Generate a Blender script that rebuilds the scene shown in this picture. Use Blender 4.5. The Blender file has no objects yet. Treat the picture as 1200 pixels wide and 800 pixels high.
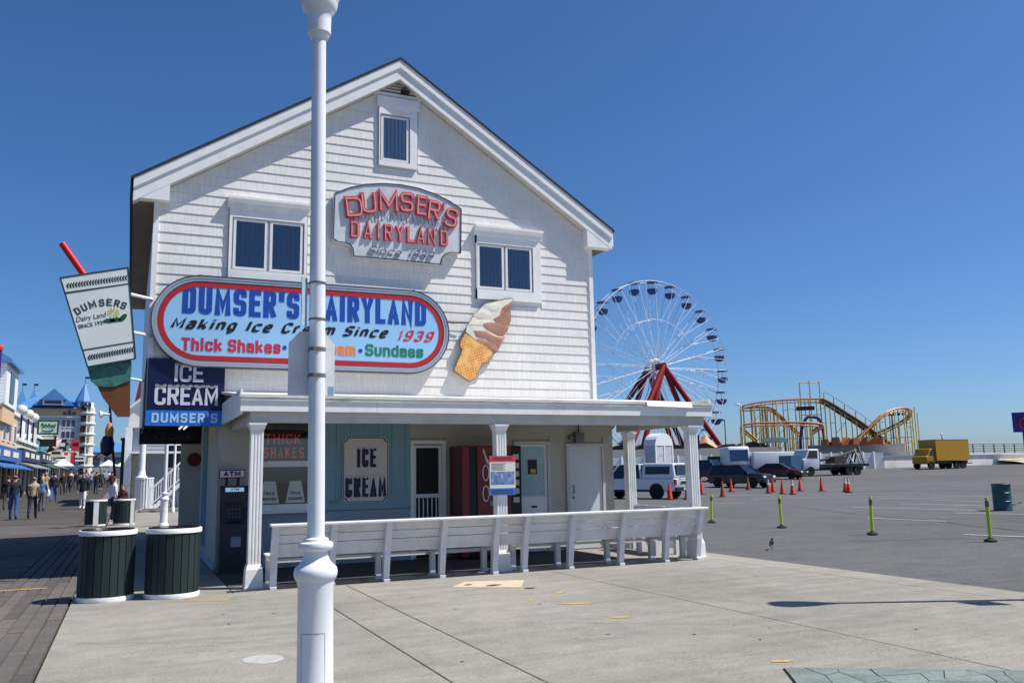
import bpy, math, random
from mathutils import Matrix, Vector
R = math.radians
rnd = random.Random(7)
scene = bpy.context.scene
C = scene.collection

# ------------------------------------------------------------------ camera
cam_d = bpy.data.cameras.new('camera')
cam = bpy.data.objects.new('camera', cam_d); C.objects.link(cam)
cam_d.sensor_width = 36.0; cam_d.sensor_fit = 'HORIZONTAL'; cam_d.lens = 1005.0 / 1200.0 * 36.0
cam_d.clip_start = 0.05; cam_d.clip_end = 6000.0
_p, _r, _y = R(8.7), 0.0185, R(24.0)
_fw = Vector((math.sin(_y) * math.cos(_p), math.cos(_y) * math.cos(_p), math.sin(_p)))
_rt0 = Vector((math.cos(_y), -math.sin(_y), 0)); _dn0 = _fw.cross(_rt0)
_rt = _rt0 * math.cos(_r) + _dn0 * math.sin(_r); _dn = _dn0 * math.cos(_r) - _rt0 * math.sin(_r)
_m = Matrix((( _rt.x, -_dn.x, -_fw.x, 0), (_rt.y, -_dn.y, -_fw.y, 0), (_rt.z, -_dn.z, -_fw.z, 1.55), (0, 0, 0, 1)))
cam.matrix_world = _m
scene.camera = cam

# ------------------------------------------------------------------ light
SUN_EL = R(57.0)
SUN_H = Vector((0.912, -0.410, 0)).normalized()          # horizontal direction towards the sun
SUN_DIR = Vector((SUN_H.x * math.cos(SUN_EL), SUN_H.y * math.cos(SUN_EL), math.sin(SUN_EL)))
world = bpy.data.worlds.new('World'); scene.world = world; world.use_nodes = True
wn = world.node_tree.nodes; wl = world.node_tree.links; wn.clear()
sky = wn.new('ShaderNodeTexSky'); sky.sky_type = 'NISHITA'; sky.sun_disc = False
sky.sun_elevation = SUN_EL
sky.sun_rotation = math.atan2(SUN_H.x, SUN_H.y)
sky.altitude = 0.0; sky.air_density = 0.8; sky.dust_density = 0.9; sky.ozone_density = 10.0
bg = wn.new('ShaderNodeBackground'); bg.inputs['Strength'].default_value = 0.0915
wo = wn.new('ShaderNodeOutputWorld')
hs = wn.new('ShaderNodeHueSaturation'); hs.inputs['Saturation'].default_value = 1.1
wl.new(sky.outputs[0], hs.inputs['Color']); wl.new(hs.outputs[0], bg.inputs['Color']); wl.new(bg.outputs[0], wo.inputs['Surface'])
sun_d = bpy.data.lights.new('sun', 'SUN'); sun_d.energy = 4.6; sun_d.angle = R(0.53); sun_d.color = (1.0, 0.955, 0.89)
sun = bpy.data.objects.new('sun', sun_d); C.objects.link(sun)
sun.location = (40, -20, 60); sun.rotation_euler = SUN_DIR.to_track_quat('Z', 'Y').to_euler()
scene.view_settings.view_transform = 'Standard'; scene.view_settings.look = 'None'
scene.view_settings.gamma = 1.0; scene.view_settings.use_curve_mapping = False
scene.view_settings.exposure = 0.45

# ------------------------------------------------------------------ materials
def lin(c):
    return tuple(((v / 255.0) / 12.92 if v / 255.0 <= 0.04045 else ((v / 255.0 + 0.055) / 1.055) ** 2.4) for v in c[:3]) + (1.0,)
MATS = {}
def mat(name, rgb, rough=0.6, metal=0.0, var=0.12, vscale=2.5, bump=0.0, bscale=30.0, stretch=(1, 1, 1), dirt=None, dscale=1.5, damt=0.5, spec=0.4, emit=0.0, alpha=1.0, rand=0.0):
    """painted or plain surface: base colour with blotchy variation, optional dirt colour, fine relief"""
    if name in MATS: return MATS[name]
    m = bpy.data.materials.new(name); m.use_nodes = True
    nt = m.node_tree; n = nt.nodes; l = nt.links
    b = n['Principled BSDF']
    b.inputs['Roughness'].default_value = rough; b.inputs['Metallic'].default_value = metal
    b.inputs['Specular IOR Level'].default_value = spec
    col = lin(rgb)
    tc = n.new('ShaderNodeNewGeometry'); mp = n.new('ShaderNodeMapping'); mp.inputs['Scale'].default_value = stretch
    l.new(tc.outputs['Position'], mp.inputs['Vector'])
    out = None
    if var > 0:
        t = n.new('ShaderNodeTexNoise'); t.inputs['Scale'].default_value = vscale; t.inputs['Detail'].default_value = 6; t.inputs['Roughness'].default_value = 0.6
        l.new(mp.outputs[0], t.inputs['Vector'])
        mr = n.new('ShaderNodeMapRange'); mr.inputs[1].default_value = 0.3; mr.inputs[2].default_value = 0.7; mr.inputs[3].default_value = 1 - var; mr.inputs[4].default_value = 1 + var * 0.5
        l.new(t.outputs['Fac'], mr.inputs[0])
        fac = mr.outputs[0]
        if rand > 0:
            oi = n.new('ShaderNodeObjectInfo'); r2 = n.new('ShaderNodeMapRange'); r2.inputs[3].default_value = 1 - rand; r2.inputs[4].default_value = 1 + rand
            l.new(oi.outputs['Random'], r2.inputs[0])
            mu = n.new('ShaderNodeMath'); mu.operation = 'MULTIPLY'; l.new(fac, mu.inputs[0]); l.new(r2.outputs[0], mu.inputs[1]); fac = mu.outputs[0]
        v = n.new('ShaderNodeVectorMath'); v.operation = 'SCALE'; v.inputs[0].default_value = col[:3]
        l.new(fac, v.inputs['Scale']); out = v.outputs[0]
    if dirt:
        t2 = n.new('ShaderNodeTexNoise'); t2.inputs['Scale'].default_value = dscale; t2.inputs['Detail'].default_value = 8; t2.inputs['Roughness'].default_value = 0.7
        l.new(mp.outputs[0], t2.inputs['Vector'])
        m2 = n.new('ShaderNodeMapRange'); m2.inputs[1].default_value = 0.5; m2.inputs[2].default_value = 0.75; m2.inputs[3].default_value = 0; m2.inputs[4].default_value = damt
        l.new(t2.outputs['Fac'], m2.inputs[0])
        mx = n.new('ShaderNodeMix'); mx.data_type = 'RGBA'
        l.new(m2.outputs[0], mx.inputs[0])
        if out: l.new(out, mx.inputs[6])
        else: mx.inputs[6].default_value = col
        mx.inputs[7].default_value = lin(dirt); out = mx.outputs[2]
    if out: l.new(out, b.inputs['Base Color'])
    else: b.inputs['Base Color'].default_value = col
    if bump > 0:
        t3 = n.new('ShaderNodeTexNoise'); t3.inputs['Scale'].default_value = bscale; t3.inputs['Detail'].default_value = 4
        l.new(mp.outputs[0], t3.inputs['Vector'])
        bp = n.new('ShaderNodeBump'); bp.inputs['Strength'].default_value = bump; bp.inputs['Distance'].default_value = 0.02
        l.new(t3.outputs['Fac'], bp.inputs['Height']); l.new(bp.outputs[0], b.inputs['Normal'])
    if emit > 0:
        b.inputs['Emission Color'].default_value = col; b.inputs['Emission Strength'].default_value = emit
    if alpha < 1: b.inputs['Alpha'].default_value = alpha
    MATS[name] = m
    return m

def glass(name, rgb, tint=0.35, rough=0.03):
    if name in MATS: return MATS[name]
    m = bpy.data.materials.new(name); m.use_nodes = True
    n = m.node_tree.nodes; l = m.node_tree.links; n.clear()
    o = n.new('ShaderNodeOutputMaterial'); tr = n.new('ShaderNodeBsdfTransparent'); tr.inputs[0].default_value = lin(rgb)
    gl = n.new('ShaderNodeBsdfGlossy'); gl.inputs['Roughness'].default_value = rough
    fr = n.new('ShaderNodeFresnel'); fr.inputs['IOR'].default_value = 1.5
    ad = n.new('ShaderNodeMath'); ad.operation = 'ADD'; ad.inputs[1].default_value = tint; ad.use_clamp = True
    l.new(fr.outputs[0], ad.inputs[0])
    mx = n.new('ShaderNodeMixShader'); l.new(ad.outputs[0], mx.inputs[0]); l.new(tr.outputs[0], mx.inputs[1]); l.new(gl.outputs[0], mx.inputs[2]); l.new(mx.outputs[0], o.inputs['Surface'])
    MATS[name] = m
    return m

def custom(name):
    m = bpy.data.materials.new(name); m.use_nodes = True; MATS[name] = m
    nt = m.node_tree
    return m, nt.nodes, nt.links, nt.nodes['Principled BSDF']
def node(n, t, **kw):
    x = n.new(t)
    for k, v in kw.items():
        if k.startswith('i_'): x.inputs[k[2:].replace('_', ' ')].default_value = v
        else: setattr(x, k, v)
    return x

# ------------------------------------------------------------------ mesh builder
class MB:
    def __init__(s): s.v = []; s.f = []
    def add(s, vs, fs):
        o = len(s.v); s.v += [tuple(v) for v in vs]; s.f += [tuple(i + o for i in f) for f in fs]; return s
    def box(s, x0, x1, y0, y1, z0, z1):
        return s.add([(x0,y0,z0),(x1,y0,z0),(x1,y1,z0),(x0,y1,z0),(x0,y0,z1),(x1,y0,z1),(x1,y1,z1),(x0,y1,z1)],
                     [(0,3,2,1),(4,5,6,7),(0,1,5,4),(1,2,6,5),(2,3,7,6),(3,0,4,7)])
    def cbox(s, c, d, rz=0.0, rx=0.0, ry=0.0):
        m = Matrix.Translation(c) @ Matrix.Rotation(rz, 4, 'Z') @ Matrix.Rotation(ry, 4, 'Y') @ Matrix.Rotation(rx, 4, 'X')
        h = [v / 2 for v in d]
        vs = [m @ Vector(v) for v in ((-h[0],-h[1],-h[2]),(h[0],-h[1],-h[2]),(h[0],h[1],-h[2]),(-h[0],h[1],-h[2]),(-h[0],-h[1],h[2]),(h[0],-h[1],h[2]),(h[0],h[1],h[2]),(-h[0],h[1],h[2]))]
        return s.add(vs, [(0,3,2,1),(4,5,6,7),(0,1,5,4),(1,2,6,5),(2,3,7,6),(3,0,4,7)])
    def prism(s, poly, a, b, ax='y'):
        """extrude a 2-D outline; ax='y': outline is (x,z) from y=a to y=b; 'x': (y,z); 'z': (x,y)"""
        n = len(poly)
        ar = sum(poly[i][0] * poly[(i+1) % n][1] - poly[(i+1) % n][0] * poly[i][1] for i in range(n))
        if ar < 0: poly = poly[::-1]
        def P(p, t): return (p[0], t, p[1]) if ax == 'y' else ((t, p[0], p[1]) if ax == 'x' else (p[0], p[1], t))
        vs = [P(p, a) for p in poly] + [P(p, b) for p in poly]
        fs = [tuple(range(n))[::-1], tuple(range(n, 2 * n))] + [(i, (i+1) % n, n + (i+1) % n, n + i) for i in range(n)]
        if ax == 'y': fs = [f[::-1] for f in fs]
        return s.add(vs, fs)
    def beam(s, p, q, w, h=None, up=(0, 0, 1)):
        h = h or w; p = Vector(p); q = Vector(q); d = (q - p).normalized(); u = Vector(up)
        if abs(d.dot(u)) > 0.98: u = Vector((0, 1, 0))
        a = d.cross(u).normalized(); b = a.cross(d)
        vs = []
        for c in (p, q):
            for sa, sb in ((-1,-1),(1,-1),(1,1),(-1,1)): vs.append(c + a * (sa * w / 2) + b * (sb * h / 2))
        return s.add(vs, [(0,1,2,3),(7,6,5,4),(0,4,5,1),(1,5,6,2),(2,6,7,3),(3,7,4,0)])
    def tube(s, pts, r, seg=8, closed=False, caps=True):
        pts = [Vector(p) for p in pts]; n = len(pts); rs = r if isinstance(r, (list, tuple)) else [r] * n
        o = len(s.v); prev = None
        for i, p in enumerate(pts):
            if closed: d = pts[(i + 1) % n] - pts[i - 1]
            else: d = pts[min(i + 1, n - 1)] - pts[max(i - 1, 0)]
            d.normalize()
            if prev is None:
                a = d.orthogonal().normalized()
            else:
                a = prev - d * prev.dot(d)
                a = a.normalized() if a.length > 1e-6 else d.orthogonal().normalized()
            prev = a; b = d.cross(a)
            for k in range(seg):
                t = 2 * math.pi * k / seg; s.v.append(tuple(p + (a * math.cos(t) + b * math.sin(t)) * rs[i]))
        m = n if closed else n - 1
        for i in range(m):
            for k in range(seg):
                i2 = (i + 1) % n
                s.f.append((o + i*seg + k, o + i*seg + (k+1) % seg, o + i2*seg + (k+1) % seg, o + i2*seg + k))
        if caps and not closed:
            s.f.append(tuple(o + k for k in range(seg))[::-1]); s.f.append(tuple(o + (n-1)*seg + k for k in range(seg)))
        return s
    def lathe(s, prof, c=(0, 0, 0), seg=24, a0=0.0, a1=2 * math.pi, sx=1.0, sy=1.0):
        full = abs(a1 - a0 - 2 * math.pi) < 1e-6; o = len(s.v); cols = seg if full else seg + 1; n = len(prof)
        for k in range(cols):
            t = a0 + (a1 - a0) * k / seg
            for r, z in prof: s.v.append((c[0] + r * math.cos(t) * sx, c[1] + r * math.sin(t) * sy, c[2] + z))
        for k in range(seg):
            k2 = (k + 1) % cols
            for i in range(n - 1): s.f.append((o + k*n + i, o + k2*n + i, o + k2*n + i + 1, o + k*n + i + 1))
        if full:
            if prof[0][0] > 1e-5: s.f.append(tuple(o + k*n for k in range(seg))[::-1])
            if prof[-1][0] > 1e-5: s.f.append(tuple(o + k*n + n - 1 for k in range(seg)))
        return s
    def ball(s, c, r, seg=10, rings=6):
        rx, ry, rz = r if isinstance(r, (tuple, list)) else (r, r, r)
        prof = [(max(1e-6, math.sin(math.pi * i / rings)), -math.cos(math.pi * i / rings)) for i in range(rings + 1)]
        o = len(s.v); s.lathe(prof, (0, 0, 0), seg)
        for i in range(o, len(s.v)):
            v = s.v[i]; s.v[i] = (c[0] + v[0] * rx, c[1] + v[1] * ry, c[2] + v[2] * rz)
        return s
    def xf(s, m, start=0):
        for i in range(start, len(s.v)): s.v[i] = tuple(m @ Vector(s.v[i]))
        return s
    def build(s, name, m, parent=None, smooth=False, world=True, loc=None):
        """world=True: the vertices are in world space and are moved into the parent's space"""
        me = bpy.data.meshes.new(name)
        org = Vector((0, 0, 0))
        vs = s.v
        inv = None
        if parent is not None and world: inv = WORLD(parent).inverted(); vs = [tuple(inv @ Vector(v)) for v in vs]
        me.from_pydata(vs, [], s.f); me.materials.append(MATS[m] if isinstance(m, str) else m)
        if smooth:
            me.polygons.foreach_set('use_smooth', [True] * len(me.polygons))
            try: me.set_sharp_from_angle(angle=R(40))
            except Exception: pass
        me.update()
        o = bpy.data.objects.new(name, me); C.objects.link(o)
        if parent is not None: o.parent = parent
        elif loc is not None: o.location = loc
        return o

def WORLD(o):
    m = o.matrix_basis.copy()
    while o.parent is not None: o = o.parent; m = o.matrix_basis @ m
    return m
def tag(o, label, cat, group=None):
    o['label'] = label; o['category'] = cat
    if group: o['group'] = group
    return o
def thing(name, label, cat, loc=(0, 0, 0), rz=0.0, group=None):
    o = bpy.data.objects.new(name, None); o.empty_display_size = 0.2; C.objects.link(o)
    o.location = loc; o.rotation_euler = (0, 0, rz)
    return tag(o, label, cat, group)
def struct(o): o['kind'] = 'structure'; return o
def stuff(o): o['kind'] = 'stuff'; return o
def copy_tree(o, parent=None):
    c = o.copy(); C.objects.link(c)
    if parent is not None: c.parent = parent
    for ch in list(o.children): copy_tree(ch, c)
    return c
def dup(o, loc, rz=None, label=None, sc=None):
    c = copy_tree(o); c.location = loc
    if rz is not None: c.rotation_euler = (c.rotation_euler.x, c.rotation_euler.y, rz)
    if label: c['label'] = label
    if sc: c.scale = (sc, sc, sc) if not isinstance(sc, tuple) else sc
    return c

def text(body, h, w=None, bold=0.0, shear=0.0, depth=0.006, space=1.0):
    """letter geometry lying in x,z facing -y, lower-left at the origin, cap height h, total width w; returns an MB"""
    cu = bpy.data.curves.new('lettering', 'FONT'); cu.body = body; cu.size = 1.0; cu.offset = bold; cu.shear = shear; cu.extrude = 0.5; cu.space_character = space
    cu.resolution_u = 4
    ob = bpy.data.objects.new('lettering', cu); me = bpy.data.meshes.new_from_object(ob)
    vs = [v.co.copy() for v in me.vertices]; fs = [tuple(p.vertices) for p in me.polygons]
    bpy.data.objects.remove(ob); bpy.data.meshes.remove(me); bpy.data.curves.remove(cu)
    x0 = min(v.x for v in vs); x1 = max(v.x for v in vs)
    sy = h / 0.729; sx = (w / (x1 - x0)) if w else sy
    b = MB(); b.v = [((v.x - x0) * sx, -(v.z + 0.5) * depth, v.y * sy) for v in vs]; b.f = fs
    return b
def put(b, x, y, z, rot=0.0):
    c, s_ = math.cos(rot), math.sin(rot)
    b.v = [(x + v[0] * c - v[2] * s_, y + v[1], z + v[0] * s_ + v[2] * c) for v in b.v]
    return b
def ss(a, b, t):
    t = max(0.0, min(1.0, (t - a) / (b - a))); return t * t * (3 - 2 * t)
def lot_z(x, y):
    """the car park rises gently towards the pier"""
    d = 0.407 * x + 0.913 * y
    t = max(0.0, min(50.0, d - 62.0))
    if d < 66: t = max(0.0, d - 58.0) ** 2 / 16.0
    return 0.03 * t * ss(6, 22, x)
# ------------------------------------------------------------------ sign-writer's stroke letters
# each glyph: (relative width, [strokes]); a stroke is a list of (x, y) or (x, y, corner radius) in a unit box
GL = {
 'A': (1.0, [[(0,0),(.5,1),(1,0)],[(.18,.27),(.82,.27)]]), 'B': (1.0, [[(0,0),(0,1)],[(0,1),(.95,1,.3),(.95,.53,.3),(0,.53)],[(0,.53),(1,.53,.3),(1,0,.3),(0,0)]]),
 'C': (1.0, [[(1,.76),(1,1,.42),(0,1,.42),(0,0,.42),(1,0,.42),(1,.24)]]), 'D': (1.0, [[(0,0),(0,1)],[(0,1),(1,1,.42),(1,0,.42),(0,0)]]),
 'E': (.85, [[(1,1),(0,1),(0,0),(1,0)],[(0,.52),(.85,.52)]]), 'F': (.82, [[(1,1),(0,1),(0,0)],[(0,.5),(.85,.5)]]), 'H': (1.0, [[(0,0),(0,1)],[(1,0),(1,1)],[(0,.52),(1,.52)]]),
 'I': (.05, [[(.5,0),(.5,1)]]), 'K': (1.0, [[(0,0),(0,1)],[(1,1),(.05,.42)],[(.33,.58),(1,0)]]), 'L': (.78, [[(0,1),(0,0),(1,0)]]),
 'M': (1.35, [[(0,0),(0,1),(.5,.22),(1,1),(1,0)]]), 'N': (1.05, [[(0,0),(0,1),(1,0),(1,1)]]), 'O': (1.0, [[(.5,1),(0,1,.42),(0,0,.42),(1,0,.42),(1,1,.42),(.5,1)]]),
 'R': (1.0, [[(0,0),(0,1)],[(0,1),(1,1,.32),(1,.5,.32),(0,.5)],[(.5,.5),(1,0)]]), 'S': (1.0, [[(1,.86),(1,1,.42),(0,1,.42),(0,.52,.35),(1,.5,.35),(1,0,.42),(0,0,.42),(0,.14)]]),
 'T': (.95, [[(0,1),(1,1)],[(.5,1),(.5,0)]]), 'U': (1.0, [[(0,1),(0,0,.42),(1,0,.42),(1,1)]]), 'Y': (1.0, [[(0,1),(.5,.42),(1,1)],[(.5,.42),(.5,0)]]), "'": (.05, [[(.6,1.02),(.4,.76)]]),
 'h': (.85, [[(0,0),(0,1)],[(0,.5),(0,.72,.4),(1,.72,.4),(1,0)]]), 'i': (.05, [[(.5,0),(.5,.72)],[(.5,.92),(.5,1.03)]]), 'c': (.85, [[(1,.6),(1,.72,.35),(0,.72,.35),(0,0,.35),(1,0,.35),(1,.12)]]),
 'k': (.9, [[(0,0),(0,1)],[(1,.72),(.05,.28)],[(.35,.42),(1,0)]]), 'a': (.85, [[(0,.64),(0,.72,.35),(1,.72,.35),(1,0)],[(1,.42),(0,.42,.2),(0,0,.2),(1,0)]]),
 'e': (.85, [[(0,.37),(1,.37)],[(1,.38),(1,.72,.35),(0,.72,.35),(0,0,.35),(1,0,.35),(1,.06)]]), 's': (.85, [[(1,.64),(1,.72,.35),(0,.72,.35),(0,.37,.2),(1,.35,.2),(1,0,.35),(0,0,.35),(0,.08)]]),
 'r': (.6, [[(0,0),(0,.72)],[(0,.5),(0,.72,.35),(1,.72)]]), 'm': (1.45, [[(0,0),(0,.72)],[(0,.5),(0,.72,.25),(.5,.72,.25),(.5,0)],[(.5,.5),(.5,.72,.25),(1,.72,.25),(1,0)]]),
 'n': (.85, [[(0,0),(0,.72)],[(0,.5),(0,.72,.35),(1,.72,.35),(1,0)]]), 'u': (.85, [[(0,.72),(0,0,.35),(1,0,.35),(1,.72)]]), 'd': (.85, [[(1,1),(1,0)],[(1,.72),(0,.72,.35),(0,0,.35),(1,0)]]),
 'g': (.85, [[(1,.72),(1,-.28,.35),(0,-.28,.35)],[(1,.72),(0,.72,.35),(0,0,.35),(1,.05)]]), 'y': (.85, [[(0,.72),(.5,.0)],[(1,.72),(.3,-.28),(0,-.28)]]),
 '1': (.4, [[(.2,.78),(.8,1),(.8,0)]]), '9': (.85, [[(1,.42),(0,.42,.35),(0,1,.35),(1,1,.35)],[(.5,1),(1,1,.35),(1,0,.4),(0,0,.3),(0,.12)]]), '3': (.85, [[(0,.85),(0,1,.3),(1,1,.35),(1,.53,.3),(.3,.53)],[(.3,.53),(1,.53,.3),(1,0,.35),(0,0,.35),(0,.2)]]),
}
def _round(path, sx, sy, big=1.0):
    pts = [Vector((p[0] * sx, p[1] * sy)) for p in path]; out = []
    for i, p in enumerate(path):
        r = (p[2] * min(sx, sy) * big) if len(p) > 2 else 0
        if r <= 0 or i == 0 or i == len(path) - 1: out.append(pts[i]); continue
        a, c, b_ = pts[i-1], pts[i], pts[i+1]
        d1 = (a - c); d2 = (b_ - c); k1 = min(r, d1.length * 0.5); k2 = min(r, d2.length * 0.5)
        p0 = c + d1.normalized() * k1; p2 = c + d2.normalized() * k2
        for j in range(7): t = j / 6; out.append(p0 * (1-t)**2 + c * 2*t*(1-t) + p2 * t*t)
    res = [out[0]]
    for p in out[1:]:
        if (p - res[-1]).length > 1e-5: res.append(p)
    return res
def extend(pts, e):
    a = (pts[0] - pts[1]).normalized(); c = (pts[-1] - pts[-2]).normalized()
    # diagonals stop at the cap and base lines, so they are lengthened less
    return [pts[0] + a * e * max(abs(a.x), abs(a.y)) ** 6] + pts[1:-1] + [pts[-1] + c * e * max(abs(c.x), abs(c.y)) ** 6]
def ribbon(b, pts, t, y, depth, nib=None, shear=0.0, ox=0.0, thin=0.25):
    """flat stroke with thickness, facing -y"""
    n = len(pts); L = []; Rr = []
    for i in range(n):
        d0 = (pts[i] - pts[i-1]).normalized() if i > 0 else None; d1 = (pts[i+1] - pts[i]).normalized() if i < n - 1 else None
        if nib:
            d = ((d0 or d1) + (d1 or d0)); d = d.normalized() if d.length > 1e-6 else (d0 or d1)
            nn = Vector((-d.y, d.x)); w = thin + (1 - thin) * abs(nn.dot(nib)); off = nn * (t / 2 * w)
        else:
            if d0 is None or d1 is None: d = d0 or d1; off = Vector((-d.y, d.x)) * t / 2
            else:
                n0 = Vector((-d0.y, d0.x)); n1 = Vector((-d1.y, d1.x)); mm = n0 + n1
                if mm.length < 1e-4: off = n0 * t / 2
                else:
                    mm.normalize(); off = mm * min(t / 2 / max(0.2, mm.dot(n0)), t * 1.15)
        L.append(pts[i] + off); Rr.append(pts[i] - off)
    o = len(b.v)
    for yy in (y - depth, y):
        for p in L + Rr: b.v.append((ox + p.x + shear * p.y, yy, p.y))
    for i in range(n - 1):
        b.f += [(o + i, o + n + i, o + n + i + 1, o + i + 1), (o + i, o + i + 1, o + 2*n + i + 1, o + 2*n + i), (o + n + i, o + 3*n + i, o + 3*n + i + 1, o + n + i + 1)]
    b.f += [(o, o + 2*n, o + 3*n, o + n), (o + n - 1, o + 2*n - 1, o + 4*n - 1, o + 3*n - 1)]
def stext(body, h, w, t, depth=0.004, gap=0.55, script=False, shear=0.0, space=0.75):
    """lettering of cap height h and total width w drawn with strokes of thickness t; lower-left at the origin"""
    unit = sum((GL[c][0] if c != ' ' else space) for c in body)
    n = len(body); solid = sum(1 for c in body if c != ' ')
    gp = t * gap
    em = (w - solid * t - (n - 1) * gp) / unit          # width of one unit box between stroke centre-lines
    b = MB(); x = t / 2; nib = Vector((math.cos(R(38)), math.sin(R(38)))) if script else None; k = 0
    hs_ = h - t
    for c in body:
        if c == ' ': x += space * em + gp; continue
        gw, strokes = GL[c]
        for s in strokes:
            pts = _round(s, max(gw * em, 1e-4), hs_, 1.5 if script else 1.0)
            pts = [Vector((p.x, p.y + t / 2)) for p in pts]
            if not script: pts = extend(pts, t / 2)
            ribbon(b, pts, t, 0.0, depth + 0.0004 * (k % 4), nib, shear, x); k += 1
        x += gw * em + t + gp
    return b
def sletter(c, h, w, t, depth=0.004):
    b = MB(); gw, strokes = GL[c]
    for k, s in enumerate(strokes):
        pts = [Vector((p.x + t / 2, p.y + t / 2)) for p in _round(s, max(w - t, 1e-4), h - t)]
        pts = extend(pts, t / 2)
        ribbon(b, pts, t, 0.0, depth + 0.0004 * k)
    return b
# ================================================================== THE SETTING
# ---- materials of the ground
def ground_mat(name, rgb, speck, stain, bumpk=0.25, sp=260.0, big=0.35, rough=0.9, rand=0.0, streak=(1, 1, 1), pit=34.0, pitk=0.42):
    m, n, l, b = custom(name)
    b.inputs['Roughness'].default_value = rough; b.inputs['Specular IOR Level'].default_value = 0.25
    g = node(n, 'ShaderNodeNewGeometry')
    mp = node(n, 'ShaderNodeMapping', i_Scale=streak); l.new(g.outputs['Position'], mp.inputs['Vector'])
    t1 = node(n, 'ShaderNodeTexNoise', i_Scale=big, i_Detail=9.0, i_Roughness=0.62); l.new(mp.outputs[0], t1.inputs['Vector'])
    t2 = node(n, 'ShaderNodeTexNoise', i_Scale=3.2, i_Detail=8.0, i_Roughness=0.7); l.new(mp.outputs[0], t2.inputs['Vector'])
    t3 = node(n, 'ShaderNodeTexNoise', i_Scale=sp, i_Detail=2.0); l.new(g.outputs['Position'], t3.inputs['Vector'])
    t4 = node(n, 'ShaderNodeTexNoise', i_Scale=38.0, i_Detail=5.0, i_Roughness=0.75); l.new(g.outputs['Position'], t4.inputs['Vector'])
    def mr(t, a, b_, c, d):
        x = node(n, 'ShaderNodeMapRange'); x.inputs[1].default_value = a; x.inputs[2].default_value = b_; x.inputs[3].default_value = c; x.inputs[4].default_value = d
        l.new(t.outputs['Fac'], x.inputs[0]); return x.outputs[0]
    def mul(a, b_):
        x = node(n, 'ShaderNodeMath', operation='MULTIPLY'); l.new(a, x.inputs[0]); l.new(b_, x.inputs[1]); return x.outputs[0]
    f = mul(mul(mr(t1, 0.3, 0.7, 0.78, 1.16), mr(t2, 0.3, 0.7, 0.82, 1.12)), mul(mr(t3, 0.3, 0.7, 1 - speck, 1 + speck), mr(t4, 0.3, 0.7, 0.82, 1.12)))
    ms = node(n, 'ShaderNodeMapping', i_Scale=(0.35, 2.2, 1.0), i_Rotation=(0, 0, R(-8))); l.new(g.outputs['Position'], ms.inputs['Vector'])
    t5 = node(n, 'ShaderNodeTexNoise', i_Scale=1.8, i_Detail=10.0, i_Roughness=0.7); l.new(ms.outputs[0], t5.inputs['Vector']); f = mul(f, mr(t5, 0.32, 0.68, 0.84, 1.14))
    if rand:
        oi = node(n, 'ShaderNodeObjectInfo'); x = node(n, 'ShaderNodeMapRange'); x.inputs[3].default_value = 1 - rand; x.inputs[4].default_value = 1 + rand
        l.new(oi.outputs['Random'], x.inputs[0]); f = mul(f, x.outputs[0])
    v = node(n, 'ShaderNodeVectorMath', operation='SCALE'); v.inputs[0].default_value = lin(rgb)[:3]; l.new(f, v.inputs['Scale'])
    mx = node(n, 'ShaderNodeMix', data_type='RGBA'); mx.inputs[7].default_value = lin(stain)
    l.new(mr(t2, 0.56, 0.8, 0.0, 0.55), mx.inputs[0]); l.new(v.outputs[0], mx.inputs[6])
    # small dark pits and gum spots
    vo = node(n, 'ShaderNodeTexVoronoi', i_Scale=2.3); l.new(g.outputs['Position'], vo.inputs['Vector'])
    pr = node(n, 'ShaderNodeMapRange'); pr.inputs[1].default_value = 0.035; pr.inputs[2].default_value = 0.06; pr.inputs[3].default_value = 0.45; pr.inputs[4].default_value = 0.0
    l.new(vo.outputs['Distance'], pr.inputs[0])
    m2 = node(n, 'ShaderNodeMix', data_type='RGBA'); m2.inputs[7].default_value = (0.03, 0.03, 0.03, 1); l.new(pr.outputs[0], m2.inputs[0]); l.new(mx.outputs[2], m2.inputs[6])
    # patches where the surface is worn to its aggregate: fine dark pits
    p1 = node(n, 'ShaderNodeTexNoise', i_Scale=pit, i_Detail=2.0, i_Roughness=0.6); l.new(g.outputs['Position'], p1.inputs['Vector'])
    p2 = node(n, 'ShaderNodeTexNoise', i_Scale=0.9, i_Detail=4.0); l.new(g.outputs['Position'], p2.inputs['Vector'])
    pm_ = mul(mr(p1, 0.57, 0.64, 0.0, pitk), mr(p2, 0.40, 0.60, 0.15, 1.0))
    m3 = node(n, 'ShaderNodeMix', data_type='RGBA'); m3.inputs[7].default_value = lin(tuple(v * 0.45 for v in rgb)); l.new(pm_, m3.inputs[0]); l.new(m2.outputs[2], m3.inputs[6])
    p3 = node(n, 'ShaderNodeTexNoise', i_Scale=pit * 1.3, i_Detail=1.0); l.new(g.outputs['Position'], p3.inputs['Vector'])
    m4 = node(n, 'ShaderNodeMix', data_type='RGBA'); m4.inputs[7].default_value = lin(tuple(min(255, v * 1.35) for v in rgb)); l.new(mr(p3, 0.62, 0.70, 0.0, 0.3), m4.inputs[0]); l.new(m3.outputs[2], m4.inputs[6])
    l.new(m4.outputs[2], b.inputs['Base Color'])
    bp = node(n, 'ShaderNodeBump', i_Strength=bumpk, i_Distance=0.01); l.new(t4.outputs['Fac'], bp.inputs['Height']); l.new(bp.outputs[0], b.inputs['Normal'])
    return m
ground_mat('concrete', (144, 140, 131), 0.3, (112, 106, 96), rand=0.05)
ground_mat('asphalt', (94, 94, 94), 0.4, (78, 77, 76), bumpk=0.6, sp=150.0, big=0.10, pit=22.0, pitk=0.6, streak=(0.45, 1, 1))
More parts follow.
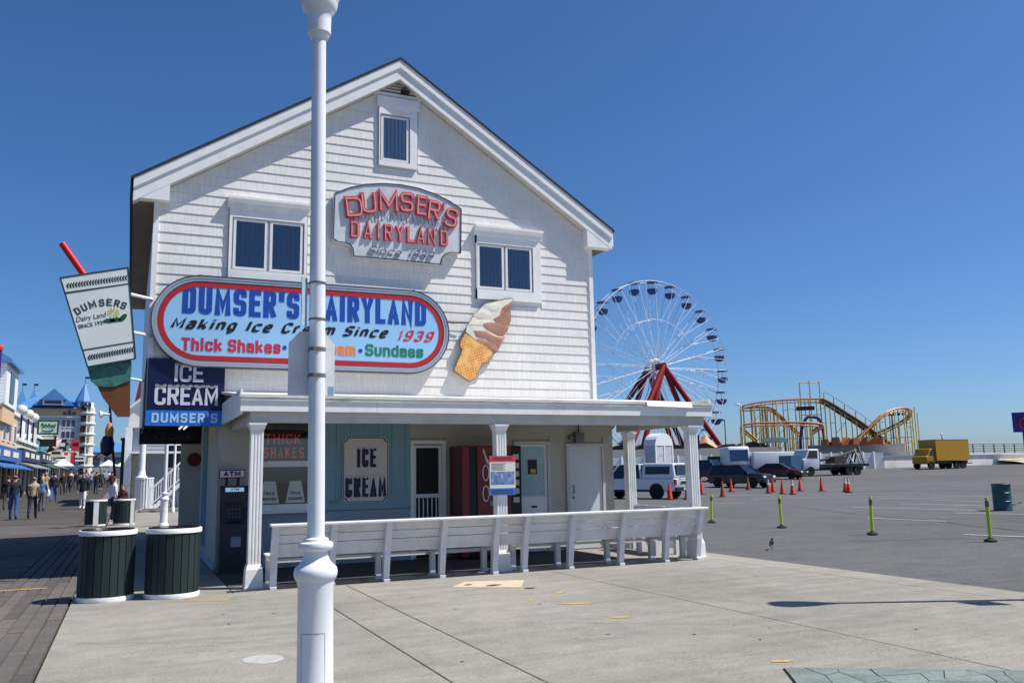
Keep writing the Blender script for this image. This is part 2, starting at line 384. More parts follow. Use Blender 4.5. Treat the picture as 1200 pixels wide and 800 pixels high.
ground_mat('weathered_plank', (98, 93, 89), 0.2, (66, 62, 59), bumpk=0.35, sp=120.0, rand=0.22)
ground_mat('porch_floor_shaded', (78, 76, 74), 0.1, (58, 56, 54))  # same concrete, colour darkened to paint in the deep porch shade
mat('joint_dark', (46, 42, 38), 0.95)
mat('road_paint', (190, 190, 186), 0.8, var=0.35, vscale=9, dirt=(110, 110, 110), dscale=14, damt=0.9)
mat('yellow_paint', (190, 156, 92), 0.8, var=0.3, vscale=9, dirt=(142, 138, 128), dscale=22, damt=1.0)
mat('tan_patch', (196, 178, 152), 0.9, var=0.12, vscale=8, bump=0.2)
mat('rust_mark', (78, 58, 44), 0.9, var=0.3)
mat('pale_disc', (170, 170, 166), 0.8, var=0.2, vscale=14)
ground_mat('green_stone', (118, 130, 124), 0.1, (92, 104, 100), bumpk=0.5, rand=0.10)
mat('sand', (190, 178, 150), 0.95, var=0.15)

# ---- car park: one sheet out to the horizon, rising a little towards the pier
def axis(vals):
    out = []
    for a, b, s in vals:
        k = max(1, int(round((b - a) / s))); out += [a + (b - a) * i / k for i in range(k)]
    out.append(vals[-1][1]); return out
gx = axis([(-3000, -200, 700), (-200, 6, 50), (6, 70, 4), (70, 260, 12), (260, 3500, 600)])
gy = axis([(-200, 20, 40), (20, 160, 5), (160, 300, 20), (300, 4500, 700)])
b = MB(); nx = len(gx)
for y in gy:
    for x in gx: b.v.append((x, y, lot_z(x, y) - 0.05 if x < 9.0 else lot_z(x, y) - 0.012))
for j in range(len(gy) - 1):
    for i in range(nx - 1): b.f.append((j*nx + i, j*nx + i + 1, (j+1)*nx + i + 1, (j+1)*nx + i))
lot = struct(b.build('parking_lot', 'asphalt', smooth=True))

def line(x0, y0, x1, y1, w, name='painted_line', m='road_paint', parent=None, dz=0.0):
    b = MB(); p = Vector((x0, y0)); q = Vector((x1, y1)); d = q - p; k = max(1, int(d.length / 4)); nrm = Vector((-d.y, d.x)).normalized() * (w / 2)
    for i in range(k + 1):
        c = p + d * i / k; z = lot_z(c.x, c.y) + 0.004 + dz
        b.v += [(c.x - nrm.x, c.y - nrm.y, z), (c.x + nrm.x, c.y + nrm.y, z)]
    for i in range(k): b.f.append((2*i, 2*i + 2, 2*i + 3, 2*i + 1))
    return b.build(name, m, parent or lot)
for a in ((20.55, 19.9, 20.85, 17.4), (25.7, 25.6, 26.5, 20.4), (33.0, 28.0, 32.5, 24.6), (29.2, 26.5, 29.6, 23.0), (24.5, 20.1, 25.5, 18.0), (23.6, 33.0, 25.9, 32.2),
          (22.2, 36.5, 25.4, 35.0), (36, 39.5, 42.6, 34.4), (42.6, 47.2, 61, 43.8), (33.5, 31.8, 35.6, 26.5), (38.5, 33.5, 38.0, 28.2), (28.5, 43.0, 36.5, 40.0), (46.0, 40.5, 52.0, 36.5), (17.2, 13.9, 17.6, 12.7),
          (30.0, 36.6, 37.5, 33.0), (44.5, 44.0, 58.0, 39.2)):
    line(*a, 0.12)

# ---- concrete forecourt: slabs laid with open joints
b = MB(); b.box(-0.61, 10.05, -8, 70, -0.3, -0.014)
plaza = struct(b.build('concrete_forecourt', 'joint_dark'))
J = 0.0055
def slab(x0, x1, y0, y1):
    b = MB(); b.box(x0 + J, x1 - J, y0 + J, y1 - J, -0.12, 0.0)
    # chamfered arris
    o = b.v; c = 0.006
    b.v[4:8] = [(x0 + J + c, y0 + J + c, 0), (x1 - J - c, y0 + J + c, 0), (x1 - J - c, y1 - J - c, 0), (x0 + J + c, y1 - J - c, 0)]
    lo = [(x0 + J, y0 + J, -c), (x1 - J, y0 + J, -c), (x1 - J, y1 - J, -c), (x0 + J, y1 - J, -c)]
    b.v += lo; b.f = [(0,3,2,1), (4,5,6,7), (0,1,9,8), (1,2,10,9), (2,3,11,10), (3,0,8,11), (8,9,5,4), (9,10,6,5), (10,11,7,6), (11,8,4,7)]
    return b.build('slab', 'concrete', plaza)
for x0, x1, ys in ((-0.61, 2.30, (-8, -1.2, 5.15, 12.62)), (2.30, 2.93, (-8, -1.2, 2.8, 9.38, 12.62)), (2.93, 6.20, (-8, -1.2, 2.8, 6.1, 9.38, 12.62)),
                   (6.20, 9.42, (-8, -1.2, 2.8, 6.3, 9.55, 12.62)), (9.42, 10.05, (-8, -1.2, 2.8, 9.55, 16.2))):
    for y0, y1 in zip(ys[:-1], ys[1:]): slab(x0, x1, y0, y1)
slab(-0.61, 1.38, 12.62, 16.2)
for x0, x1 in ((1.38, 5.4), (5.4, 9.42)): slab(x0, x1, 12.62, 13.35)
for x0, x1 in ((1.38, 4.8), (4.8, 8.2)): slab(x0, x1, 13.35, 16.2).data.materials[0] = MATS['porch_floor_shaded']  # slabs behind the shade line take the darkened colour
slab(8.2, 9.42, 13.35, 16.2)
for y0, y1 in ((16.2, 22), (22, 29), (29, 38), (38, 50), (50, 70)): slab(-0.61, 1.38, y0, y1)
b = MB(); b.box(1.38, 10.05, 16.2, 70, -0.12, -0.004); b.build('yard_slab', 'concrete', plaza)

def mark(poly, m, name, z=0.004):
    b = MB(); b.add([(x, y, z) for x, y in poly], [tuple(range(len(poly)))]); return b.build(name, m, plaza)
def blob(cx, cy, rx, ry, m, name, a=0.0, z=0.004, n=18, j=0.25):
    pts = []
    for k in range(n):
        t = 2 * math.pi * k / n; r = 1 + rnd.uniform(-j, j); x = rx * r * math.cos(t); y = ry * r * math.sin(t)
        pts.append((cx + x * math.cos(a) - y * math.sin(a), cy + x * math.sin(a) + y * math.cos(a)))
    return mark(pts, m, name, z)
mark([(4.16, 11.55), (4.55, 12.05), (5.35, 11.75), (4.98, 11.02)], 'tan_patch', 'repair_patch')
blob(4.72, 11.42, 0.13, 0.07, 'rust_mark', 'rust_mark', 0.3, 0.008); blob(4.45, 11.66, 0.07, 0.05, 'rust_mark', 'rust_mark', 0.3, 0.008); blob(5.05, 10.9, 0.08, 0.06, 'rust_mark', 'rust_mark', 0.2)
blob(4.89, 8.26, 0.12, 0.05, 'yellow_paint', 'yellow_paint_mark', -0.3); blob(4.91, 5.78, 0.10, 0.04, 'yellow_paint', 'yellow_paint_mark', -0.35)
blob(4.93, 9.35, 0.20, 0.05, 'yellow_paint', 'yellow_paint_mark', -0.35); blob(5.2, 10.3, 0.12, 0.04, 'yellow_paint', 'yellow_paint_mark', 0.7); blob(4.6, 9.9, 0.08, 0.04, 'yellow_paint', 'yellow_paint_mark', 0.9)
b = MB(); b.lathe([(0.175, 0.0), (0.17, 0.005), (0.001, 0.005)], (1.13, 7.96, 0.0), 28); b.build('utility_cover', 'pale_disc', plaza)
# joint stains and hairline cracks on the slabs, patches and sealed cracks on the car park
mat('stain', (112, 106, 97), 0.95, var=0.25, vscale=7, dirt=(136, 132, 123), dscale=11, damt=1.0); mat('asphalt_patch', (72, 72, 73), 0.95, var=0.2, vscale=5, dirt=(92, 92, 92), dscale=8, damt=0.8, bump=0.4, bscale=120); mat('crack_seal', (60, 60, 62), 0.8, var=0.2)
def crack(p, q, w, m, parent, amp=0.12, z=0.0035, n=14):
    p = Vector(p); q = Vector(q); d = (q - p); nn = Vector((-d.y, d.x)).normalized(); b = MB(); off = 0
    for i in range(n + 1):
        off += rnd.uniform(-amp, amp) * 0.4; off *= 0.85; c = p + d * i / n + nn * off; ww = w * rnd.uniform(0.5, 1.3) / 2; zz = lot_z(c.x, c.y) + z
        b.v += [(c.x - nn.x * ww, c.y - nn.y * ww, zz), (c.x + nn.x * ww, c.y + nn.y * ww, zz)]
    for i in range(n): b.f.append((2*i, 2*i + 2, 2*i + 3, 2*i + 1))
    return b.build('crack', m, parent)
for a in (((3.1, 9.0), (5.9, 7.2)), ((6.5, 8.6), (9.2, 7.0)), ((-0.4, 9.6), (1.9, 8.4)), ((3.2, 5.0), (4.6, 4.2)), ((0.2, 6.5), (2.1, 5.9))): crack(*a, 0.006, 'stain', plaza)
blob(1.05, 12.1, 0.4, 0.16, 'tan_patch', 'rusty_stain', -0.3, 0.002, 20, 0.4).data.materials[0] = mat('ochre_stain', (150, 134, 108), 0.95, var=0.2, vscale=9, dirt=(140, 136, 127), dscale=14, damt=1.0)
for a, w in ((((12.5, 30), (26, 14)), 0.05), (((18, 10), (24, 28)), 0.05), (((30, 22), (44, 30)), 0.07), (((14, 14.2), (20, 11)), 0.04), (((24, 34), (40, 26)), 0.07), (((50, 30), (34, 48)), 0.09)): crack(*a, w, 'crack_seal', lot, 0.5, 0.003, 30)
for k in range(60):
    x, y = rnd.uniform(-0.5, 9), rnd.uniform(4.5, 12.4)
    if k < 34: blob(x, y, rnd.uniform(0.012, 0.03), rnd.uniform(0.008, 0.02), 'joint_dark', 'gum_spot', rnd.uniform(0, 3), 0.003, 8)

# ---- stamped green paving at the near corner
b = MB(); u = Vector((0.853, -0.522)); v_ = Vector((-0.522, -0.853)); O = Vector((4.74, 5.57))
def stp(a, c): p = O + u * a + v_ * c; return (p.x, p.y)
b.prism([stp(0, 0), stp(3.4, 0), stp(3.4, 1.8), stp(0, 1.8)], -0.01, 0.003, 'z')
stamped = struct(b.build('stamped_paving', 'joint_dark'))
gn, gm = 15, 8; pts = {}
for i in range(gn + 1):
    for j in range(gm + 1):
        pts[i, j] = (3.38 * i / gn + 0.01 + (rnd.uniform(-0.085, 0.085) if 0 < i < gn else 0), 1.78 * j / gm + 0.01 + (rnd.uniform(-0.085, 0.085) if 0 < j < gm else 0))
for i in range(gn):
    for j in range(gm):
        q = [pts[i, j], pts[i+1, j], pts[i+1, j+1], pts[i, j+1]]
        cx = sum(p[0] for p in q) / 4; cy = sum(p[1] for p in q) / 4
        q = [(cx + (p[0] - cx) * 0.965, cy + (p[1] - cy) * 0.965) for p in q]
        zt = 0.012 + rnd.uniform(0, 0.004)
        b = MB(); b.prism([stp(*p) for p in q], 0.003, zt, 'z'); b.build('stone', 'green_stone', stamped)

# ---- boardwalk: border boards run along it, the deck boards across it
def bw(y): return 0.0125 * max(0.0, min(y, 260) - 36)     # the boardwalk climbs very slightly
b = MB(); b.prism([(-8, -0.35), (320, -0.35), (320, bw(320) - 0.034), (260, bw(260) - 0.034), (36, -0.034), (-8, -0.034)], -16, -0.62, 'x')
boardwalk = struct(b.build('boardwalk', 'joint_dark'))
def plank_mesh(lx, ly):
    b = MB(); b.box(0, lx, 0, ly, -0.03, 0.0); c = 0.006
    b.v[4:8] = [(c, c, 0), (lx - c, c, 0), (lx - c, ly - c, 0), (c, ly - c, 0)]
    me = bpy.data.meshes.new('plank'); me.from_pydata(b.v, [], b.f); me.materials.append(MATS['weathered_plank']); return me
pm = plank_mesh(0.148, 2.99); np_ = 0
for i in range(6):
    y = -4 - i * 1.13
    while y < 44:
        o = bpy.data.objects.new('plank', pm); C.objects.link(o); o.parent = boardwalk; o.location = (-1.556 + i * 0.156, y, bw(y + 1.5) - 0.004 + rnd.uniform(-0.003, 0.003)); o.rotation_euler.z = rnd.uniform(-0.0008, 0.0008); y += 3.0; np_ += 1
pm2 = plank_mesh(14.2, 0.137)
for k in range(296 - np_ if np_ < 150 else 190):
    o = bpy.data.objects.new('plank', pm2); C.objects.link(o); o.parent = boardwalk; o.location = (-15.77, 8.0 + k * 0.145, bw(8.0 + k * 0.145) - 0.004 + rnd.uniform(-0.003, 0.002))
yb = 8.0 + (296 - np_ if np_ < 150 else 190) * 0.145
b = MB(); y = yb
while y < 170:
    b.box(-15.77, -1.57, y, y + 0.137, bw(y) - 0.03, bw(y) - 0.004 + rnd.uniform(-0.003, 0.002)); y += 0.145
stuff(b.build('deck_boards', 'weathered_plank', boardwalk))
b = MB(); y = 44
b.prism([(44, bw(44) - 0.03), (260, bw(260) - 0.03), (260, bw(260) - 0.006), (44, bw(44) - 0.006)], -1.556, -0.63, 'x'); b.build('border_board', 'weathered_plank', boardwalk)
b = MB(); b.prism([(170, bw(170) - 0.03), (260, bw(260) - 0.03), (260, bw(260) - 0.006), (170, bw(170) - 0.006)], -15.77, -1.57, 'x'); b.build('far_deck', 'weathered_plank', boardwalk)
b = MB(); b.box(-7.0, -1.02, 14.66, 14.76, 0.0, 0.004); b.build('yellow_line', mat('yellow_line', (176, 150, 84), 0.8, var=0.3, vscale=12), boardwalk)
# ================================================================== ICE CREAM SHOP
mat('white_trim', (236, 236, 233), 0.5, var=0.06, vscale=3, dirt=(168, 164, 154), dscale=2.2, damt=0.35, bump=0.05, bscale=60)
mat('white_clean', (226, 226, 226), 0.45, var=0.04, vscale=4)
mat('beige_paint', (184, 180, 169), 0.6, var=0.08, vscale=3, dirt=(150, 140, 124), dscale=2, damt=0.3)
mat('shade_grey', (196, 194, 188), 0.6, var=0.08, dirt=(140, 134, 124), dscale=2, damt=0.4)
mat('roof_shingle', (52, 52, 56), 0.9, var=0.25, vscale=14, bump=0.5, bscale=40)
mat('peeling_white', (220, 218, 212), 0.7, var=0.1, vscale=5, dirt=(140, 132, 120), dscale=7, damt=0.75, bump=0.4, bscale=18, stretch=(0.25, 1, 2))
mat('soffit_wood', (128, 116, 102), 0.7, var=0.15)
mat('blue_board', (132, 168, 182), 0.55, var=0.06, vscale=4, dirt=(100, 130, 146), damt=0.3)
mat('blue_grey_wall', (150, 166, 178), 0.6, var=0.08)
mat('dark_inside', (16, 16, 18), 0.8, var=0)
mat('blind_slat', (84, 92, 112), 0.6, var=0.1)
mat('steel', (120, 120, 122), 0.4, 0.8, var=0.1)
mat('dark_metal', (40, 42, 46), 0.45, 0.4, var=0.1)
glass('window_glass', (240, 243, 248), 0.06)
glass('shop_glass', (236, 236, 230), 0.05)

# siding: grooved shakes
m, n, l, bs = custom('shake_siding')
bs.inputs['Roughness'].default_value = 0.55
g = node(n, 'ShaderNodeNewGeometry'); mp = node(n, 'ShaderNodeMapping', i_Scale=(1, 1, 0.12)); l.new(g.outputs['Position'], mp.inputs['Vector'])
t = node(n, 'ShaderNodeTexNoise', i_Scale=26.0, i_Detail=5.0, i_Roughness=0.75); l.new(mp.outputs[0], t.inputs['Vector'])
t2 = node(n, 'ShaderNodeTexNoise', i_Scale=1.6, i_Detail=6.0); l.new(g.outputs['Position'], t2.inputs['Vector'])
br = node(n, 'ShaderNodeTexBrick', i_Scale=1.0); br.inputs['Color1'].default_value = (1, 1, 1, 1); br.inputs['Color2'].default_value = (0.93, 0.93, 0.93, 1); br.inputs['Mortar'].default_value = (0.45, 0.45, 0.45, 1)
br.inputs['Brick Width'].default_value = 0.145; br.inputs['Row Height'].default_value = 0.1847; br.inputs['Mortar Size'].default_value = 0.0028; br.offset = 0.37; br.offset_frequency = 3; br.squash = 0.7; br.squash_frequency = 2
sx = node(n, 'ShaderNodeSeparateXYZ'); cx_ = node(n, 'ShaderNodeCombineXYZ'); l.new(g.outputs['Position'], sx.inputs[0]); l.new(sx.outputs['X'], cx_.inputs['X'])
az = node(n, 'ShaderNodeMath', operation='ADD'); az.inputs[1].default_value = -3.05; l.new(sx.outputs['Z'], az.inputs[0]); l.new(az.outputs[0], cx_.inputs['Y']); l.new(cx_.outputs[0], br.inputs['Vector'])
mr = node(n, 'ShaderNodeMapRange'); mr.inputs[1].default_value = 0.3; mr.inputs[2].default_value = 0.7; mr.inputs[3].default_value = 0.86; mr.inputs[4].default_value = 1.03; l.new(t.outputs['Fac'], mr.inputs[0])
mr2 = node(n, 'ShaderNodeMapRange'); mr2.inputs[1].default_value = 0.3; mr2.inputs[2].default_value = 0.7; mr2.inputs[3].default_value = 0.93; mr2.inputs[4].default_value = 1.03; l.new(t2.outputs['Fac'], mr2.inputs[0])
mu = node(n, 'ShaderNodeMath', operation='MULTIPLY'); l.new(mr.outputs[0], mu.inputs[0]); l.new(mr2.outputs[0], mu.inputs[1])
mb_ = node(n, 'ShaderNodeMix', data_type='RGBA', blend_type='MULTIPLY'); mb_.inputs[0].default_value = 0.35; mb_.inputs[6].default_value = lin((236, 233, 227)); l.new(br.outputs['Color'], mb_.inputs[7])
sc_ = node(n, 'ShaderNodeVectorMath', operation='SCALE'); l.new(mb_.outputs[2], sc_.inputs[0]); l.new(mu.outputs[0], sc_.inputs['Scale']); l.new(sc_.outputs[0], bs.inputs['Base Color'])
bp = node(n, 'ShaderNodeBump', i_Strength=0.5, i_Distance=0.006); l.new(t.outputs['Fac'], bp.inputs['Height']); l.new(bp.outputs[0], bs.inputs['Normal'])

FY = 15.7                                  # facade plane
shop = thing('ice_cream_shop', 'white two-storey gabled ice cream shop with a wide front porch and shingle siding', 'building', (4.55, FY, 0))
XL, XR, XG0, XG1, YB = 0.22, 8.88, 1.40, 9.25, 26.0
AX, AZ, EZ = 4.58, 9.70, 6.66              # ridge at the rake face, eave height
SL = (AZ - EZ) / (AX + 0.14)
def rake(x): return AZ - SL * abs(x - AX)
# walls (backing behind the siding)
b = MB(); b.prism([(XL, 2.68), (XR, 2.68), (XR, rake(XR) - 0.1), (AX, AZ - 0.1), (XL, rake(XL) - 0.1)], FY + 0.03, YB, 'y'); b.build('wall', 'white_clean', shop)
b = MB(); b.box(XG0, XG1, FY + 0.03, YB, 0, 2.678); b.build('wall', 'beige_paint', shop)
PITCH = 0.1847
def courses(z0, z1, x0, x1, cuts, lim=None, m='shake_siding', name='siding_course'):
    k = 0; z = z0
    while z < z1 - 0.02:
        zt = min(z + PITCH, z1)
        xa0, xb0, xa1, xb1 = x0, x1, x0, x1
        if lim: xa0, xb0 = max(x0, lim(z)[0]), min(x1, lim(z)[1]); xa1, xb1 = max(x0, lim(zt)[0]), min(x1, lim(zt)[1])
        if xb1 - xa1 < 0.05:
            xa1 = xb1 = (xa1 + xb1) / 2
            if xb0 - xa0 < 0.1: break
        segs = [(xa0, xa1, xb0, xb1)]
        for c0, c1, cz0, cz1 in cuts:
            if zt > cz0 + 0.02 and z < cz1 - 0.02:
                ns = []
                for a0, a1, b0, b1 in segs:
                    if c1 <= min(a0, a1) or c0 >= max(b0, b1): ns.append((a0, a1, b0, b1)); continue
                    if c0 > max(a0, a1) + 0.02: ns.append((a0, a1, c0, c0))
                    if c1 < min(b0, b1) - 0.02: ns.append((c1, c1, b0, b1))
                segs = ns
        for a0, a1, b0, b1 in segs:
            b = MB()
            yo, yi = FY - 0.006 + rnd.uniform(-0.0012, 0.0012), FY + 0.006
            b.add([(a0, yo, z), (b0, yo, z), (b1, yi, zt + 0.012), (a1, yi, zt + 0.012), (a0, FY + 0.03, z), (b0, FY + 0.03, z), (b1, FY + 0.03, zt + 0.012), (a1, FY + 0.03, zt + 0.012)],
                  [(0,1,2,3), (0,4,5,1), (1,5,6,2), (3,7,4,0), (3,2,6,7)])
            b.build(name, m, shop)
        z = zt; k += 1
openings = [(1.44, 2.86, 5.05, 6.52), (6.20, 7.68, 5.0, 6.5), (4.17, 5.01, 7.53, 8.97)]
courses(3.05, 9.3, XL + 0.07, XR - 0.07, openings, lambda z: (AX - (AZ - 0.42 - z) / SL, AX + (AZ - 0.42 - z) / SL))
courses(2.5, 3.05, XL + 1.15, XR - 0.07, [])
g_open = [(2.04, 4.84, 0.0, 2.6), (4.84, 5.54, 0, 2.16), (6.96, 7.78, 0, 2.16), (8.13, 9.02, 0, 2.12)]
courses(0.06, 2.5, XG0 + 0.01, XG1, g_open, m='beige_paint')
for x in (XL, XR - 0.07):
    b = MB(); b.box(x - (0.02 if x < 1 else 0), x + 0.07 + (0.02 if x > 1 else 0), FY - 0.028, FY + 0.05, 2.5 if x < 1 else 3.0, rake(x) - 0.32); b.build('corner_board', 'white_trim', shop)
# left side wall of the upper floor and underside of the overhang
b = MB(); b.box(XL - 0.006, XL + 0.004, FY + 0.06, YB, 2.5, 6.4); b.build('side_wall', 'white_clean', shop)
b = MB(); b.box(XL + 0.02, XG0 - 0.003, FY + 0.045, YB, 2.62, 2.675); b.build('overhang_soffit', mat('dark_navy', (18, 22, 34), 0.6, var=0.1), shop)
b = MB()
for yv in (19.6,): b.box(XL - 0.05, XG0 - 0.01, yv, yv + 0.05, 2.28, 2.615)
vl = b.build('valance', 'dark_navy', shop)
put(text('ICE CREAM', 0.14, 0.85, 0.01), 0.45, 19.595, 2.37).build('lettering', mat('dim_letter', (58, 66, 84), 0.6, var=0), vl)
for x in (0.93, 1.02):
    b = MB(); b.tube([(x, 16.3, 2.585), (x, 19.3, 2.585)], 0.018, 8); b.build('fluorescent_tube', mat('tube_white', (235, 232, 210), 0.3, var=0, emit=0.8), shop)
# side wall trim seen beneath the overhang
b = MB(); b.box(XG0 - 0.09, XG0 - 0.003, 17.9, 18.25, 0.28, 2.60); b.build('blue_post', 'blue_board', shop)
b = MB(); b.box(XG0 - 0.02, XG0 - 0.003, FY + 0.05, YB, 0.0, 0.12); b.build('plinth', 'blue_grey_wall', shop)
b = MB(); b.lathe([(0.14, 0.0), (0.14, 0.02), (0.001, 0.02)], (0, 0, 0), 24); b.xf(Matrix.Translation((1.25, 19.3, 1.95)) @ Matrix.Rotation(R(90), 4, 'X')); b.v = [(v[0], v[1], v[2]) for v in b.v]
b.build('round_notice', mat('notice_red', (92, 24, 24), 0.5), shop)
b = MB(); b.box(0.98, XG0 - 0.003, 19.32, 19.37, 0.0, 2.27); b.build('return_wall', 'beige_paint', shop)

# roof
def slope_slab(b, xa, xb, za, zb, t, y0, y1):
    b.add([(xa, y0, za), (xb, y0, zb), (xb, y1, zb), (xa, y1, za), (xa, y0, za + t), (xb, y0, zb + t), (xb, y1, zb + t), (xa, y1, za + t)], [(0,3,2,1),(4,5,6,7),(0,1,5,4),(1,2,6,5),(2,3,7,6),(3,0,4,7)])
RY = FY - 0.20                             # face of the rake boards
b = MB(); slope_slab(b, -0.19, AX, EZ - 0.03, AZ + 0.0, 0.05, RY - 0.045, YB + 0.2); slope_slab(b, 9.35, AX, rake(9.30) - 0.03, AZ, 0.05, RY - 0.045, YB + 0.2)
roof = b.build('roof', 'roof_shingle', shop)
for sgn in (-1, 1):
    xe = -0.14 if sgn < 0 else 9.30
    ze = rake(xe)
    for nm, dz0, dz1, yo, th in (('rake_crown', -0.165, -0.002, -0.03, 0.05), ('rake_board', -0.40, -0.165, 0.0, 0.04), ):
        b = MB(); b.prism([(xe, ze + dz0), (AX, AZ + dz0), (AX, AZ + dz1), (xe, ze + dz1)], RY + yo, RY + yo + th, 'y'); b.build(nm, 'white_trim', roof)
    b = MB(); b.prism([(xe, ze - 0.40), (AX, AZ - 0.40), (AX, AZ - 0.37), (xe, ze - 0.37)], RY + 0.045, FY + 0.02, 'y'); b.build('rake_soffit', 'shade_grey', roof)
    # boxed return at the eave
    xi = 0.44 if sgn < 0 else 8.70
    b = MB(); b.prism([(xe, 6.33 if sgn < 0 else 6.27), (xi, 6.33 if sgn < 0 else 6.27), (xi, rake(xi) - 0.39), (xe, ze - 0.33)], RY + 0.004, FY + 0.02, 'y'); b.build('eave_return', 'white_trim', roof)
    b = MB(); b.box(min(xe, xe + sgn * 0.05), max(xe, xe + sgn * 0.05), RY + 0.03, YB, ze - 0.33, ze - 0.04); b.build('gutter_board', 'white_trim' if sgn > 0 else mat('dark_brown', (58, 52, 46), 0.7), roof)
    b = MB(); b.box(min(xe + 0.0, XL) if sgn < 0 else XR, XL - 0.008 if sgn < 0 else xe, FY + 0.03, YB, 6.30, 6.34); b.build('eave_soffit', 'soffit_wood', roof)
# vent in the peak
b = MB(); b.prism([(4.10, 9.06), (5.06, 9.06), (AX, 9.36)], FY - 0.014, FY + 0.0, 'y'); ve = b.build('gable_vent', 'dark_inside', shop)
for k in range(4):
    z = 9.085 + k * 0.06; h = (9.36 - z) / 0.3 * 0.48 - 0.06
    if h > 0.05:
        b = MB(); b.cbox((AX, FY - 0.035, z + 0.02), (2 * h, 0.05, 0.014), 0, R(-35)); b.build('louvre', 'shade_grey', ve)
b = MB(); b.box(4.02, 5.14, FY - 0.05, FY - 0.002, 8.985, 9.05); b.build('vent_sill', 'white_trim', shop)
b = MB(); b.cbox((4.72, FY - 0.08, 9.1), (0.14, 0.1, 0.08), 0.3, 0.3); b.build('floodlight', 'dark_metal', shop)

def window(x0, x1, z0, z1, panes, sash_z0, sash_z1, header=0.2, bm='blind_slat', hd=0.13):
    """casing from x0..x1, z0..z1; panes = list of (xa, xb, za, zb)"""
    w = MB()
    fx0, fx1 = panes[0][0] - 0.07, panes[-1][1] + 0.07
    w.box(x0, fx0, FY - 0.05, FY + 0.02, z0, z1 - header); w.box(fx1, x1, FY - 0.05, FY + 0.02, z0, z1 - header)
    w.box(fx0, fx1, FY - 0.05, FY + 0.02, sash_z1, z1 - header); w.box(fx0, fx1, FY - 0.05, FY + 0.02, z0, sash_z0)
    win = w.build('window', 'white_trim', shop)
    h = MB(); h.prism([(FY + 0.02, z1 - header), (FY - 0.06, z1 - header), (FY - min(0.075, hd - 0.005), z1 - header * 0.55), (FY - hd, z1 - 0.045), (FY - hd, z1), (FY + 0.02, z1)], x0 - 0.04, x1 + 0.04, 'x'); h.build('header', 'white_trim', win)
    for pa, pb, pz0, pz1 in panes:
        f = MB(); t = 0.045
        f.box(pa - t, pb + t, FY - 0.035, FY + 0.01, pz0 - t, pz0); f.box(pa - t, pb + t, FY - 0.035, FY + 0.01, pz1, pz1 + t); f.box(pa - t, pa, FY - 0.035, FY + 0.01, pz0, pz1); f.box(pb, pb + t, FY - 0.035, FY + 0.01, pz0, pz1)
        f.build('sash', 'white_clean', win)
        q = MB(); q.box(pa, pb, FY - 0.018, FY - 0.012, pz0, pz1); q.build('pane', 'window_glass', win)
        bl = MB(); k = int((pb - pa) / 0.075)
        for i in range(k): bl.cbox((pa + (i + 0.5) * (pb - pa) / k, FY + 0.008, (pz0 + pz1) / 2), (0.070, 0.004, pz1 - pz0), R(14))
        bl.build('blind', bm, win)
        q = MB(); q.box(pa, pb, FY + 0.0235, FY + 0.027, pz0, pz1); q.build('backing', 'dark_inside', win)
window(1.46, 2.84, 5.06, 6.57, [(1.58, 2.08, 5.29, 6.14), (2.22, 2.72, 5.29, 6.14)], 5.23, 6.2)
window(6.23, 7.66, 5.01, 6.52, [(6.29, 6.78, 5.27, 6.10), (6.91, 7.41, 5.27, 6.10)], 5.21, 6.16)
window(4.20, 4.98, 7.54, 8.96, [(4.29, 4.76, 7.69, 8.53)], 7.63, 8.6, bm=mat('curtain_pale', (206, 214, 222), 0.7, var=0.1), hd=0.07)

# ---- porch
PY0 = 12.86
b = MB(); b.prism([(PY0 - 0.03, 2.70), (FY - 0.02, 3.00), (FY - 0.02, 3.04), (PY0 - 0.03, 2.745)], 1.41, 9.74, 'x'); proof = b.build('porch_roof', 'peeling_white', shop)
for xa, xb in ((1.43, 3.44), (3.444, 6.93), (6.934, 9.70)):
    b = MB(); b.box(xa, xb, PY0, PY0 + 0.035, 2.50 + rnd.uniform(-0.004, 0.004), 2.695); b.build('fascia_board', 'white_trim', proof)
for xa, xb in ((1.43, 4.4), (4.403, 7.1), (7.103, 9.70)):
    b = MB(); b.box(xa, xb, PY0 - 0.022, PY0 - 0.002, 2.655 + rnd.uniform(-0.008, 0.008), 2.72); b.build('drip_strip', 'peeling_white', proof)
b = MB(); b.cbox((8.75, PY0 - 0.05, 2.70), (0.95, 0.012, 0.10), 0.0, R(-24), R(1.2)); b.build('loose_flashing', 'white_clean', proof)
b = MB(); b.box(1.43, 1.465, PY0 + 0.036, FY - 0.03, 2.46, 2.82); b.build('end_board', 'white_trim', proof)
b = MB(); b.box(9.665, 9.70, PY0 + 0.036, FY - 0.03, 2.50, 2.82); b.build('end_board', 'white_trim', proof)
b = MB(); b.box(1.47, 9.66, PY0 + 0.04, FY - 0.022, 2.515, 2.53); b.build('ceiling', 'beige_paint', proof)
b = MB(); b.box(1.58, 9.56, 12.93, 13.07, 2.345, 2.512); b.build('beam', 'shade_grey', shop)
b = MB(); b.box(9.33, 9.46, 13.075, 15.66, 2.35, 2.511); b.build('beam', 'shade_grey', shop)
b = MB(); b.box(1.60, 1.73, 13.075, 15.66, 2.35, 2.511); b.build('beam', 'shade_grey', shop)
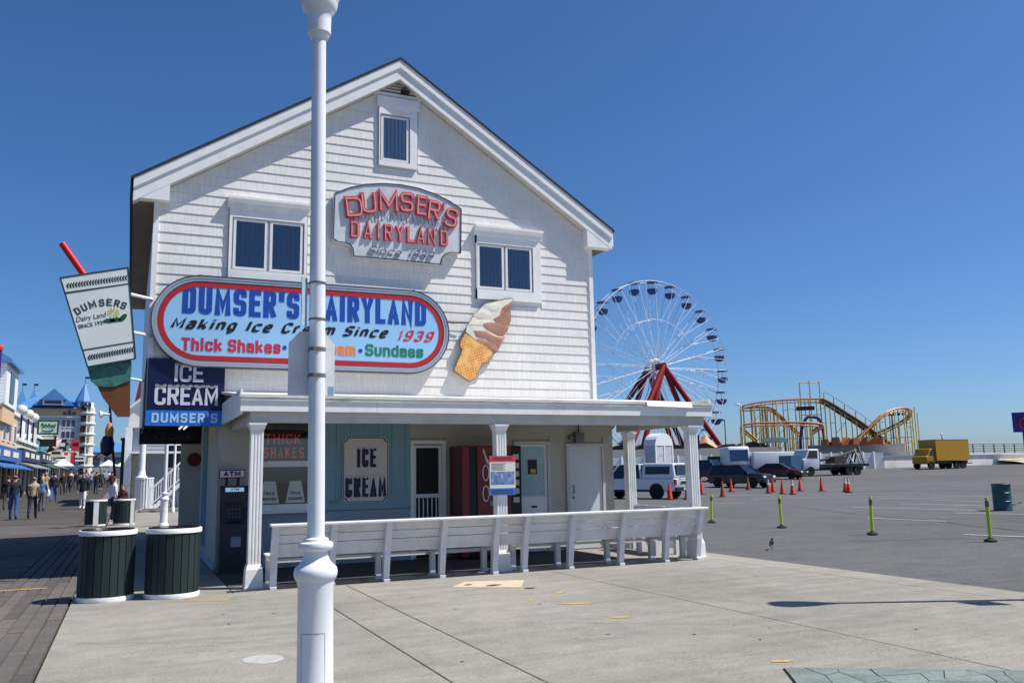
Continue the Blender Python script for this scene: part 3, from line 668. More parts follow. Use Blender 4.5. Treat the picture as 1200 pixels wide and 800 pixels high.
def column(cx, cy, w=0.175):
    h = w / 2; pl = []
    def side(ax, ay, bx, by):
        """one face with three flutes"""
        out = []; dx, dy = bx - ax, by - ay; L = math.hypot(dx, dy); nx_, ny_ = -dy / L, dx / L
        out.append((ax, ay))
        for c in (0.24, 0.5, 0.76):
            for o_, dpt in ((-0.075, 0), (-0.04, 0.010), (0.04, 0.010), (0.075, 0)):
                t = c + o_; out.append((ax + dx * t + nx_ * dpt, ay + dy * t + ny_ * dpt))
        return out
    cs = [(cx - h, cy - h), (cx + h, cy - h), (cx + h, cy + h), (cx - h, cy + h)]
    for i in range(4): pl += side(*cs[i], *cs[(i + 1) % 4])
    b = MB(); b.prism(pl, 0.33, 2.24, 'z'); col = b.build('column', 'white_trim', shop)
    def frustum(z0, z1, w0, w1):
        q = MB(); q.add([(cx + sx_ * w_ / 2, cy + sy_ * w_ / 2, z_) for z_, w_ in ((z0, w0), (z1, w1)) for sx_, sy_ in ((-1,-1),(1,-1),(1,1),(-1,1))], [(0,3,2,1),(4,5,6,7),(0,1,5,4),(1,2,6,5),(2,3,7,6),(3,0,4,7)]); return q
    q = frustum(0.0, 0.03, 0.27, 0.27); q2 = frustum(0.03, 0.26, 0.25, 0.232); q3 = frustum(0.26, 0.33, 0.232, 0.19)
    q.add(q2.v, q2.f); q.add(q3.v, q3.f); q.build('base', 'white_trim', col)
    q = frustum(2.24, 2.31, 0.19, 0.235); q2 = frustum(2.31, 2.343, 0.25, 0.25); q.add(q2.v, q2.f); q.build('capital', 'white_trim', col)
    return col
for cx in (1.69, 5.54, 9.32): column(cx, 13.03)
column(9.56, 15.55)

# ---- shop front under the porch
# serving window with upper and lower panes
w = MB(); w.box(2.04, 3.06, FY - 0.06, FY + 0.02, 0.97, 1.08); w.box(2.04, 2.11, FY - 0.06, FY + 0.02, 1.08, 2.5); w.box(2.98, 3.06, FY - 0.06, FY + 0.02, 1.08, 2.5); w.box(2.11, 2.98, FY - 0.06, FY + 0.02, 1.73, 1.83)
win = w.build('serving_window', 'white_trim', shop)
for za, zb in ((1.08, 1.73), (1.83, 2.5)):
    b = MB(); b.box(2.11, 2.98, FY - 0.02, FY - 0.014, za, zb); b.build('pane', 'shop_glass', win)
b = MB(); b.box(2.11, 2.98, FY + 0.022, FY + 0.026, 1.08, 2.5); b.build('backing', 'dark_inside', win)
b = MB(); b.box(2.0, 3.1, FY - 0.16, FY - 0.06, 0.93, 0.97); b.build('counter', 'white_trim', win)
mt = mat('neon_red_tube', (150, 40, 40), 0.3, var=0, emit=0.5)
put(stext('THICK', 0.18, 0.62, 0.022, gap=2), 2.18, FY - 0.002, 2.13).build('neon_lettering', mt, win)
put(stext('SHAKES', 0.18, 0.70, 0.022, gap=2), 2.16, FY - 0.002, 1.89).build('neon_lettering', mt, win)
mat('poster_white', (214, 216, 206), 0.6, var=0.05); mat('leaf_green', (70, 130, 40), 0.6); mat('print_dark', (32, 40, 60), 0.6, var=0)
for cx in (2.27, 2.72):
    b = MB(); b.prism([(cx - 0.17, 1.10), (cx + 0.17, 1.10), (cx + 0.10, 1.48), (cx - 0.10, 1.48)], FY - 0.030, FY - 0.024, 'y'); po = b.build('cup_poster', 'poster_white', win)
    put(stext('Thick', 0.07, 0.19, 0.014, 0.002, script=True, shear=0.3), cx - 0.11, FY - 0.0302, 1.24).build('lettering', 'print_dark', po); put(stext('SHAKES', 0.05, 0.24, 0.011, 0.002), cx - 0.12, FY - 0.0302, 1.15).build('lettering', 'print_dark', po)
b = MB(); b.box(2.98, 4.84, FY - 0.03, FY + 0.02, 0.95, 2.5); bp_ = b.build('blue_panel', 'blue_board', shop)
for k in range(7):
    x = 3.20 + k * 0.26
    b = MB(); b.box(x - 0.02, x + 0.02, FY - 0.045, FY - 0.03, 1.14, 2.49); b.build('batten', 'blue_board', bp_)
b = MB(); b.box(3.07, 4.84, FY - 0.055, FY - 0.031, 0.95, 1.14); b.build('rail', 'blue_board', bp_)
b = MB(); b.box(2.04, 4.84, FY - 0.02, FY + 0.02, 0.0, 0.93); b.build('lower_panel', 'blue_grey_wall', shop)
b = MB(); b.box(3.32, 3.50, FY - 0.07, FY - 0.056, 1.06, 1.12); b.build('small_plate', mat('brass_plate', (150, 150, 120), 0.5), bp_)
# screen door
w = MB(); w.box(4.84, 4.90, FY - 0.05, FY + 0.02, 0, 2.12); w.box(5.46, 5.54, FY - 0.05, FY + 0.02, 0, 2.12); w.box(4.84, 5.54, FY - 0.05, FY + 0.02, 2.12, 2.19)
dr = w.build('screen_door', 'white_trim', shop)
b = MB(); b.box(4.90, 5.46, FY + 0.0, FY + 0.01, 0.02, 2.12); b.build('screen', mat('screen_mesh', (24, 24, 26), 0.7, var=0.1), dr)
w = MB(); w.box(4.905, 4.95, FY - 0.03, FY - 0.001, 0.02, 2.1); w.box(5.40, 5.455, FY - 0.03, FY - 0.001, 0.02, 2.1); w.box(4.95, 5.40, FY - 0.03, FY - 0.001, 1.12, 1.19); w.box(4.95, 5.40, FY - 0.03, FY - 0.001, 0.3, 0.36); w.box(4.95, 5.40, FY - 0.03, FY - 0.001, 2.05, 2.1)
w.build('door_frame', 'white_clean', dr)
for k in range(5):
    b = MB(); b.box(5.0 + k * 0.085, 5.02 + k * 0.085, FY - 0.025, FY - 0.004, 0.36, 1.12); b.build('baluster', 'white_clean', dr)
# glazed door with frilled curtain
w = MB(); w.box(6.96, 7.04, FY - 0.05, FY + 0.02, 0, 2.10); w.box(7.70, 7.78, FY - 0.05, FY + 0.02, 0, 2.10); w.box(6.96, 7.78, FY - 0.05, FY + 0.02, 2.10, 2.17)
dr = w.build('glazed_door', 'shade_grey', shop)
b = MB(); b.box(7.04, 7.70, FY - 0.02, FY + 0.01, 0.02, 2.10); b.build('door_leaf', 'white_trim', dr)
b = MB(); b.box(7.10, 7.64, FY - 0.026, FY - 0.021, 1.08, 2.06); b.build('pane', mat('pale_blue_pane', (150, 184, 194), 0.12, var=0.08, spec=0.6), dr)
b = MB()
for k in range(14): b.ball((7.635, FY - 0.03, 1.1 + k * 0.07), (0.025, 0.01, 0.035), 8, 5)
for k in range(8): b.ball((7.13 + k * 0.07, FY - 0.03, 1.09), (0.035, 0.01, 0.02), 8, 5)
b.build('curtain_frill', mat('curtain', (210, 214, 210), 0.8), dr, True)
b = MB(); b.box(7.28, 7.46, FY - 0.06, FY - 0.03, 1.52, 1.80); ph = b.build('intercom', 'dark_metal', dr)
b = MB(); b.box(7.31, 7.43, FY - 0.066, FY - 0.06, 1.54, 1.62); b.build('yellow_label', mat('label_yellow', (200, 170, 60), 0.5), dr)
b = MB(); b.box(7.34, 7.46, FY - 0.03, FY - 0.021, 0.86, 0.90); b.build('letter_slot', 'dark_metal', dr)
# flush white door
w = MB(); w.box(8.13, 8.20, FY - 0.05, FY + 0.02, 0, 2.06); w.box(8.96, 9.02, FY - 0.05, FY + 0.02, 0, 2.06); w.box(8.13, 9.02, FY - 0.05, FY + 0.02, 2.06, 2.12)
dr = w.build('white_door', 'shade_grey', shop)
b = MB(); b.box(8.20, 8.96, FY - 0.02, FY + 0.01, 0.02, 2.06); b.build('door_leaf', mat('door_white', (206, 208, 210), 0.5, var=0.05), dr)
b = MB(); b.tube([(8.28, FY - 0.03, 1.28), (8.28, FY - 0.07, 1.26), (8.28, FY - 0.07, 1.14), (8.28, FY - 0.03, 1.12)], 0.012, 8); b.ball((8.28, FY - 0.04, 1.03), 0.025); b.build('handle', 'steel', dr, True)
b = MB(); b.box(8.30, 8.50, FY - 0.16, FY - 0.03, 2.15, 2.34); b.box(8.18, 8.30, FY - 0.12, FY - 0.05, 2.20, 2.26); eb = b.build('electric_box', 'steel', shop)
b = MB(); b.tube([(8.41, FY - 0.09, 2.34), (8.41, FY - 0.09, 2.51)], 0.012, 8); b.build('conduit', 'dark_metal', eb)

# ---- porch bench
mat('bench_white', (214, 216, 220), 0.5, var=0.07, vscale=4, dirt=(158, 154, 146), dscale=3.5, damt=0.45, bump=0.06, bscale=50)
bench = thing('long_bench', 'long white slatted bench with its back to the forecourt along the porch', 'bench', (5.5, 12.9, 0))
BX = (1.92, 2.74, 3.55, 4.42, 5.29, 5.80, 6.62, 7.57, 8.46, 9.12)
for x in BX:
    b = MB(); b.prism([(12.67, 0.0), (12.79, 0.0), (12.775, 0.05), (12.745, 0.05), (12.70, 0.42), (12.56, 0.87), (12.47, 0.87), (12.62, 0.42), (12.685, 0.05), (12.67, 0.05)][::-1] if False else
                      [(12.65, 0.0), (12.80, 0.0), (12.80, 0.035), (12.765, 0.05), (12.745, 0.36), (12.745, 0.47), (12.59, 0.87), (12.49, 0.87), (12.625, 0.45), (12.63, 0.36), (12.685, 0.05), (12.65, 0.035)], x - 0.045, x + 0.045, 'x')
    b.build('back_leg', 'bench_white', bench)
    b = MB(); b.box(x - 0.04, x + 0.04, 13.12, 13.20, 0.03, 0.37); b.box(x - 0.05, x + 0.05, 13.10, 13.22, 0, 0.03); b.build('front_leg', 'bench_white', bench)
    b = MB(); b.box(x - 0.038, x + 0.038, 12.75, 13.24, 0.37, 0.425); b.build('seat_bearer', 'bench_white', bench)
def yb_(z): return 12.592 - (z - 0.87) * 0.385
for z0, z1 in ((0.425, 0.612), (0.622, 0.738), (0.746, 0.866)):
    b = MB(); b.prism([(yb_(z0), z0), (yb_(z0) + 0.03, z0), (yb_(z1) + 0.03, z1), (yb_(z1), z1)], 1.88, 9.17, 'x'); b.build('back_slat', 'bench_white', bench)
b = MB(); b.prism([(12.44, 0.872), (12.63, 0.872), (12.63, 0.895), (12.61, 0.905), (12.46, 0.905), (12.44, 0.895)], 1.84, 9.21, 'x'); b.build('top_rail', 'bench_white', bench)
for k, (y0, y1) in enumerate(((12.76, 12.87), (12.88, 12.89), (13.18, 13.28))):
    if y1 - y0 > 0.05:
        b = MB(); b.box(1.86, 9.19, y0, y1, 0.427, 0.457); b.build('seat_slat', 'bench_white', bench)
for y0, y1 in ((12.885, 13.01), (13.025, 13.165)):
    for xa, xb in ((1.86, 5.40), (5.68, 9.17)):
        b = MB(); b.box(xa, xb, y0, y1, 0.427, 0.457); b.build('seat_slat', 'bench_white', bench)
b = MB(); b.box(1.88, 9.17, 13.205, 13.235, 0.31, 0.368); b.build('seat_apron', 'bench_white', bench)
# second bench along the open right end
sb = thing('side_bench', 'short white slatted bench standing across the open right end of the porch', 'bench', (9.3, 14.5, 0))
for y in (13.75, 14.35, 14.95, 15.25):
    b = MB(); b.prism([(9.36, 0.0), (9.48, 0.0), (9.44, 0.45), (9.56, 0.86), (9.48, 0.86), (9.36, 0.45)], y - 0.045, y + 0.045, 'y'); b.build('back_leg', 'bench_white', sb)
    b = MB(); b.box(8.92, 9.0, y - 0.04, y + 0.04, 0, 0.40); b.build('front_leg', 'bench_white', sb)
for z0, z1 in ((0.50, 0.62), (0.63, 0.745), (0.755, 0.86)):
    b = MB(); b.box(9.40 + (z0 - 0.45) * 0.29, 9.43 + (z0 - 0.45) * 0.29, 13.68, 15.3, z0, z1); b.build('back_slat', 'bench_white', sb)
for k in range(4):
    b = MB(); b.box(8.90 + k * 0.125, 9.015 + k * 0.125, 13.68, 15.3, 0.402, 0.432); b.build('seat_slat', 'bench_white', sb)
# outlines of the cut-out signs (x, z in metres on the facade)
CONE_ALL = [(7.01,5.01),(6.95,5.06),(6.8,5.03),(6.62,4.98),(6.37,4.91),(6.25,4.8),(6.12,4.66),(6.04,4.53),(5.97,4.43),(5.94,4.31),(5.83,4.14),(5.81,4.03),(5.86,3.96),(5.83,3.86),(5.68,3.53),(6.01,3.32),(6.13,3.38),(6.3,3.69),(6.42,3.7),(6.49,3.86),(6.61,3.93),(6.75,4.15),(6.86,4.41),(6.93,4.61),(6.92,4.87),(6.94,4.96)]
CONE_SWIRL = [(7.0,5.01),(6.95,5.04),(6.8,5.01),(6.62,4.96),(6.38,4.9),(6.26,4.79),(6.13,4.66),(6.05,4.53),(5.98,4.43),(5.95,4.31),(6.07,4.22),(6.16,4.16),(6.33,4.15),(6.45,4.05),(6.54,3.93),(6.6,3.95),(6.74,4.15),(6.85,4.41),(6.91,4.61),(6.9,4.87),(6.94,4.96)]
CONE_CHOC = [[(6.99,5.01),(6.89,4.94),(6.73,4.83),(6.67,4.67),(6.53,4.59),(6.59,4.52),(6.76,4.45),(6.88,4.5),(6.91,4.61),(6.9,4.87),(6.93,4.97)],[(6.26,4.5),(6.46,4.52),(6.67,4.52),(6.86,4.46),(6.84,4.37),(6.75,4.26),(6.63,4.26),(6.37,4.38)],[(6.11,4.34),(6.37,4.34),(6.63,4.24),(6.77,4.24),(6.72,4.14),(6.63,4.0),(6.36,4.19),(6.16,4.22)],[(6.17,4.16),(6.33,4.18),(6.62,4.06),(6.6,3.95),(6.54,3.93),(6.45,4.01),(6.32,4.12)]]
CONE_WAFFLE = [(5.94,4.28),(5.85,4.13),(5.82,4.03),(5.88,3.96),(5.84,3.86),(5.7,3.54),(6.01,3.34),(6.12,3.39),(6.28,3.7),(6.4,3.72),(6.48,3.86),(6.53,3.92),(6.44,4.04),(6.33,4.13),(6.15,4.15)]
CUP = [(-1.15,4.79),(-0.16,5.04),(0.02,3.52),(-0.68,3.36)]
CUP_L1 = [(-1.07,4.56),(-0.13,4.78),(-0.13,4.76),(-1.07,4.53)]
CUP_L2 = [(-0.76,3.64),(-0.01,3.81),(-0.01,3.79),(-0.75,3.62)]
SCOOP = [(-0.69,3.37),(-0.63,3.15),(-0.54,3.07),(-0.44,3.05),(-0.27,3.06),(-0.12,3.13),(-0.04,3.15),(-0.03,3.36),(-0.04,3.5)]
SCONE = [(-0.54,3.09),(-0.44,2.88),(-0.21,2.57),(-0.02,2.57),(-0.04,3.17),(-0.12,3.15),(-0.27,3.08),(-0.44,3.07)]
NEON = [(3.32,6.83),(3.61,6.98),(3.91,7.08),(4.26,7.14),(4.62,7.16),(4.99,7.13),(5.33,7.05),(5.63,6.94),(5.88,6.8),(5.86,5.88),(5.67,5.88),(5.54,5.84),(5.47,5.76),(5.44,5.61),(4.52,5.63),(3.7,5.63),(3.68,5.78),(3.62,5.85),(3.53,5.88),(3.37,5.89),(3.3,5.94)]
# ================================================================== SIGNS ON THE SHOP
mat('edge_dark', (60, 72, 86), 0.5); mat('sign_blue_face', (150, 196, 232), 0.35, var=0.05, vscale=2)
mat('sign_red', (178, 38, 42), 0.4, var=0.08); mat('silver_trim', (176, 180, 188), 0.35, 0.35, var=0.08)
mat('royal_blue', (22, 70, 160), 0.45, var=0.05); mat('ink_black', (20, 20, 24), 0.5, var=0); mat('print_red', (190, 44, 70), 0.5, var=0.05)
mat('print_green', (24, 124, 96), 0.5, var=0.05); mat('print_orange', (226, 132, 70), 0.5, var=0.05); mat('navy', (10, 20, 66), 0.4, var=0.1); mat('letter_grey', (216, 218, 224), 0.5, var=0.06)
mat('bright_blue', (38, 120, 214), 0.4, var=0.05); mat('letter_pale', (180, 214, 240), 0.5, var=0)

def stadium(cx, cz, hw, hh, n=18):
    p = []
    for k in range(n + 1): t = -math.pi / 2 + math.pi * k / n; p.append((cx + hw - hh + hh * math.cos(t), cz + hh * math.sin(t)))
    for k in range(n + 1): t = math.pi / 2 + math.pi * k / n; p.append((cx - hw + hh + hh * math.cos(t), cz + hh * math.sin(t)))
    return p
def ring(b, outer, inner, y0, y1):
    n = len(outer)
    vs = [(p[0], y0, p[1]) for p in outer] + [(p[0], y0, p[1]) for p in inner] + [(p[0], y1, p[1]) for p in outer] + [(p[0], y1, p[1]) for p in inner]
    fs = []
    for i in range(n):
        j = (i + 1) % n; fs += [(i, j, n + j, n + i), (i, 2*n + i, 2*n + j, j), (n + i, n + j, 3*n + j, 3*n + i)]
    b.add(vs, fs); return b
ov = thing('oval_sign', 'long oval light blue sign with red border over the porch, DUMSER\'S DAIRYLAND in blue', 'sign', (2.9, FY - 0.05, 3.45))
cx, cz, hw, hh = 2.905, 4.25, 2.675, 0.80
b = MB(); b.prism(stadium(cx, cz, hw - 0.03, hh - 0.03), FY - 0.135, FY - 0.03, 'y'); b.build('cabinet', 'silver_trim', ov)
b = MB(); ring(b, stadium(cx, cz, hw, hh), stadium(cx, cz, hw - 0.05, hh - 0.05), FY - 0.165, FY - 0.06); b.build('outer_rim', 'silver_trim', ov)
b = MB(); ring(b, stadium(cx, cz, hw - 0.055, hh - 0.055), stadium(cx, cz, hw - 0.095, hh - 0.095), FY - 0.158, FY - 0.12); b.build('inner_rim', 'silver_trim', ov)
b = MB(); ring(b, stadium(cx, cz, hw - 0.110, hh - 0.110), stadium(cx, cz, hw - 0.195, hh - 0.195), FY - 0.150, FY - 0.12); b.build('red_border', 'sign_red', ov)
b = MB(); ring(b, stadium(cx, cz, hw - 0.096, hh - 0.096), stadium(cx, cz, hw - 0.109, hh - 0.109), FY - 0.154, FY - 0.12); b.build('dark_line', 'edge_dark', ov)
b = MB(); ring(b, stadium(cx, cz, hw + 0.008, hh + 0.008), stadium(cx, cz, hw - 0.012, hh - 0.012), FY - 0.170, FY - 0.05); b.build('dark_edge', 'edge_dark', ov)
b = MB(); b.prism(stadium(cx, cz, hw - 0.198, hh - 0.198), FY - 0.142, FY - 0.137, 'y'); b.build('face', 'sign_blue_face', ov)
FT = FY - 0.143
put(stext("DUMSER'S DAIRYLAND", 0.485, 4.40, 0.092, gap=0.5, space=0.9), 0.72, FT, 4.37).build('lettering', 'royal_blue', ov)
put(stext('Making Ice Cream Since', 0.225, 3.80, 0.062, script=True, shear=0.45, gap=0.55, space=0.9), 0.52, FT, 4.085).build('lettering', 'ink_black', ov)
put(stext('1939', 0.23, 0.72, 0.052, script=True, shear=0.4, gap=0.9), 4.50, FT, 4.05).build('lettering', 'print_red', ov)
put(stext('Thick Shakes', 0.225, 1.66, 0.046, gap=0.5, space=0.5), 0.73, FT, 3.725).build('lettering', 'print_red', ov)
put(stext('Ice Cream', 0.225, 1.20, 0.046, gap=0.5, space=0.5), 2.55, FT, 3.74).build('lettering', 'print_orange', ov)
put(stext('Sundaes', 0.225, 1.13, 0.046, gap=0.5), 3.93, FT, 3.75).build('lettering', 'print_green', ov)
for x in (2.46, 3.84):
    b = MB(); b.prism([(x + 0.04 * math.cos(t * 0.5236), 3.84 + 0.04 * math.sin(t * 0.5236)) for t in range(12)], FT - 0.004, FT, 'y'); b.build('dot', 'royal_blue', ov)
for x in (1.0, 3.0, 4.9):
    b = MB(); b.box(x - 0.03, x + 0.03, FY - 0.05, FY + 0.0, cz + hh - 0.06, cz + hh + 0.04); b.build('bracket', 'steel', ov)

# ---- old neon sign
ne = thing('neon_sign', "white arched neon sign with red DUMSER'S DAIRYLAND letters high on the gable", 'sign', (4.6, FY - 0.05, 5.6))
mat('sign_white_face', (206, 210, 214), 0.5, var=0.08, vscale=4, dirt=(150, 150, 146), dscale=5, damt=0.5); mat('edge_dark', (60, 72, 76), 0.5)
mat('faded_red', (200, 70, 76), 0.5, var=0.3, vscale=14, dirt=(226, 150, 146), dscale=9, damt=0.9)
mat('neon_tube', (228, 160, 154), 0.2, var=0.05)
b = MB(); b.prism(NEON, FY - 0.125, FY - 0.02, 'y'); b.build('cabinet', 'sign_white_face', ne)
ncx = sum(p[0] for p in NEON) / len(NEON); ncz = 6.35
inn = [(ncx + (p[0] - ncx) * 0.985, ncz + (p[1] - ncz) * 0.975) for p in NEON]
b = MB(); ring(b, NEON, inn, FY - 0.14, FY - 0.12); b.build('edge_trim', 'edge_dark', ne)
letters = (('D', 3.54, 6.36, 0.13, 0.36), ('U', 3.83, 6.47, 0.10, 0.33), ('M', 4.17, 6.555, 0.05, 0.40), ('S', 4.58, 6.585, 0.0, 0.30), ('E', 4.90, 6.56, -0.06, 0.24), ('R', 5.12, 6.50, -0.12, 0.28), ("'", 5.40, 6.46, -0.16, 0.07), ('S', 5.47, 6.40, -0.2, 0.28))
for ch, x, z, rot, w in letters:
    put(sletter(ch, 0.42, w, 0.088 if ch != "'" else 0.06, 0.03), x, FY - 0.135, z, rot).build('letter', 'faded_red', ne)
    put(sletter(ch, 0.36, max(0.02, w - 0.06), 0.026, 0.012), x + 0.03 * math.cos(rot) - 0.03 * math.sin(rot), FY - 0.168, z + 0.03, rot).build('neon_tube', 'neon_tube', ne)
xs = (3.62, 3.87, 4.13, 4.27, 4.50, 4.72, 4.92, 5.14, 5.40)
for k, ch in enumerate('DAIRYLAND'):
    w = 0.07 if ch == 'I' else 0.18
    put(sletter(ch, 0.335, w, 0.066, 0.03), xs[k], FY - 0.13, 5.985).build('letter', 'faded_red', ne)
    put(sletter(ch, 0.29, max(0.025, w - 0.045), 0.018, 0.012), xs[k] + 0.022, FY - 0.162, 6.007).build('neon_tube', 'neon_tube', ne)
put(stext('Since 1939', 0.17, 1.3, 0.026, 0.012, script=True, shear=0.4, gap=0.9), 3.95, FY - 0.14, 5.69).build('script_lettering', mat('script_grey', (96, 104, 120), 0.5), ne)
b = MB()
for k in range(26):
    x = 3.6 + k * 0.078 + rnd.uniform(-0.02, 0.02); z = 6.36 + 0.16 * math.sin((x - 3.4) / 2.4 * math.pi) + rnd.uniform(-0.03, 0.03)
    b.tube([(x, FY - 0.126, z + 0.05), (x, FY - 0.15, z), (x + 0.02, FY - 0.15, z - 0.06), (x + 0.01, FY - 0.126, z - 0.1)], 0.006, 5)
b.build('tube_leads', mat('lead_grey', (90, 98, 110), 0.5), ne)

# ---- soft serve cone cut-out
cn = thing('soft_serve_sign', 'cut-out sign of a vanilla and chocolate soft serve in a waffle cone', 'sign', (6.35, FY - 0.05, 3.32))
m, n, l, bs = custom('waffle')
g = node(n, 'ShaderNodeNewGeometry'); sx = node(n, 'ShaderNodeSeparateXYZ'); l.new(g.outputs['Position'], sx.inputs[0])
def lincomb(a, c):
    m1 = node(n, 'ShaderNodeMath', operation='MULTIPLY'); m1.inputs[1].default_value = a; l.new(sx.outputs['X'], m1.inputs[0])
    m2 = node(n, 'ShaderNodeMath', operation='MULTIPLY'); m2.inputs[1].default_value = c; l.new(sx.outputs['Z'], m2.inputs[0])
    m3 = node(n, 'ShaderNodeMath', operation='ADD'); l.new(m1.outputs[0], m3.inputs[0]); l.new(m2.outputs[0], m3.inputs[1])
    m4 = node(n, 'ShaderNodeMath', operation='SINE'); l.new(m3.outputs[0], m4.inputs[0])
    m5 = node(n, 'ShaderNodeMath', operation='ABSOLUTE'); l.new(m4.outputs[0], m5.inputs[0]); return m5.outputs[0]
mm = node(n, 'ShaderNodeMath', operation='MINIMUM'); l.new(lincomb(58, 12), mm.inputs[0]); l.new(lincomb(-20, 55), mm.inputs[1])
tn = node(n, 'ShaderNodeTexNoise', i_Scale=5.0); l.new(g.outputs['Position'], tn.inputs['Vector'])
cr = node(n, 'ShaderNodeMix', data_type='RGBA'); cr.inputs[6].default_value = lin((176, 92, 44)); cr.inputs[7].default_value = lin((236, 176, 96))
rr = node(n, 'ShaderNodeMapRange'); rr.inputs[1].default_value = 0.05; rr.inputs[2].default_value = 0.5; l.new(mm.outputs[0], rr.inputs[0]); l.new(rr.outputs[0], cr.inputs[0])
c2 = node(n, 'ShaderNodeMix', data_type='RGBA'); c2.inputs[7].default_value = lin((238, 186, 110)); r2 = node(n, 'ShaderNodeMapRange'); r2.inputs[1].default_value = 0.45; r2.inputs[2].default_value = 0.6; l.new(tn.outputs['Fac'], r2.inputs[0]); l.new(r2.outputs[0], c2.inputs[0]); l.new(cr.outputs[2], c2.inputs[6])
l.new(c2.outputs[2], bs.inputs['Base Color']); bs.inputs['Roughness'].default_value = 0.5
mat('vanilla', (232, 226, 208), 0.45, var=0.14, vscale=5); mat('chocolate', (180, 130, 110), 0.45, var=0.22, vscale=5, stretch=(0.6, 1, 2)); mat('cutout_edge', (120, 116, 108), 0.6)
b = MB(); b.prism(CONE_ALL, FY - 0.11, FY - 0.085, 'y'); b.build('backing_board', 'cutout_edge', cn)
b = MB(); b.prism(CONE_WAFFLE, FY - 0.118, FY - 0.109, 'y'); b.build('waffle_cone', 'waffle', cn)
def lobe(poly, y, h, m, name):
    """a slightly domed flat piece"""
    c_x = sum(p[0] for p in poly) / len(poly); c_z = sum(p[1] for p in poly) / len(poly); b = MB(); n = len(poly)
    if sum(poly[i][0] * poly[(i+1) % n][1] - poly[(i+1) % n][0] * poly[i][1] for i in range(n)) < 0: poly = poly[::-1]
    rows = ((1.0, 0.0), (1.0, h * 0.5), (0.82, h * 0.9), (0.5, h))
    for s, dy in rows: b.v += [(c_x + (p[0] - c_x) * s, y - dy, c_z + (p[1] - c_z) * s) for p in poly]
    for r in range(3): b.f += [(r*n + i, r*n + (i+1) % n, (r+1)*n + (i+1) % n, (r+1)*n + i) for i in range(n)]
    b.f.append(tuple(3*n + i for i in range(n))); return b.build(name, m, cn, True)
lobe(CONE_SWIRL, FY - 0.109, 0.012, 'vanilla', 'vanilla_swirl')
for p in CONE_CHOC: lobe(p, FY - 0.117, 0.012, 'chocolate', 'chocolate_swirl')
for p in ([(6.0, 4.45), (6.2, 4.55), (6.5, 4.56), (6.3, 4.44)], [(6.1, 4.66), (6.3, 4.78), (6.5, 4.70), (6.42, 4.6), (6.2, 4.58)], [(6.35, 4.86), (6.6, 4.92), (6.75, 4.88), (6.62, 4.75), (6.5, 4.74)]): lobe(p, FY - 0.115, 0.012, 'vanilla', 'vanilla_fold')
b = MB()
for x, z in ((6.15, 4.3), (6.0, 3.6), (6.7, 4.5)): b.box(x - 0.02, x + 0.02, FY - 0.086, FY + 0.0, z - 0.02, z + 0.02)
b.build('standoffs', 'steel', cn)
b = MB(); b.tube([(5.55, FY - 0.03, 4.5), (5.7, FY - 0.06, 4.48), (5.95, FY - 0.08, 4.5)], 0.012, 6); b.build('feed_wire', 'dark_metal', cn, True)

# ---- paper cup cut-out projecting from the corner
cu = thing('cup_sign', 'tilted cut-out milkshake cup sign with red straw above a mint cone', 'sign', (-0.45, 15.3, 2.57))
mat('cup_white', (218, 222, 218), 0.5, var=0.05, vscale=2); mat('cup_green', (26, 62, 58), 0.5, var=0); mat('straw_red', (190, 24, 36), 0.35, var=0.05)
m = mat('mint', (66, 122, 112), 0.6, var=0.25, vscale=9, dirt=(24, 40, 36), dscale=16, damt=1.0); mat('mint_cone', (112, 66, 30), 0.6, var=0.25, vscale=6)
CY = 15.3
b = MB(); b.prism(CUP, CY, CY + 0.05, 'y'); b.build('cup', 'cup_white', cu)
def band(p, q, w, y, b):
    d = Vector((q[0] - p[0], q[1] - p[1])); nn = Vector((-d.y, d.x)).normalized() * w / 2
    b.prism([(p[0] - nn.x, p[1] - nn.y), (q[0] - nn.x, q[1] - nn.y), (q[0] + nn.x, q[1] + nn.y), (p[0] + nn.x, p[1] + nn.y)], y - 0.004, y, 'y')
for i in range(4): b = MB(); p, q = CUP[i], CUP[(i + 1) % 4]; band(p, q, 0.025, CY - 0.0005, b); b.build('edge_line', 'cup_green', cu)
for L in (CUP_L1, CUP_L2): b = MB(); b.prism(L, CY - 0.004, CY, 'y'); b.build('band_line', 'cup_green', cu)
for (p, q, k) in (((-1.06, 4.665), (-0.17, 4.87), 22), ((-0.69, 3.51), (-0.02, 3.675), 18)):
    b = MB()
    for i in range(k):
        t = (i + 0.5) / k; x = p[0] + (q[0] - p[0]) * t; z = p[1] + (q[1] - p[1]) * t
        for s in (-1, 1): b.prism([(x - 0.018, z), (x + 0.008, z + s * 0.045), (x + 0.026, z + s * 0.042), (x + 0.012, z)], CY - 0.003, CY, 'y')
    b.build('laurel_border', 'cup_green', cu)
arc = [(-0.87, 4.22), (-0.785, 4.285), (-0.69, 4.34), (-0.555, 4.385), (-0.455, 4.405), (-0.35, 4.405), (-0.255, 4.38)]
for k, (ch, (x, z)) in enumerate(zip("DUMSERS", arc)):
    rot = (0.62, 0.5, 0.38, 0.18, 0.0, -0.2, -0.3)[k]
    put(sletter(ch, 0.12, 0.082 if ch != 'M' else 0.108, 0.024, 0.003), x, CY - 0.0005, z - 0.03, rot).build('lettering', 'cup_green', cu)
put(text('Dairy Land', 0.085, 0.46, 0.0, 0.3, depth=0.003), -0.88, CY - 0.0005, 4.08, 0.26).build('lettering', 'cup_green', cu)
put(text('SINCE 1939', 0.065, 0.40, 0.008, depth=0.003), -0.84, CY - 0.0005, 3.975, 0.26).build('lettering', 'cup_green', cu)
b = MB()
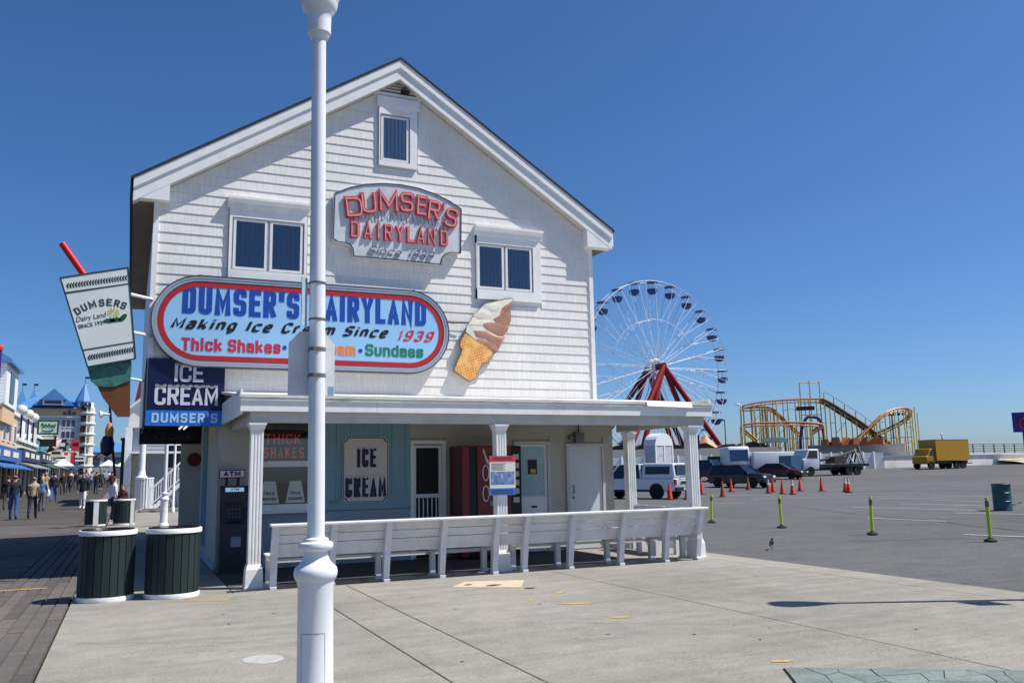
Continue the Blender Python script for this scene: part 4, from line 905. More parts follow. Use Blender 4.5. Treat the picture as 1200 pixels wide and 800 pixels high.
for k in range(9):
    t = k * 2 * math.pi / 9; b.prism([(-0.34 + 0.02 * math.cos(t), 4.27 + 0.02 * math.sin(t)), (-0.34 + 0.09 * math.cos(t - 0.18), 4.27 + 0.09 * math.sin(t - 0.18)), (-0.34 + 0.09 * math.cos(t + 0.18), 4.27 + 0.09 * math.sin(t + 0.18))], CY - 0.005, CY, 'y')
b.build('flower', mat('flower_yellow', (214, 206, 90), 0.5), cu)
for lx, lz, a in ((-0.31, 4.15, 0.2), (-0.20, 4.19, 0.9), (-0.40, 4.13, 0.1)):
    b = MB(); b.prism([(lx + 0.085 * math.cos(t) * math.cos(a) - 0.04 * math.sin(t) * math.sin(a), lz + 0.085 * math.cos(t) * math.sin(a) + 0.04 * math.sin(t) * math.cos(a)) for t in [k * 0.6283 for k in range(10)]], CY - 0.004, CY - 0.001, 'y'); b.build('leaf', mat('dark_leaf', (28, 78, 50), 0.5), cu)
b = MB(); b.tube([(-0.62, CY + 0.06, 4.62), (-0.80, CY + 0.06, 4.86), (-1.16, CY + 0.06, 5.38)], 0.055, 14); b.build('straw', 'straw_red', cu, True)
cn2 = thing('mint_cone_sign', 'mint chip ice cream cone sign hanging below the milkshake cup', 'sign', (-0.25, 15.42, 2.57))
b = MB(); b.prism(SCOOP, CY + 0.06, CY + 0.14, 'y'); b.build('scoop', 'mint', cn2)
b = MB(); b.prism([(x, z) for x, z in SCONE], CY + 0.08, CY + 0.12, 'y'); b.build('cone', 'mint_cone', cn2)
for z in (4.60, 3.97): b = MB(); b.tube([(-0.1, CY + 0.04, z), (0.24, FY - 0.02, z)], 0.028, 8); b.build('bracket', 'white_clean', cu)
b = MB(); b.tube([(-0.05, CY + 0.1, 3.2), (0.23, FY + 0.1, 3.2)], 0.02, 8); b.build('bracket', 'white_clean', cn2)

# ---- ICE CREAM fascia sign under the oval
ic = thing('corner_sign', "dark blue ICE CREAM sign with bright blue DUMSER'S strip at the shop corner", 'sign', (0.85, 15.6, 2.45))
b = MB(); b.box(0.225, 1.46, 15.60, 15.655, 2.70, 3.58); b.build('panel', 'navy', ic)
b = MB(); b.box(0.215, 1.46, 15.59, 15.655, 2.44, 2.698); b.build('strip', 'bright_blue', ic)
b = MB(); b.prism([(15.655, 2.44), (15.655, 3.58), (17.6, 3.4), (17.6, 2.44)], 0.19, 0.205, 'x'); b.build('side_panel', 'dark_navy', ic)
def snow_text(parent, body, h, w, x, y, z, m, cap, n):
    put(stext(body, h, w, h * 0.165, 0.006, gap=0.5), x, y, z).build('lettering', m, parent)
    b = MB(); wl_ = w / n
    for k in range(n):
        for j in range(3):
            c_x = x + (k + 0.18 + 0.29 * j) * wl_; b.prism([(c_x + 0.19 * wl_ * math.cos(t * 0.7854), z + h * 1.02 + h * 0.075 * math.sin(t * 0.7854) - (0.05 * h if j == 1 else 0)) for t in range(8)], y - 0.010, y - 0.006 - 0.0005, 'y')
    b.build('snow_caps', cap, parent)
mat('snow_shade', (150, 152, 158), 0.6); mat('snow_white', (206, 206, 204), 0.6)
snow_text(ic, 'ICE', 0.30, 0.47, 0.64, 15.599, 3.19, 'letter_grey', 'snow_shade', 3)
snow_text(ic, 'CREAM', 0.32, 1.02, 0.34, 15.599, 2.79, 'letter_grey', 'snow_shade', 5)
put(stext("DUMSER'S", 0.165, 1.05, 0.034, gap=0.9), 0.31, 15.589, 2.49).build('lettering', 'letter_pale', ic)
# ---- ICE CREAM board on the blue panel
wb = thing('wall_board', 'white ICE CREAM board with notched corners on the light blue panel', 'sign', (3.97, FY - 0.05, 1.07))
def notched(x0, x1, z0, z1, r):
    out = []
    for cxx, czz, a0 in ((x1, z0, 180), (x1, z1, 270), (x0, z1, 0), (x0, z0, 90)):
        for k in range(6): t = R(a0 - 18 * k); out.append((cxx + r * math.cos(t), czz + r * math.sin(t)))
    return out
b = MB(); b.prism(notched(3.55, 4.40, 1.07, 2.25, 0.06), FY - 0.072, FY - 0.046, 'y'); b.build('board', mat('board_white', (214, 210, 204), 0.5, var=0.05), wb)
b = MB(); o_ = notched(3.56, 4.39, 1.08, 2.24, 0.065); i_ = notched(3.572, 4.378, 1.092, 2.228, 0.07); ring(b, o_, i_, FY - 0.075, FY - 0.0715); b.build('border_line', 'ink_black', wb)
snow_text(wb, 'ICE', 0.36, 0.36, 3.81, FY - 0.073, 1.70, 'navy', 'snow_white', 3)
snow_text(wb, 'CREAM', 0.37, 0.76, 3.60, FY - 0.073, 1.165, 'navy', 'snow_white', 5)

# ================================================================== THINGS ON THE PORCH
at = thing('cash_machine', 'dark cash machine with lit top panel and ATM sign against the shop wall', 'cash machine', (1.65, 15.4, 0))
mat('machine_dark', (38, 40, 46), 0.45, var=0.1); mat('machine_blue', (44, 48, 60), 0.45, var=0.08)
b = MB(); b.prism([(15.25, 0.0), (15.62, 0.0), (15.62, 1.42), (15.36, 1.42), (15.30, 1.32), (15.34, 1.05), (15.20, 0.78), (15.22, 0.0)][::-1], 1.42, 1.88, 'x'); b.build('body', 'machine_blue', at)
b = MB(); b.box(1.45, 1.85, 15.215, 15.23, 0.05, 0.70); b.build('lower_door', 'machine_dark', at)
b = MB(); b.box(1.60, 1.76, 15.205, 15.214, 0.42, 0.62); b.build('notice', mat('notice_grey', (150, 156, 164), 0.6), at)
b = MB(); b.cbox((1.65, 15.318, 1.355), (0.30, 0.02, 0.07), 0, R(-31)); tp = b.build('top_panel', mat('panel_lit', (170, 205, 240), 0.4, var=0, emit=0.35), at)
put(text('ATM', 0.045, 0.14, 0.02, depth=0.003), 1.58, 15.305, 1.335).build('lettering', 'navy', at)
b = MB(); b.box(1.50, 1.80, 15.325, 15.345, 1.08, 1.29); b.build('screen_hood', 'ink_black', at)
b = MB()
for r_ in range(3):
    for c_ in range(4): b.cbox((1.57 + c_ * 0.055, 15.25 + r_ * 0.035, 0.905 + r_ * 0.06), (0.035, 0.012, 0.03), 0, R(-30))
b.build('keypad', 'steel', at)
b = MB(); b.cbox((1.65, 15.215, 0.835), (0.22, 0.03, 0.05), 0, R(-25)); b.build('cash_slot', 'ink_black', at)
asg = tag(thing('atm_sign', 'small framed ATM sign on two struts above the cash machine', 'sign', (1.62, 15.42, 1.43)), 'small framed ATM sign on two struts above the cash machine', 'sign')
b = MB(); b.box(1.40, 1.82, 15.40, 15.45, 1.55, 1.69); b.build('frame', 'ink_black', asg)
b = MB(); b.box(1.415, 1.805, 15.393, 15.399, 1.565, 1.675); b.build('face', mat('atm_face', (222, 204, 210), 0.5, var=0.03), asg)
put(stext('ATM', 0.08, 0.27, 0.02, 0.003, gap=1.0), 1.475, 15.392, 1.583).build('lettering', 'ink_black', asg)
for x in (1.50, 1.69): b = MB(); b.box(x, x + 0.05, 15.42, 15.45, 1.425, 1.55); b.build('strut', 'ink_black', asg)

vm = thing('vending_machine', 'red drink vending machine standing behind the middle porch column', 'vending machine', (6.2, 15.3, 0))
mat('vending_red', (122, 20, 24), 0.35, var=0.15, vscale=6); mat('vending_dark_red', (90, 16, 20), 0.35, var=0.2)
VX0, VX1, VY0, VY1 = 5.62, 6.82, 15.02, 15.66
b = MB(); b.box(VX0, VX1, VY0 + 0.02, VY1, 0.04, 2.06); b.build('cabinet', 'vending_dark_red', vm)
b = MB(); b.box(VX0 + 0.0, VX0 + 0.14, VY0 - 0.02, VY0 + 0.018, 0.06, 2.05); b.build('red_pillar', 'vending_red', vm)
b = MB(); b.box(VX0 + 0.30, VX1 - 0.22, VY0 - 0.03, VY0 + 0.018, 0.06, 2.05); b.build('front_panel', 'vending_red', vm)
b = MB(); b.box(VX0 + 0.14, VX0 + 0.30, VY0, VY0 + 0.018, 0.06, 2.05); b.build('dark_gap', 'ink_black', vm)
b = MB(); b.box(VX1 - 0.22, VX1, VY0 - 0.02, VY0 + 0.018, 0.06, 2.05); sel = b.build('selector_panel', 'ink_black', vm)
for k in range(6): b = MB(); b.box(VX1 - 0.17, VX1 - 0.05, VY0 - 0.03, VY0 - 0.021, 1.0 + k * 0.16, 1.10 + k * 0.16); b.build('button', mat('button_pale', (190, 186, 170), 0.4), vm)
b = MB()
pts = [(VX0 + 0.42 + 0.36 * t, VY0 - 0.034, 2.0 - 0.5 * t - 0.12 * math.sin(t * 6)) for t in [k / 12 for k in range(13)]]
b.tube(pts, [0.012 + 0.02 * math.sin(math.pi * k / 12) for k in range(13)], 6); b.build('white_ribbon', 'letter_grey', vm, True)
for z in (1.56, 1.18):
    b = MB(); o_ = [(VX0 + 0.47 + 0.07 * math.cos(t), z + 0.15 * math.sin(t)) for t in [k * 0.3142 for k in range(20)]]; i_ = [(VX0 + 0.47 + 0.052 * math.cos(t), z + 0.13 * math.sin(t)) for t in [k * 0.3142 for k in range(20)]]
    ring(b, o_, i_, VY0 - 0.036, VY0 - 0.029); b.build('badge', 'letter_grey', vm)
b = MB(); b.box(VX0 + 0.55, VX0 + 0.75, VY0 - 0.04, VY0 - 0.031, 0.95, 1.05); b.build('coin_plate', 'steel', vm)

ps = thing('column_poster', 'printed notice with red heading and blue foot tied to the middle porch column', 'poster', (5.54, 12.9, 1.2))
PX0, PX1, PYY = 5.31, 5.76, 12.90
b = MB(); b.box(PX0, PX1, PYY, PYY + 0.012, 1.20, 1.825); b.build('board', 'poster_white', ps)
b = MB(); b.box(PX0, PX1, PYY - 0.003, PYY - 0.0005, 1.735, 1.825); b.build('heading_band', mat('heading_red', (200, 62, 80), 0.5), ps)
b = MB(); b.box(PX0, PX1, PYY - 0.003, PYY - 0.0005, 1.20, 1.31); b.build('foot_band', mat('foot_blue', (52, 104, 176), 0.5), ps)
b = MB(); b.box(PX0 + 0.02, PX1 - 0.02, PYY - 0.003, PYY - 0.0005, 1.37, 1.575); b.build('picture', mat('picture_blue', (96, 128, 176), 0.5, var=0.5, vscale=22, dirt=(200, 206, 214), dscale=14, damt=0.9), ps)
b = MB()
for k in range(5): b.box(PX0 + 0.03, PX0 + 0.27 - (k % 2) * 0.03, PYY - 0.002, PYY - 0.0005, 1.60 + k * 0.024, 1.608 + k * 0.024)
for k in range(2): b.box(PX0 + 0.06, PX1 - 0.06, PYY - 0.0045, PYY - 0.0035, 1.76 + k * 0.03, 1.772 + k * 0.03); b.box(PX0 + 0.04, PX1 - 0.05, PYY - 0.0045, PYY - 0.0035, 1.23 + k * 0.035, 1.243 + k * 0.035)
stuff(b.build('print_lines', 'print_dark', ps))

# ================================================================== LAMP POSTS
mat('post_white', (224, 226, 230), 0.4, var=0.04, vscale=3, dirt=(176, 172, 166), dscale=2.5, damt=0.25)
def lamp_post(label, loc):
    t = thing('lamp_post', label, 'lamp post', loc, 0, 'white boardwalk lamp posts')
    b = MB(); b.lathe([(0.17, 0.0), (0.17, 0.04), (0.15, 0.07), (0.132, 0.10), (0.1235, 0.13), (0.1215, 0.80), (0.126, 0.815), (0.128, 0.835)], (0, 0, 0), 40); b.build('base', 'post_white', t, True, False)
    b = MB(); b.lathe([(0.128, 0.835), (0.142, 0.85), (0.150, 0.875), (0.150, 0.90), (0.142, 0.925), (0.118, 0.945), (0.098, 0.97), (0.085, 1.0), (0.08, 1.035)], (0, 0, 0), 40); b.build('bulb_moulding', 'post_white', t, True, False)
    b = MB(); b.lathe([(0.08, 1.035), (0.105, 1.04), (0.118, 1.055), (0.121, 1.075), (0.116, 1.092), (0.09, 1.102), (0.085, 1.12), (0.062, 1.13)], (0, 0, 0), 40); b.build('collar', 'post_white', t, True, False)
    b = MB(); b.lathe([(0.0605, 1.125), (0.052, 4.86)], (0, 0, 0), 32); b.build('shaft', 'post_white', t, True, False)
    b = MB(); b.lathe([(0.056, 4.85), (0.073, 4.87), (0.078, 4.89), (0.088, 4.90), (0.09, 5.00), (0.094, 5.06), (0.12, 5.09), (0.135, 5.12), (0.14, 5.15)], (0, 0, 0), 36); b.build('fitter', 'post_white', t, True, False)
    b = MB(); b.lathe([(0.135, 5.15), (0.17, 5.25), (0.205, 5.40), (0.215, 5.52), (0.21, 5.60)], (0, 0, 0), 32); b.build('globe', mat('lamp_acrylic', (206, 208, 206), 0.25, var=0), t, True, False)
    b = MB(); b.lathe([(0.225, 5.60), (0.23, 5.63), (0.17, 5.72), (0.09, 5.78), (0.05, 5.80), (0.045, 5.86), (0.001, 5.90)], (0, 0, 0), 32); b.build('cap', 'post_white', t, True, False)
    return t
lp = lamp_post('tall white lamp post in the foreground with a blank grey sign clamped to it', (1.235, 6.2, 0)); lp.rotation_euler = (0, R(-0.55), 0)
b = MB()
arcp = [R(a) for a in range(-150, -68, 8)]
def hoop(z0, z1, r, b, arcs): 
    pass
o = len(b.v)
outl_ = [(a, 0.175) for a in arcp] + [(a, 0.495) for a in arcp[::-1]]
b.tube([(0.1225 * math.cos(a), 0.1225 * math.sin(a), z) for a, z in outl_], 0.0016, 5, closed=True); b.build('access_door_seam', 'dark_metal', lp, True, False)
# the off-frame twin whose shadow falls on the forecourt
lp2 = dup(lp, (10.35, 6.58, 0), 0, 'white lamp post beyond the right edge of the forecourt whose shadow crosses the slabs'); lp2.rotation_euler = (0, 0, 0)
for ch in list(lp2.children):
    if ch.name.startswith('access_door'): bpy.data.objects.remove(ch)
lp3 = dup(lp, (1.15, 31.7, 0), 0, 'white lamp post beyond the shop corner near the slatted drums'); lp3.rotation_euler = (0, 0, 0)
sg = thing('hanging_board', 'grey flat sign panel fixed to the off-frame lamp post', 'sign', (10.35, 6.58, 2.0))
b = MB(); b.box(10.33, 10.37, 6.20, 6.50, 2.2, 2.75); b.build('panel', mat('sign_back', (222, 223, 224), 0.5, 0.0, var=0.08, vscale=4, dirt=(140, 142, 144), dscale=3, damt=0.4), sg)
# blank back of a sign clamped behind the foreground post
sb_ = thing('road_sign', 'grey back of a clipped-corner sign clamped to the foreground lamp post', 'sign', (1.19, 6.26, 2.14))
b = MB(); b.prism([(1.02, 2.13), (1.355, 2.13), (1.355, 2.51), (1.275, 2.60), (1.10, 2.60), (1.02, 2.51)], 6.268, 6.273, 'y'); b.build('panel', 'sign_back', sb_)
b = MB(); b.box(1.31, 1.35, 6.2655, 6.2675, 2.14, 2.20); b.build('sticker', mat('sticker_blue', (140, 170, 186), 0.5, var=0.3, vscale=60), sb_)
for z in (2.27, 2.46):
    b = MB(); b.lathe([(0.060, -0.012), (0.0625, -0.012), (0.0625, 0.012), (0.060, 0.012)], (1.235 - z * 0.0096, 6.2, z), 24); b.cbox((1.235 - z * 0.0096 - 0.015, 6.135, z), (0.05, 0.02, 0.022)); b.box(1.16, 1.27, 6.255, 6.267, z - 0.015, z + 0.015); b.build('clamp', mat('clamp_metal', (120, 116, 108), 0.5, 0.1, var=0.3), sb_)
ed = thing('side_sign', 'narrow weathered sign seen edge-on above the grey sign on the lamp post', 'sign', (1.1, 6.2, 2.6))
b = MB(); b.add([(1.078, 6.10, 2.62), (1.142, 6.24, 2.62), (1.142, 6.24, 2.99), (1.078, 6.10, 2.97), (1.074, 6.102, 2.62), (1.138, 6.242, 2.62), (1.138, 6.242, 2.99), (1.074, 6.102, 2.97)], [(0,1,2,3), (7,6,5,4), (0,4,5,1), (1,5,6,2), (2,6,7,3), (3,7,4,0)])
b.build('panel', mat('sign_weathered', (170, 196, 210), 0.4, 0.2, var=0.1, vscale=8, dirt=(170, 96, 96), dscale=7, damt=0.8), ed)
for z in (2.68, 2.95): b = MB(); b.lathe([(0.061, -0.008), (0.0625, -0.006), (0.0625, 0.006), (0.061, 0.006)], (1.235 - z * 0.0096, 6.2, z), 24); b.build('clamp', 'clamp_metal', ed)

# ================================================================== LITTER BINS
mat('bin_green', (30, 46, 44), 0.6, var=0.2, vscale=6, rand=0.15, stretch=(1, 1, 0.3)); mat('bin_bag', (14, 14, 16), 0.35, var=0.1, bump=0.6, bscale=14)
def litter_bin(label, loc, panel=False):
    t = thing('litter_bin', label, 'litter bin', loc, 0, 'green slatted litter bins')
    n_ = 22; r = 0.331
    me = None
    for k in range(n_):
        a = 2 * math.pi * (k + 0.5) / n_; hwid = math.pi * r / n_ * 0.93
        if me is None:
            b = MB(); b.box(-hwid, hwid, -0.011, 0.011, 0.055, 0.845); o = b.build('slat', 'bin_green', t, False, False); me = o.data
        else:
            o = bpy.data.objects.new('slat', me); C.objects.link(o); o.parent = t
        o.location = (r * math.cos(a), r * math.sin(a), rnd.uniform(-0.004, 0.004)); o.rotation_euler = (0, 0, a + math.pi / 2)
    b = MB(); b.lathe([(0.350, 0.0), (0.356, 0.03), (0.350, 0.062), (0.31, 0.062), (0.31, 0.0)], (0, 0, 0), 40); b.build('bottom_hoop', 'white_trim', t, True, False)
    b = MB(); b.lathe([(0.345, 0.838), (0.357, 0.84), (0.359, 0.890), (0.352, 0.90), (0.315, 0.90), (0.312, 0.84)], (0, 0, 0), 40); b.build('top_hoop', 'white_trim', t, True, False)
    b = MB(); b.lathe([(0.305, 0.07), (0.305, 0.87), (0.31, 0.905), (0.33, 0.908), (0.322, 0.914), (0.30, 0.89), (0.27, 0.70), (0.001, 0.62)], (0, 0, 0), 32); b.build('bag', 'bin_bag', t, True, False)
    if panel: b = MB(); b.box(-0.06, 0.10, -0.385, -0.36, 0.02, 0.82) if panel == 1 else b.box(0.20, 0.32, -0.31, -0.285, 0.02, 0.88); b.build('white_panel', 'white_trim', t, False, False)
    return t
bin_ = litter_bin('green slatted litter bin at the boardwalk edge, left of the near pair', (-0.21, 12.86, 0))
dup(bin_, (0.60, 12.74, 0), R(7), 'green slatted litter bin nearest the shop, right of the near pair')
litter_bin('distant green litter bin with a white side panel, left of the far pair', (-0.98, 33.6, 0), 1)
litter_bin('distant green litter bin with a white edge strip, right of the far pair', (-0.08, 33.6, 0), 2)
TR_A = [(84.53,104.78,10.73),(84.88,104.59,10.98),(85.81,104.13,11.22),(86.98,103.58,11.41),(88.75,102.76,11.59),(90.52,101.96,11.7),(92.88,100.9,11.77),(94.65,100.11,11.77),(95.6,99.69,11.71)]
TR_LIFT = [(94.13,98.16,11.56),(94.72,97.95,11.24),(95.56,97.66,10.72),(97.36,97.06,9.49),(99.16,96.47,8.26),(100.73,95.98,7.04),(102.18,95.52,5.94),(103.63,95.07,4.78)]
TR_B = [(85.83,106.4,10.88),(85.91,105.9,10.71),(86.81,105.0,10.74),(87.7,104.11,10.73),(88.36,103.35,10.59),(88.9,102.7,10.12),(89.58,102.06,9.18),(90.13,101.48,8.25),(90.79,100.85,7.32),(91.21,100.3,6.53)]
TR_C = [(82.06,101.96,7.73),(82.28,101.83,7.91),(83.07,101.46,8.04),(84.44,100.83,8.14),(86.16,100.06,8.14),(87.88,99.3,8.15),(90.17,98.29,8.06),(91.9,97.55,7.9),(92.83,97.18,7.63),(92.27,97.49,7.27),(91.72,97.82,6.79)]
TR_D = [(97.51,95.46,5.44),(98.98,95.33,6.43),(100.56,95.09,7.68),(102.16,94.86,8.88),(103.78,94.69,9.69),(105.2,94.68,10.01),(106.64,94.7,10.14),(107.87,94.86,9.97),(108.76,95.22,9.55),(108.94,95.92,8.95),(108.52,96.91,8.23),(107.85,97.99,7.63),(107.16,99.08,7.03),(106.46,100.15,6.55)]
TR_E = [(82.01,102.02,7.48),(82.43,101.9,7.1),(83.38,101.61,6.34),(84.09,101.39,5.7)]
SUP = [(84.54,104.8,10.61),(82.39,101.77,7.97),(86.44,106.15,10.73),(87.34,105.75,10.72),(86.31,104.02,10.57),(86.52,103.82,11.2),(87.43,104.51,11.27),(88.48,105.25,10.69),(87.7,103.28,11.31),(89.95,104.69,10.14),(89.11,102.61,11.54),(87.42,100.6,8.18),(88.23,100.25,8.16),(91.17,101.68,11.62),(91.82,101.39,11.61),(90.9,99.09,7.98),(94.72,97.95,11.24),(95.86,97.55,10.59),(96.91,98.22,10.4),(97.61,96.99,9.3),(98.57,96.67,8.65),(100.18,97.14,8.18),(101.21,95.82,6.71),(102.51,94.88,8.82),(102.9,94.65,9.19),(107.47,97.34,7.46),(108.99,97.67,8.01),(106.08,94.21,9.97),(107.38,94.75,9.89),(104.26,94.09,8.91)]
TOWER = [(91.64,99.93,14.18),(92.98,99.29,14.47),(94.34,98.72,14.26),(107.6,93.5,10.19),(108.04,93.43,9.42)]
# ================================================================== CAR PARK: SMALL THINGS
mat('cone_orange', (206, 66, 36), 0.5, var=0.12, vscale=8); mat('cone_dull', (150, 74, 50), 0.6, var=0.2, vscale=8); mat('rubber_black', (26, 26, 26), 0.8, var=0.15)
def cone(label, loc, collar, m='cone_orange', h=0.9, grp='traffic cones in the car park'):
    t = thing('traffic_cone', label, 'traffic cone', (loc[0], loc[1], lot_z(*loc)), rnd.uniform(0, 1.5), grp)
    b = MB(); b.lathe([(0.16, 0.03), (0.15, 0.06), (0.03, h - 0.02), (0.02, h), (0.001, h)], (0, 0, 0), 18); b.build('body', m, t, True, False)
    b = MB(); b.cbox((0, 0, 0.017), (0.40, 0.40, 0.035)); b.build('base', 'rubber_black' if m == 'cone_orange' else m, t, False, False)
    if collar:
        for z0, z1 in ((0.52, 0.66), (0.72, 0.80)):
            r0, r1 = 0.15 - (z0 - 0.06) * 0.12 / (h - 0.08) + 0.004, 0.15 - (z1 - 0.06) * 0.12 / (h - 0.08) + 0.004
            b = MB(); b.lathe([(r0, z0), (r1, z1)], (0, 0, 0), 18); b.build('reflective_collar', 'white_clean', t, True, False)
    return t
for pos, col, m, lab in (((39.76, 39.79), 1, 'cone_orange', 'orange cone with white collar, right one of the rightmost pair'), ((41.0, 41.3), 1, 'cone_orange', 'orange cone with white collar, left one of the rightmost pair'),
        ((41.81, 44.2), 0, 'cone_orange', 'plain orange cone standing alone right of the dark red sedan'), ((35.75, 40.15), 1, 'cone_orange', 'orange cone with white collar below the nose of the red sedan'),
        ((41.18, 45.5), 0, 'cone_orange', 'plain orange cone just behind the collared cone by the red sedan'), ((36.0, 41.3), 0, 'cone_orange', 'plain orange cone beside the third green post'),
        ((36.9, 43.6), 1, 'cone_orange', 'orange cone with white collar in front of the dark car bumper'), ((38.96, 45.59), 0, 'cone_orange', 'plain orange cone touching the front bumper of the dark car'),
        ((40.78, 50.33), 0, 'cone_dull', 'dull brownish cone before the wheel of the dark car'), ((37.6, 48.2), 0, 'cone_orange', 'plain orange cone left of the dark car wheel'),
        ((30.6, 40.0), 0, 'cone_dull', 'dull orange cone standing alone right of the porch corner'), ((26.32, 38.9), 0, 'cone_orange', 'plain orange cone left one behind the white pickup'),
        ((27.0, 38.3), 1, 'cone_orange', 'orange cone with white collar right one behind the white pickup'), ((33.2, 45.5), 0, 'cone_orange', 'plain orange cone partly hidden by the right porch column')):
    cone(lab, pos, col, m)
mat('lime', (168, 196, 44), 0.5, var=0.12, vscale=9); mat('tape_olive', (96, 100, 60), 0.6, var=0.2)
for pos, h, tilt, lab in (((15.69, 15.09), 0.84, 0.03, 'lime green delineator post with olive tape, middle of the three near ones'), ((16.06, 12.38), 0.86, 0.0, 'lime green delineator post nearest the forecourt, rightmost'),
                         ((15.74, 18.17), 0.80, -0.03, 'lime green delineator post left of the middle one'), ((15.74, 21.17), 0.80, 0.05, 'leaning lime green delineator post beside the porch corner')):
    t = thing('delineator_post', lab, 'post', (pos[0], pos[1], 0), 0, 'lime green delineator posts'); t.rotation_euler = (0, tilt, 0)
    b = MB(); b.lathe([(0.036, 0.04), (0.036, h - 0.2), (0.036, h), (0.03, h + 0.02), (0.001, h + 0.02)], (0, 0, 0), 16); b.build('tube', 'lime', t, True, False)
    b = MB(); b.lathe([(0.13, 0.0), (0.12, 0.03), (0.05, 0.06), (0.04, 0.08)], (0, 0, 0), 16); b.build('foot', 'rubber_black', t, True, False)
    b = MB(); b.lathe([(0.0385, h - 0.17), (0.0385, h - 0.05)], (0, 0, 0), 16); b.build('tape_band', 'tape_olive', t, True, False)
dm = thing('drum', 'dark teal steel drum standing in the car park at the right', 'drum', (27.1, 20.3, 0))
b = MB(); b.lathe([(0.29, 0.0), (0.30, 0.02), (0.29, 0.04), (0.288, 0.29), (0.305, 0.305), (0.288, 0.32), (0.288, 0.57), (0.305, 0.585), (0.288, 0.60), (0.29, 0.85), (0.305, 0.87), (0.29, 0.89), (0.27, 0.89), (0.27, 0.5), (0.001, 0.5)], (0, 0, 0), 32)
b.build('shell', mat('teal', (24, 84, 92), 0.45, var=0.25, vscale=4, dirt=(60, 60, 56), dscale=4, damt=0.5), dm, True, False)
for z in (0.31, 0.59): b = MB(); b.lathe([(0.307, z - 0.012), (0.309, z), (0.307, z + 0.012)], (0, 0, 0), 32, R(-40), R(30)); b.build('scuffed_rib', 'pale_disc', dm, True, False)

bird = tag(MB().ball((0, 0, 0.115), (0.035, 0.075, 0.04), 12, 8).build('bird', mat('bird_black', (14, 14, 18), 0.8, var=0.1), None, True), 'small black bird standing at the edge of the car park', 'bird')
bird.scale = (1.2, 1.2, 1.2); bird.location = (11.47, 13.56, -0.012); bird.rotation_euler = (0, 0, R(-50))
b = MB(); b.tube([(0, 0.045, 0.135), (0, 0.075, 0.165), (0, 0.10, 0.175)], [0.022, 0.022, 0.012], 8); b.tube([(0, 0.10, 0.176), (0, 0.135, 0.172)], [0.007, 0.002], 6); b.build('head', 'bird_black', bird, True, False)
b = MB(); b.prism([(-0.06, 0.125), (-0.06, 0.105), (-0.17, 0.075), (-0.17, 0.085)], -0.014, 0.014, 'x'); b.build('tail', 'bird_black', bird, False, False)
for s in (-1, 1): b = MB(); b.tube([(s * 0.014, 0.0, 0.09), (s * 0.014, 0.0, 0.0)], 0.004, 5); b.tube([(s * 0.014, -0.01, 0.004), (s * 0.014, 0.03, 0.004)], 0.003, 5); b.build('leg', 'bird_black', bird, False, False)

